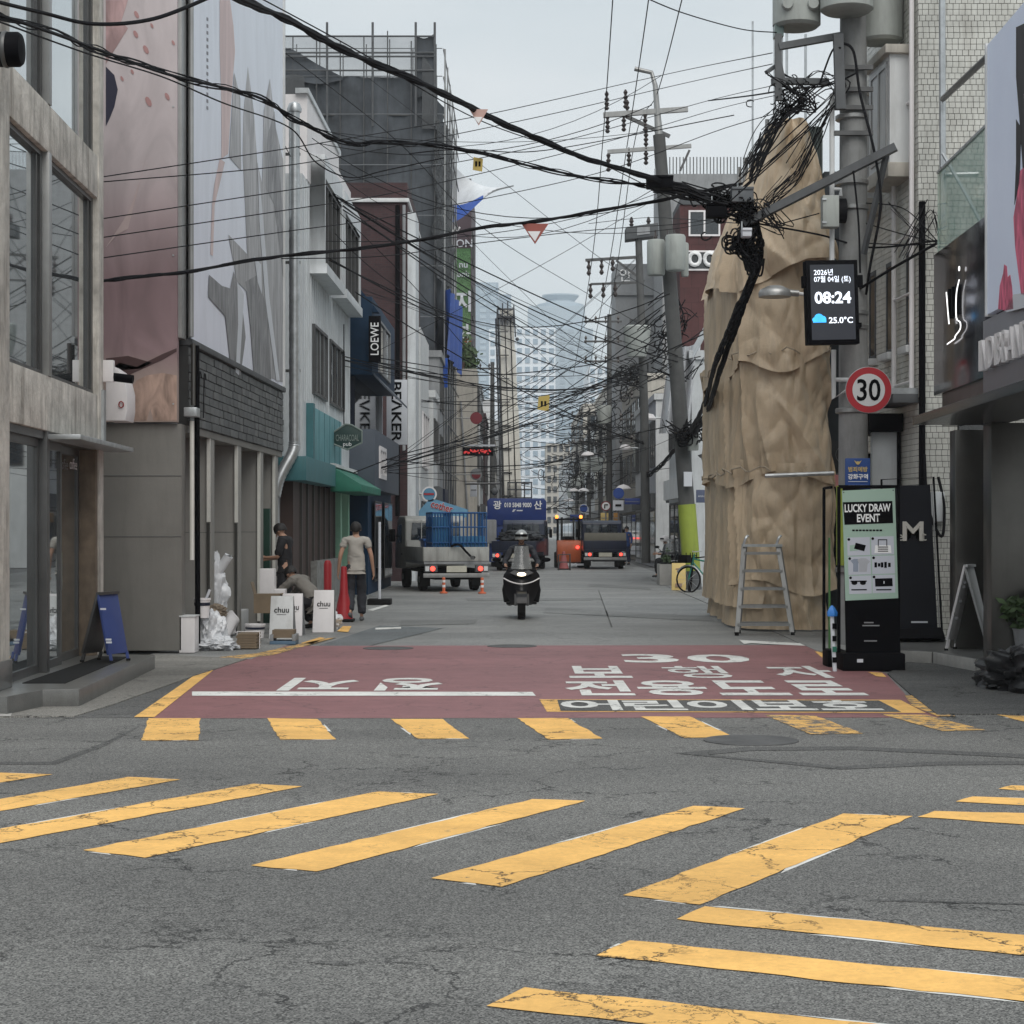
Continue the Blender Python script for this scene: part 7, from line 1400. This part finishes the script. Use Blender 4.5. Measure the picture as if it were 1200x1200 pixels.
MB().box(-.55, .25, 1.98, .55, 1.4, 2.04).build('roof_guard', black, fk); MB().box(-.25, .5, .9, .25, 1.0, 1.3).build('seat', black, fk, .05); MB().lathe([(.07, -.08), (.07, -.05), (.01, -.085)], (.35, 0, .85), 12, 'y').build('tail_lamp', tail, fk); MB().box(-.3, -.08, .1, .6, -.02, .18).build('bumper', paper, fk)
tb = thing('barrier_leg', 'small metal barrier beside the middle navy truck', 'barrier', (2.0, 73.5, 0)); MB().tube([(-.2, 0, 0), (-.2, 0, .6), (.25, 0, .62), (.25, 0, 0)], .035, 6).build('hoop', dalu, tb); MB().box(-.2, -.02, .3, .25, .02, .34).build('rail', dalu, tb)
rcn = thing('traffic_cone', 'faded pink traffic cone beside the forklift', 'traffic cone', (2.05, 75, 0)); MB().lathe([(.2, .03), (.05, .7), (.01, .72)], (0, 0, 0), 14).build('cone', mat('faded red', (.35, .1, .1), .6), rcn); MB().box(-.22, -.22, 0, .22, .22, .04).build('base', rubber, rcn)
fc = thing('far_car', 'distant dark car with red lamps far down the street', 'car', (1.3, 170, 0)); MB().prism([(-.85, 0, .35), (-.85, 0, .9), (-.85, .5, 1.0), (-.85, .9, 1.45), (-.85, 2.6, 1.45), (-.85, 3.3, .95), (-.85, 4.2, .85), (-.85, 4.3, .35)], (1.7, 0, 0)).build('body', offwhite, fc, .06)
for s in (-1, 1):
    for y in (.8, 3.4): wheel(fc, (s*.75, y, .31), .31, .2)
    MB().box(s*.65-.15, -.03, .7, s*.65+.15, 0, .85).build('tail_lamp', tail, fc)
MB().box(-.6, .62, 1.02, .6, .7, 1.35).build('rear_window', glassd, fc)

# ---------------------------------------------------------------- people
def skin(name, nodes, edges, m, parent, lv=2, root=0, label=None, fold=0):
    me = bpy.data.meshes.new(name); ids = {k: i for i, k in enumerate(nodes)}
    me.from_pydata([nodes[k][0] for k in nodes], [(ids[a], ids[c]) for a, c in edges], []); o = bpy.data.objects.new('tmp', me); COL.objects.link(o)
    o.modifiers.new('s', 'SKIN'); sb_ = o.modifiers.new('u', 'SUBSURF'); sb_.levels = lv; sb_.render_levels = lv
    for i, k in enumerate(nodes):
        r = nodes[k][1]; me.skin_vertices[0].data[i].radius = r if isinstance(r, tuple) else (r, r); me.skin_vertices[0].data[i].use_root = (i == root)
    bpy.context.view_layer.update(); r = bpy.data.meshes.new_from_object(o.evaluated_get(bpy.context.evaluated_depsgraph_get())); bpy.data.objects.remove(o)
    if fold:
        for v in r.vertices:
            c = v.co; v.co = c+v.normal*fold*(mnoise.noise(c*7+V((0, 0, c.x*4)))+.6*(1-abs(mnoise.noise(V((c.x*9, c.y*9, c.z*16+c.x*8)))))**3-.2)
    r.materials.clear(); r.materials.append(m); r.polygons.foreach_set('use_smooth', [True]*len(r.polygons)); r.name = name
    x = bpy.data.objects.new(name, r); COL.objects.link(x); x.parent = parent
    return tag(x, label)
STAND = dict(pelvis=(0, 0, .95), spine=(0, 0, 1.15), chest=(0, 0, 1.36), neck=(0, .0, 1.49), head=(0, .02, 1.6), crown=(0, .01, 1.69),
             shL=(-.19, 0, 1.41), elL=(-.24, -.02, 1.13), wrL=(-.24, .05, .88), shR=(.19, 0, 1.41), elR=(.24, -.02, 1.13), wrR=(.24, .05, .88),
             hipL=(-.095, 0, .9), knL=(-.1, .03, .49), anL=(-.1, -.02, .09), hipR=(.095, 0, .9), knR=(.1, .03, .49), anR=(.1, -.02, .09))
def person(label, loc, rz, J, top, legs, shoes, hair=True, sleeves=.55, helmet=None, scale=1., headfwd=(0, 1, 0), toes=((0, 1, 0), (0, 1, 0)), hairlen=1.0):
    t = thing('person', label, 'person', loc, math.radians(rz)); t.scale = (scale,)*3
    j = {k: V(v) for k, v in {**STAND, **J}.items()}
    hf = V(headfwd).normalized(); R = {'pelvis': .1, 'spine': .105, 'chest': .12, 'neck': .052, 'head': .088, 'crown': .07}
    nod = {'pelvis': (j['pelvis'], (.13, .09)), 'spine': (j['spine'], (.12, .085)), 'chest': (j['chest'], (.125, .08)), 'neck': (j['neck'], .052), 'jaw': (j['neck'].lerp(j['head'], .6)+hf*.03, .06), 'head': (j['head'], (.077, .09)), 'crown': (j['crown'], (.06, .07))}
    ed = [('pelvis', 'spine'), ('spine', 'chest'), ('chest', 'neck'), ('neck', 'jaw'), ('jaw', 'head'), ('head', 'crown')]
    for s in 'LR':
        for k, r in (('sh', .046), ('el', .04), ('wr', .028)): nod[k+s] = (j[k+s], r)
        d = (j['wr'+s]-j['el'+s]).normalized(); palm = j['wr'+s]+d*.07; nod['pa'+s] = (palm, (.034, .018)); ed += [('chest', 'sh'+s), ('sh'+s, 'el'+s), ('el'+s, 'wr'+s), ('wr'+s, 'pa'+s)]
        side = d.cross(V((1, 0, 0)) if abs(d.x) < .7 else V((0, 1, 0))).normalized()
        cu = d.cross(side)*(-1 if s == 'L' else 1)
        for i, (o_, ln) in enumerate(((-.03, .06), (-.01, .075), (.01, .08), (.028, .07))):
            a = palm+side*o_+d*.035; nod['f%d%s' % (i, s)] = (a, .009); nod['g%d%s' % (i, s)] = (a+d*ln*.5+cu*.012, .0085); nod['h%d%s' % (i, s)] = (a+d*ln*.8+cu*.035, .007); ed += [('pa'+s, 'f%d' % i+s), ('f%d' % i+s, 'g%d' % i+s), ('g%d' % i+s, 'h%d' % i+s)]
        nod['t0'+s] = (palm-side*.045-d*.02, .011); nod['t1'+s] = (palm-side*.062+d*.02+cu*.015, .009); ed += [('pa'+s, 't0'+s), ('t0'+s, 't1'+s)]
        for k, r in (('hip', .085), ('kn', .055), ('an', .032)): nod[k+s] = (j[k+s], r)
        td = V(toes[0 if s == 'L' else 1]).normalized(); nod['toe'+s] = (j['an'+s]+td*.09-V((0, 0, .045)), .02); ed += [('pelvis', 'hip'+s), ('hip'+s, 'kn'+s), ('kn'+s, 'an'+s), ('an'+s, 'toe'+s)]
    skin('body', nod, ed, skin_m, t, 2)
    b = MB(); hc = j['head']; sd_ = hf.cross(V((0, 0, 1))).normalized(); up = sd_.cross(hf)
    b.tube([hc+hf*.085+up*.01, hc+hf*.108-up*.025, hc+hf*.092-up*.032], [.008, .015, .01], 8)
    for s in (-1, 1): b.ball(hc+sd_*s*.083-up*.005, (.014, .018, .03), 8, 6)
    b.build('nose_and_ears', skin_m, t)
    for s in (-1, 1): MB().ball(hc+hf*.088+sd_*s*.032+up*.016, (.012, .01, .007), 8, 6).build('eye', inkblack, t)
    MB().tube([hc+hf*.092-up*.055-sd_*.022, hc+hf*.096-up*.057, hc+hf*.092-up*.055+sd_*.022], .005, 6).build('mouth', mat('lips', (.3, .12, .1), .5), t)
    sn = {'pelvis': (j['pelvis'].lerp(j['spine'], .05), (.165, .12)), 'spine': (j['spine'], (.155, .115)), 'chest': (j['chest'], (.165, .115)), 'hem': (j['pelvis'].lerp(j['spine'], -.3), (.172, .13)), 'yoke': (j['chest'].lerp(j['neck'], .5), (.13, .085)), 'collar': (j['chest'].lerp(j['neck'], .86), .066)}
    se = [('pelvis', 'hem'), ('pelvis', 'spine'), ('spine', 'chest'), ('chest', 'yoke'), ('yoke', 'collar')]
    for s in 'LR':
        sn['sh'+s] = (j['sh'+s]-V((0, 0, .005)), .078); e = j['sh'+s].lerp(j['el'+s], min(1, sleeves)); sn['el'+s] = (e, .068 if sleeves <= 1 else .055); se += [('yoke', 'sh'+s), ('sh'+s, 'el'+s)]
        if sleeves > 1: sn['wr'+s] = (j['el'+s].lerp(j['wr'+s], sleeves-1), .042); se += [('el'+s, 'wr'+s)]
    skin('shirt', sn, se, top, t, 3, fold=.02)
    tn = {'waist': (j['pelvis'].lerp(j['spine'], .5), (.145, .105)), 'pelvis': (j['pelvis'], (.155, .118))}; te = [('waist', 'pelvis')]
    for s in 'LR':
        tn['hip'+s] = (j['hip'+s], .108); tn['kn'+s] = (j['kn'+s], .088); tn['an'+s] = (j['kn'+s].lerp(j['an'+s], .95), .078); te += [('pelvis', 'hip'+s), ('hip'+s, 'kn'+s), ('kn'+s, 'an'+s)]
    skin('trousers', tn, te, legs, t, 3, fold=.018)
    for s, td in (('L', toes[0]), ('R', toes[1])):
        td = V(td).normalized(); a = j['an'+s]; skin('shoe', {'h': (a-td*.05-V((0, 0, .04)), (.045, .045)), 'm': (a+td*.07-V((0, 0, .05)), (.048, .038)), 't': (a+td*.17-V((0, 0, .056)), (.042, .03))}, [('h', 'm'), ('m', 't')], shoes, t, 2)
    if helmet:
        b = MB(); b.grid(lambda u, v: hc+up*(.02+.148*math.cos(v*1.9))+(hf*math.cos(u*6.28318)*(.15)+sd_*math.sin(u*6.28318)*.135)*math.sin(max(.02, v*1.9)), 24, 10); b.build('helmet', helmet, t)
        MB().grid(lambda u, v: hc+up*(.03+.05*v)+(hf*math.cos((u-.5)*2.2)*.158+sd_*math.sin((u-.5)*2.2)*.142), 10, 3).build('visor', black, t); MB().tube([hc+sd_*.1-up*.0, hc+hf*.05-up*.12, hc-sd_*.1], .008, 6).build('chin_strap', black, t)
    elif hair:
        b = MB(); rd = random.Random(5)
        def hf_(u, v):
            a = u*6.28318; e = v*(1.75+.45*hairlen*max(0, -math.cos(a))-.25*max(0, math.cos(a))); k = 1+.06*mnoise.noise(V((math.cos(a)*3, math.sin(a)*3, v*5)))
            return hc+up*(.015+.118*k*math.cos(e))+(hf*(math.cos(a)*.112-.012)+sd_*math.sin(a)*.098)*k*math.sin(max(.03, e))
        b.grid(hf_, 28, 12); b.build('hair', hair_m, t)
    return t
dk = mat('black cotton', (.014, .014, .017), .85); charc = mat('charcoal trousers', (.03, .032, .04), .85, var=.25); greyt = mat('pale grey tee', (.4, .375, .34), .85, var=.1, bump=.2, bscale=12); shoe_m = mat('dark shoe', (.03, .03, .03), .6); trainers = mat('grey trainer', (.1, .1, .105), .6)
person('person in a pale grey tee and dark trousers walking away up the street', (-2.72, 33, 0), 4, dict(anL=(-.1, -.28, .16), knL=(-.1, .06, .5), anR=(.1, .14, .08), knR=(.1, .14, .5), wrL=(-.3, .02, .88), elL=(-.27, -.04, 1.13), wrR=(.3, .06, .88), elR=(.27, -.02, 1.13)), greyt, charc, trainers, toes=((0, .7, -.75), (0, 1, 0)))
person('person in a black long tee looking down at a phone by the last fin', (-3.78, 31.6, 0), 78, dict(head=(0, .09, 1.57), crown=(0, .1, 1.67), neck=(0, .03, 1.48), chest=(0, -.01, 1.35), elL=(-.22, .06, 1.13), wrL=(-.1, .32, 1.12), elR=(.22, .06, 1.13), wrR=(.08, .32, 1.1)), dk, dk, shoe_m, sleeves=.95, headfwd=(0, .75, -.66), hairlen=1.3)
ph = thing('mobile_phone', 'dark phone held by the person in black', 'phone', (-4.2, 31.6, 1.14), math.radians(78)); MB().box(-.04, -.02, 0, .04, .12, .012).build('case', black, ph, .004); MB().box(-.036, -.015, .012, .036, .115, .014).build('screen', mat('phone glass', (.1, .12, .15), .1), ph)
person('person crouching in grey top and black trousers behind the boards', (-3.25, 30.3, 0), 60, dict(pelvis=(0, -.12, .42), spine=(0, -.02, .6), chest=(0, .16, .76), neck=(0, .27, .83), head=(0, .36, .88), crown=(0, .42, .95), shL=(-.18, .2, .78), shR=(.18, .2, .78), elL=(-.22, .42, .6), elR=(.22, .42, .6), wrL=(-.12, .55, .42), wrR=(.12, .55, .42), hipL=(-.1, -.1, .4), hipR=(.1, -.1, .4), knL=(-.16, .3, .5), knR=(.16, .3, .5), anL=(-.14, .05, .09), anR=(.14, .05, .09)), mat('warm grey top', (.2, .185, .165), .85, var=.15), dk, shoe_m, sleeves=1.7, headfwd=(0, .7, -.7))
person('person in blue work clothes standing by the brown pole down the street', (5.15, 85, 0), 150, {}, mat('work blue', (.02, .06, .2), .8), mat('work navy', (.012, .02, .055), .8), shoe_m, sleeves=1.8)
person('person with a white helmet and grey jacket seated beyond the planter', (5.02, 60, 0), 100, dict(pelvis=(0, 0, .62), spine=(0, .03, .82), chest=(0, .08, 1.02), neck=(0, .13, 1.14), head=(0, .18, 1.24), crown=(0, .2, 1.32), shL=(-.19, .09, 1.06), shR=(.19, .09, 1.06), elL=(-.23, .2, .82), elR=(.23, .2, .82), wrL=(-.15, .42, .82), wrR=(.15, .42, .82), hipL=(-.1, 0, .6), hipR=(.1, 0, .6), knL=(-.14, .42, .62), knR=(.14, .42, .62), anL=(-.14, .4, .16), anR=(.14, .4, .16)), mat('jacket grey', (.16, .17, .18), .8), dk, shoe_m, sleeves=1.8, helmet=white)
def scooter(label, loc, rz, lit):
    t = thing('scooter', label, 'scooter', loc, math.radians(rz)); bd = mat('scooter black', (.008, .008, .01), .3, var=.1, spec=.3); sil = mat('scooter silver', (.35, .36, .37), .3, .6)
    for y, r in ((.72, .29), (-.62, .27)): wheel(t, (0, y, r), r, .13)
    def body(u, v):           # front apron: half shell from headlamp to foot
        a = (u-.5)*3.0; z = .3+.82*v; wd = .31*(.55+.45*math.sin(min(1, v*1.25)*1.9))*(1-.35*max(0, v-.8)/.2); y = .62-.25*v+.16*math.cos(a)*(1-.3*v)
        return V((wd*math.sin(a*.6)/math.sin(.9), y-.1*(1-v)*abs(math.sin(a)), z))
    MB().grid(body, 20, 16).build('front_apron', bd, t)
    MB().prism([(-.3, .2, .34), (-.33, .3, .62), (-.25, .42, 1.08), (.25, .42, 1.08), (.33, .3, .62), (.3, .2, .34)], (0, -.1, 0)).build('leg_shield', bd, t, .02)
    MB().tube(spline([(-.3, .5, .88), (-.17, .64, .8), (0, .69, .76), (.17, .64, .8), (.3, .5, .88)]), .014, 6).build('chrome_strip', white, t)
    hl = MB(); hl.prism([(-.2, .62, 1.0), (-.05, .66, .92), (.05, .66, .92), (.2, .62, 1.0), (.12, .58, 1.06), (0, .6, 1.02), (-.12, .58, 1.06)], (0, -.06, 0)); hl.build('headlight', bd, t)
    MB().ball((0, .65, .97), (.075, .04, .042), 14, 8).build('headlamp_lens', headlamp if lit else glassd, t)
    MB().grid(lambda u, v: V(((u-.5)*(.36-.14*v), .52-.16*v+.09*math.cos((u-.5)*2.8), 1.08+.5*v)), 10, 8).build('windscreen', mat('smoked screen', (.3, .31, .31), .08, alpha=.55, spec=.8), t)
    MB().tube(spline([(-.36, .12, 1.12), (-.2, .28, 1.1), (.2, .28, 1.1), (.36, .12, 1.12)]), .018, 8).build('handlebar', black, t)
    for s in (-1, 1):
        m_ = MB().ball((s*.42, .3, 1.28), (.075, .03, .05), 12, 8).build('mirror', black, t); MB().tube([(s*.3, .22, 1.12), (s*.4, .3, 1.25)], .01, 6).build('mirror_stem', black, t)
        MB().tube([(s*.1, .74, .3), (s*.1, .5, .75)], .025, 8).build('fork', dalu, t); MB().box(s*.16-.1, -.3, .3, s*.16+.1, .3, .36).build('footboard', bd, t, .02)
    MB().grid(lambda u, v: V((.09*math.sin((u-.5)*3), .72+.33*math.cos(.2+v*2.2), .29+.33*math.sin(.2+v*2.2))), 8, 12).build('front_fender', bd, t)
    MB().prism([(-.2, -.95, .72), (-.2, -.2, .38), (-.2, .05, .4), (-.2, -.05, .72), (-.2, -.5, .82), (-.2, -.95, .86)], (.4, 0, 0)).build('rear_body', bd, t, .06); MB().ball((0, -.4, .8), (.17, .48, .09)).build('seat', rubber, t); MB().cyl((.2, -.3, .3), (.22, -.85, .4), .06, .07).build('exhaust', alu, t)
    t.scale = (1.06, .9, .82)
    return t
scooter('black maxi scooter with a lit headlamp riding towards the crossing', (.17, 34.3, 0), 180, True)
scooter('dark parked scooter beyond the concrete planter', (4.95, 58.5, 0), 170, False)
person('person riding the scooter in dark jacket and silver black helmet', (.17, 34.3, 0), 180, dict(pelvis=(0, -.34, .86), spine=(0, -.3, 1.08), chest=(0, -.2, 1.3), neck=(0, -.13, 1.44), head=(0, -.08, 1.56), crown=(0, -.08, 1.65), shL=(-.19, -.2, 1.36), shR=(.19, -.2, 1.36), elL=(-.33, -.14, 1.1), elR=(.33, -.14, 1.1), wrL=(-.31, .06, 1.02), wrR=(.31, .06, 1.02), hipL=(-.11, -.3, .82), hipR=(.11, -.3, .82), knL=(-.22, .12, .72), knR=(.22, .12, .72), anL=(-.18, .12, .42), anR=(.18, .12, .42)), mat('rider jacket', (.02, .022, .03), .7, var=.3), dk, shoe_m, sleeves=1.85, scale=.92, helmet=mat('helmet silver', (.42, .43, .43), .25, .4))

# ---------------------------------------------------------------- air
hz = MB().box(-400, -75, -1, 400, 1025, 126)
o = hz.build('haze', None or mat('unused', (.5, .5, .5)), kind='stuff'); o.data.materials.clear()
hm = bpy.data.materials.new('air'); hm.use_nodes = True; n = hm.node_tree.nodes; n.clear(); ou = n.new('ShaderNodeOutputMaterial'); pv = n.new('ShaderNodeVolumePrincipled')
pv.inputs['Color'].default_value = (.94, .97, 1, 1); pv.inputs['Density'].default_value = .00035; pv.inputs['Anisotropy'].default_value = .2
hm.node_tree.links.new(pv.outputs[0], ou.inputs['Volume']); o.data.materials.append(hm); bpy.data.materials.remove(MATS.pop('unused'))
o['label'] = 'pale summer haze filling the street and skyline'
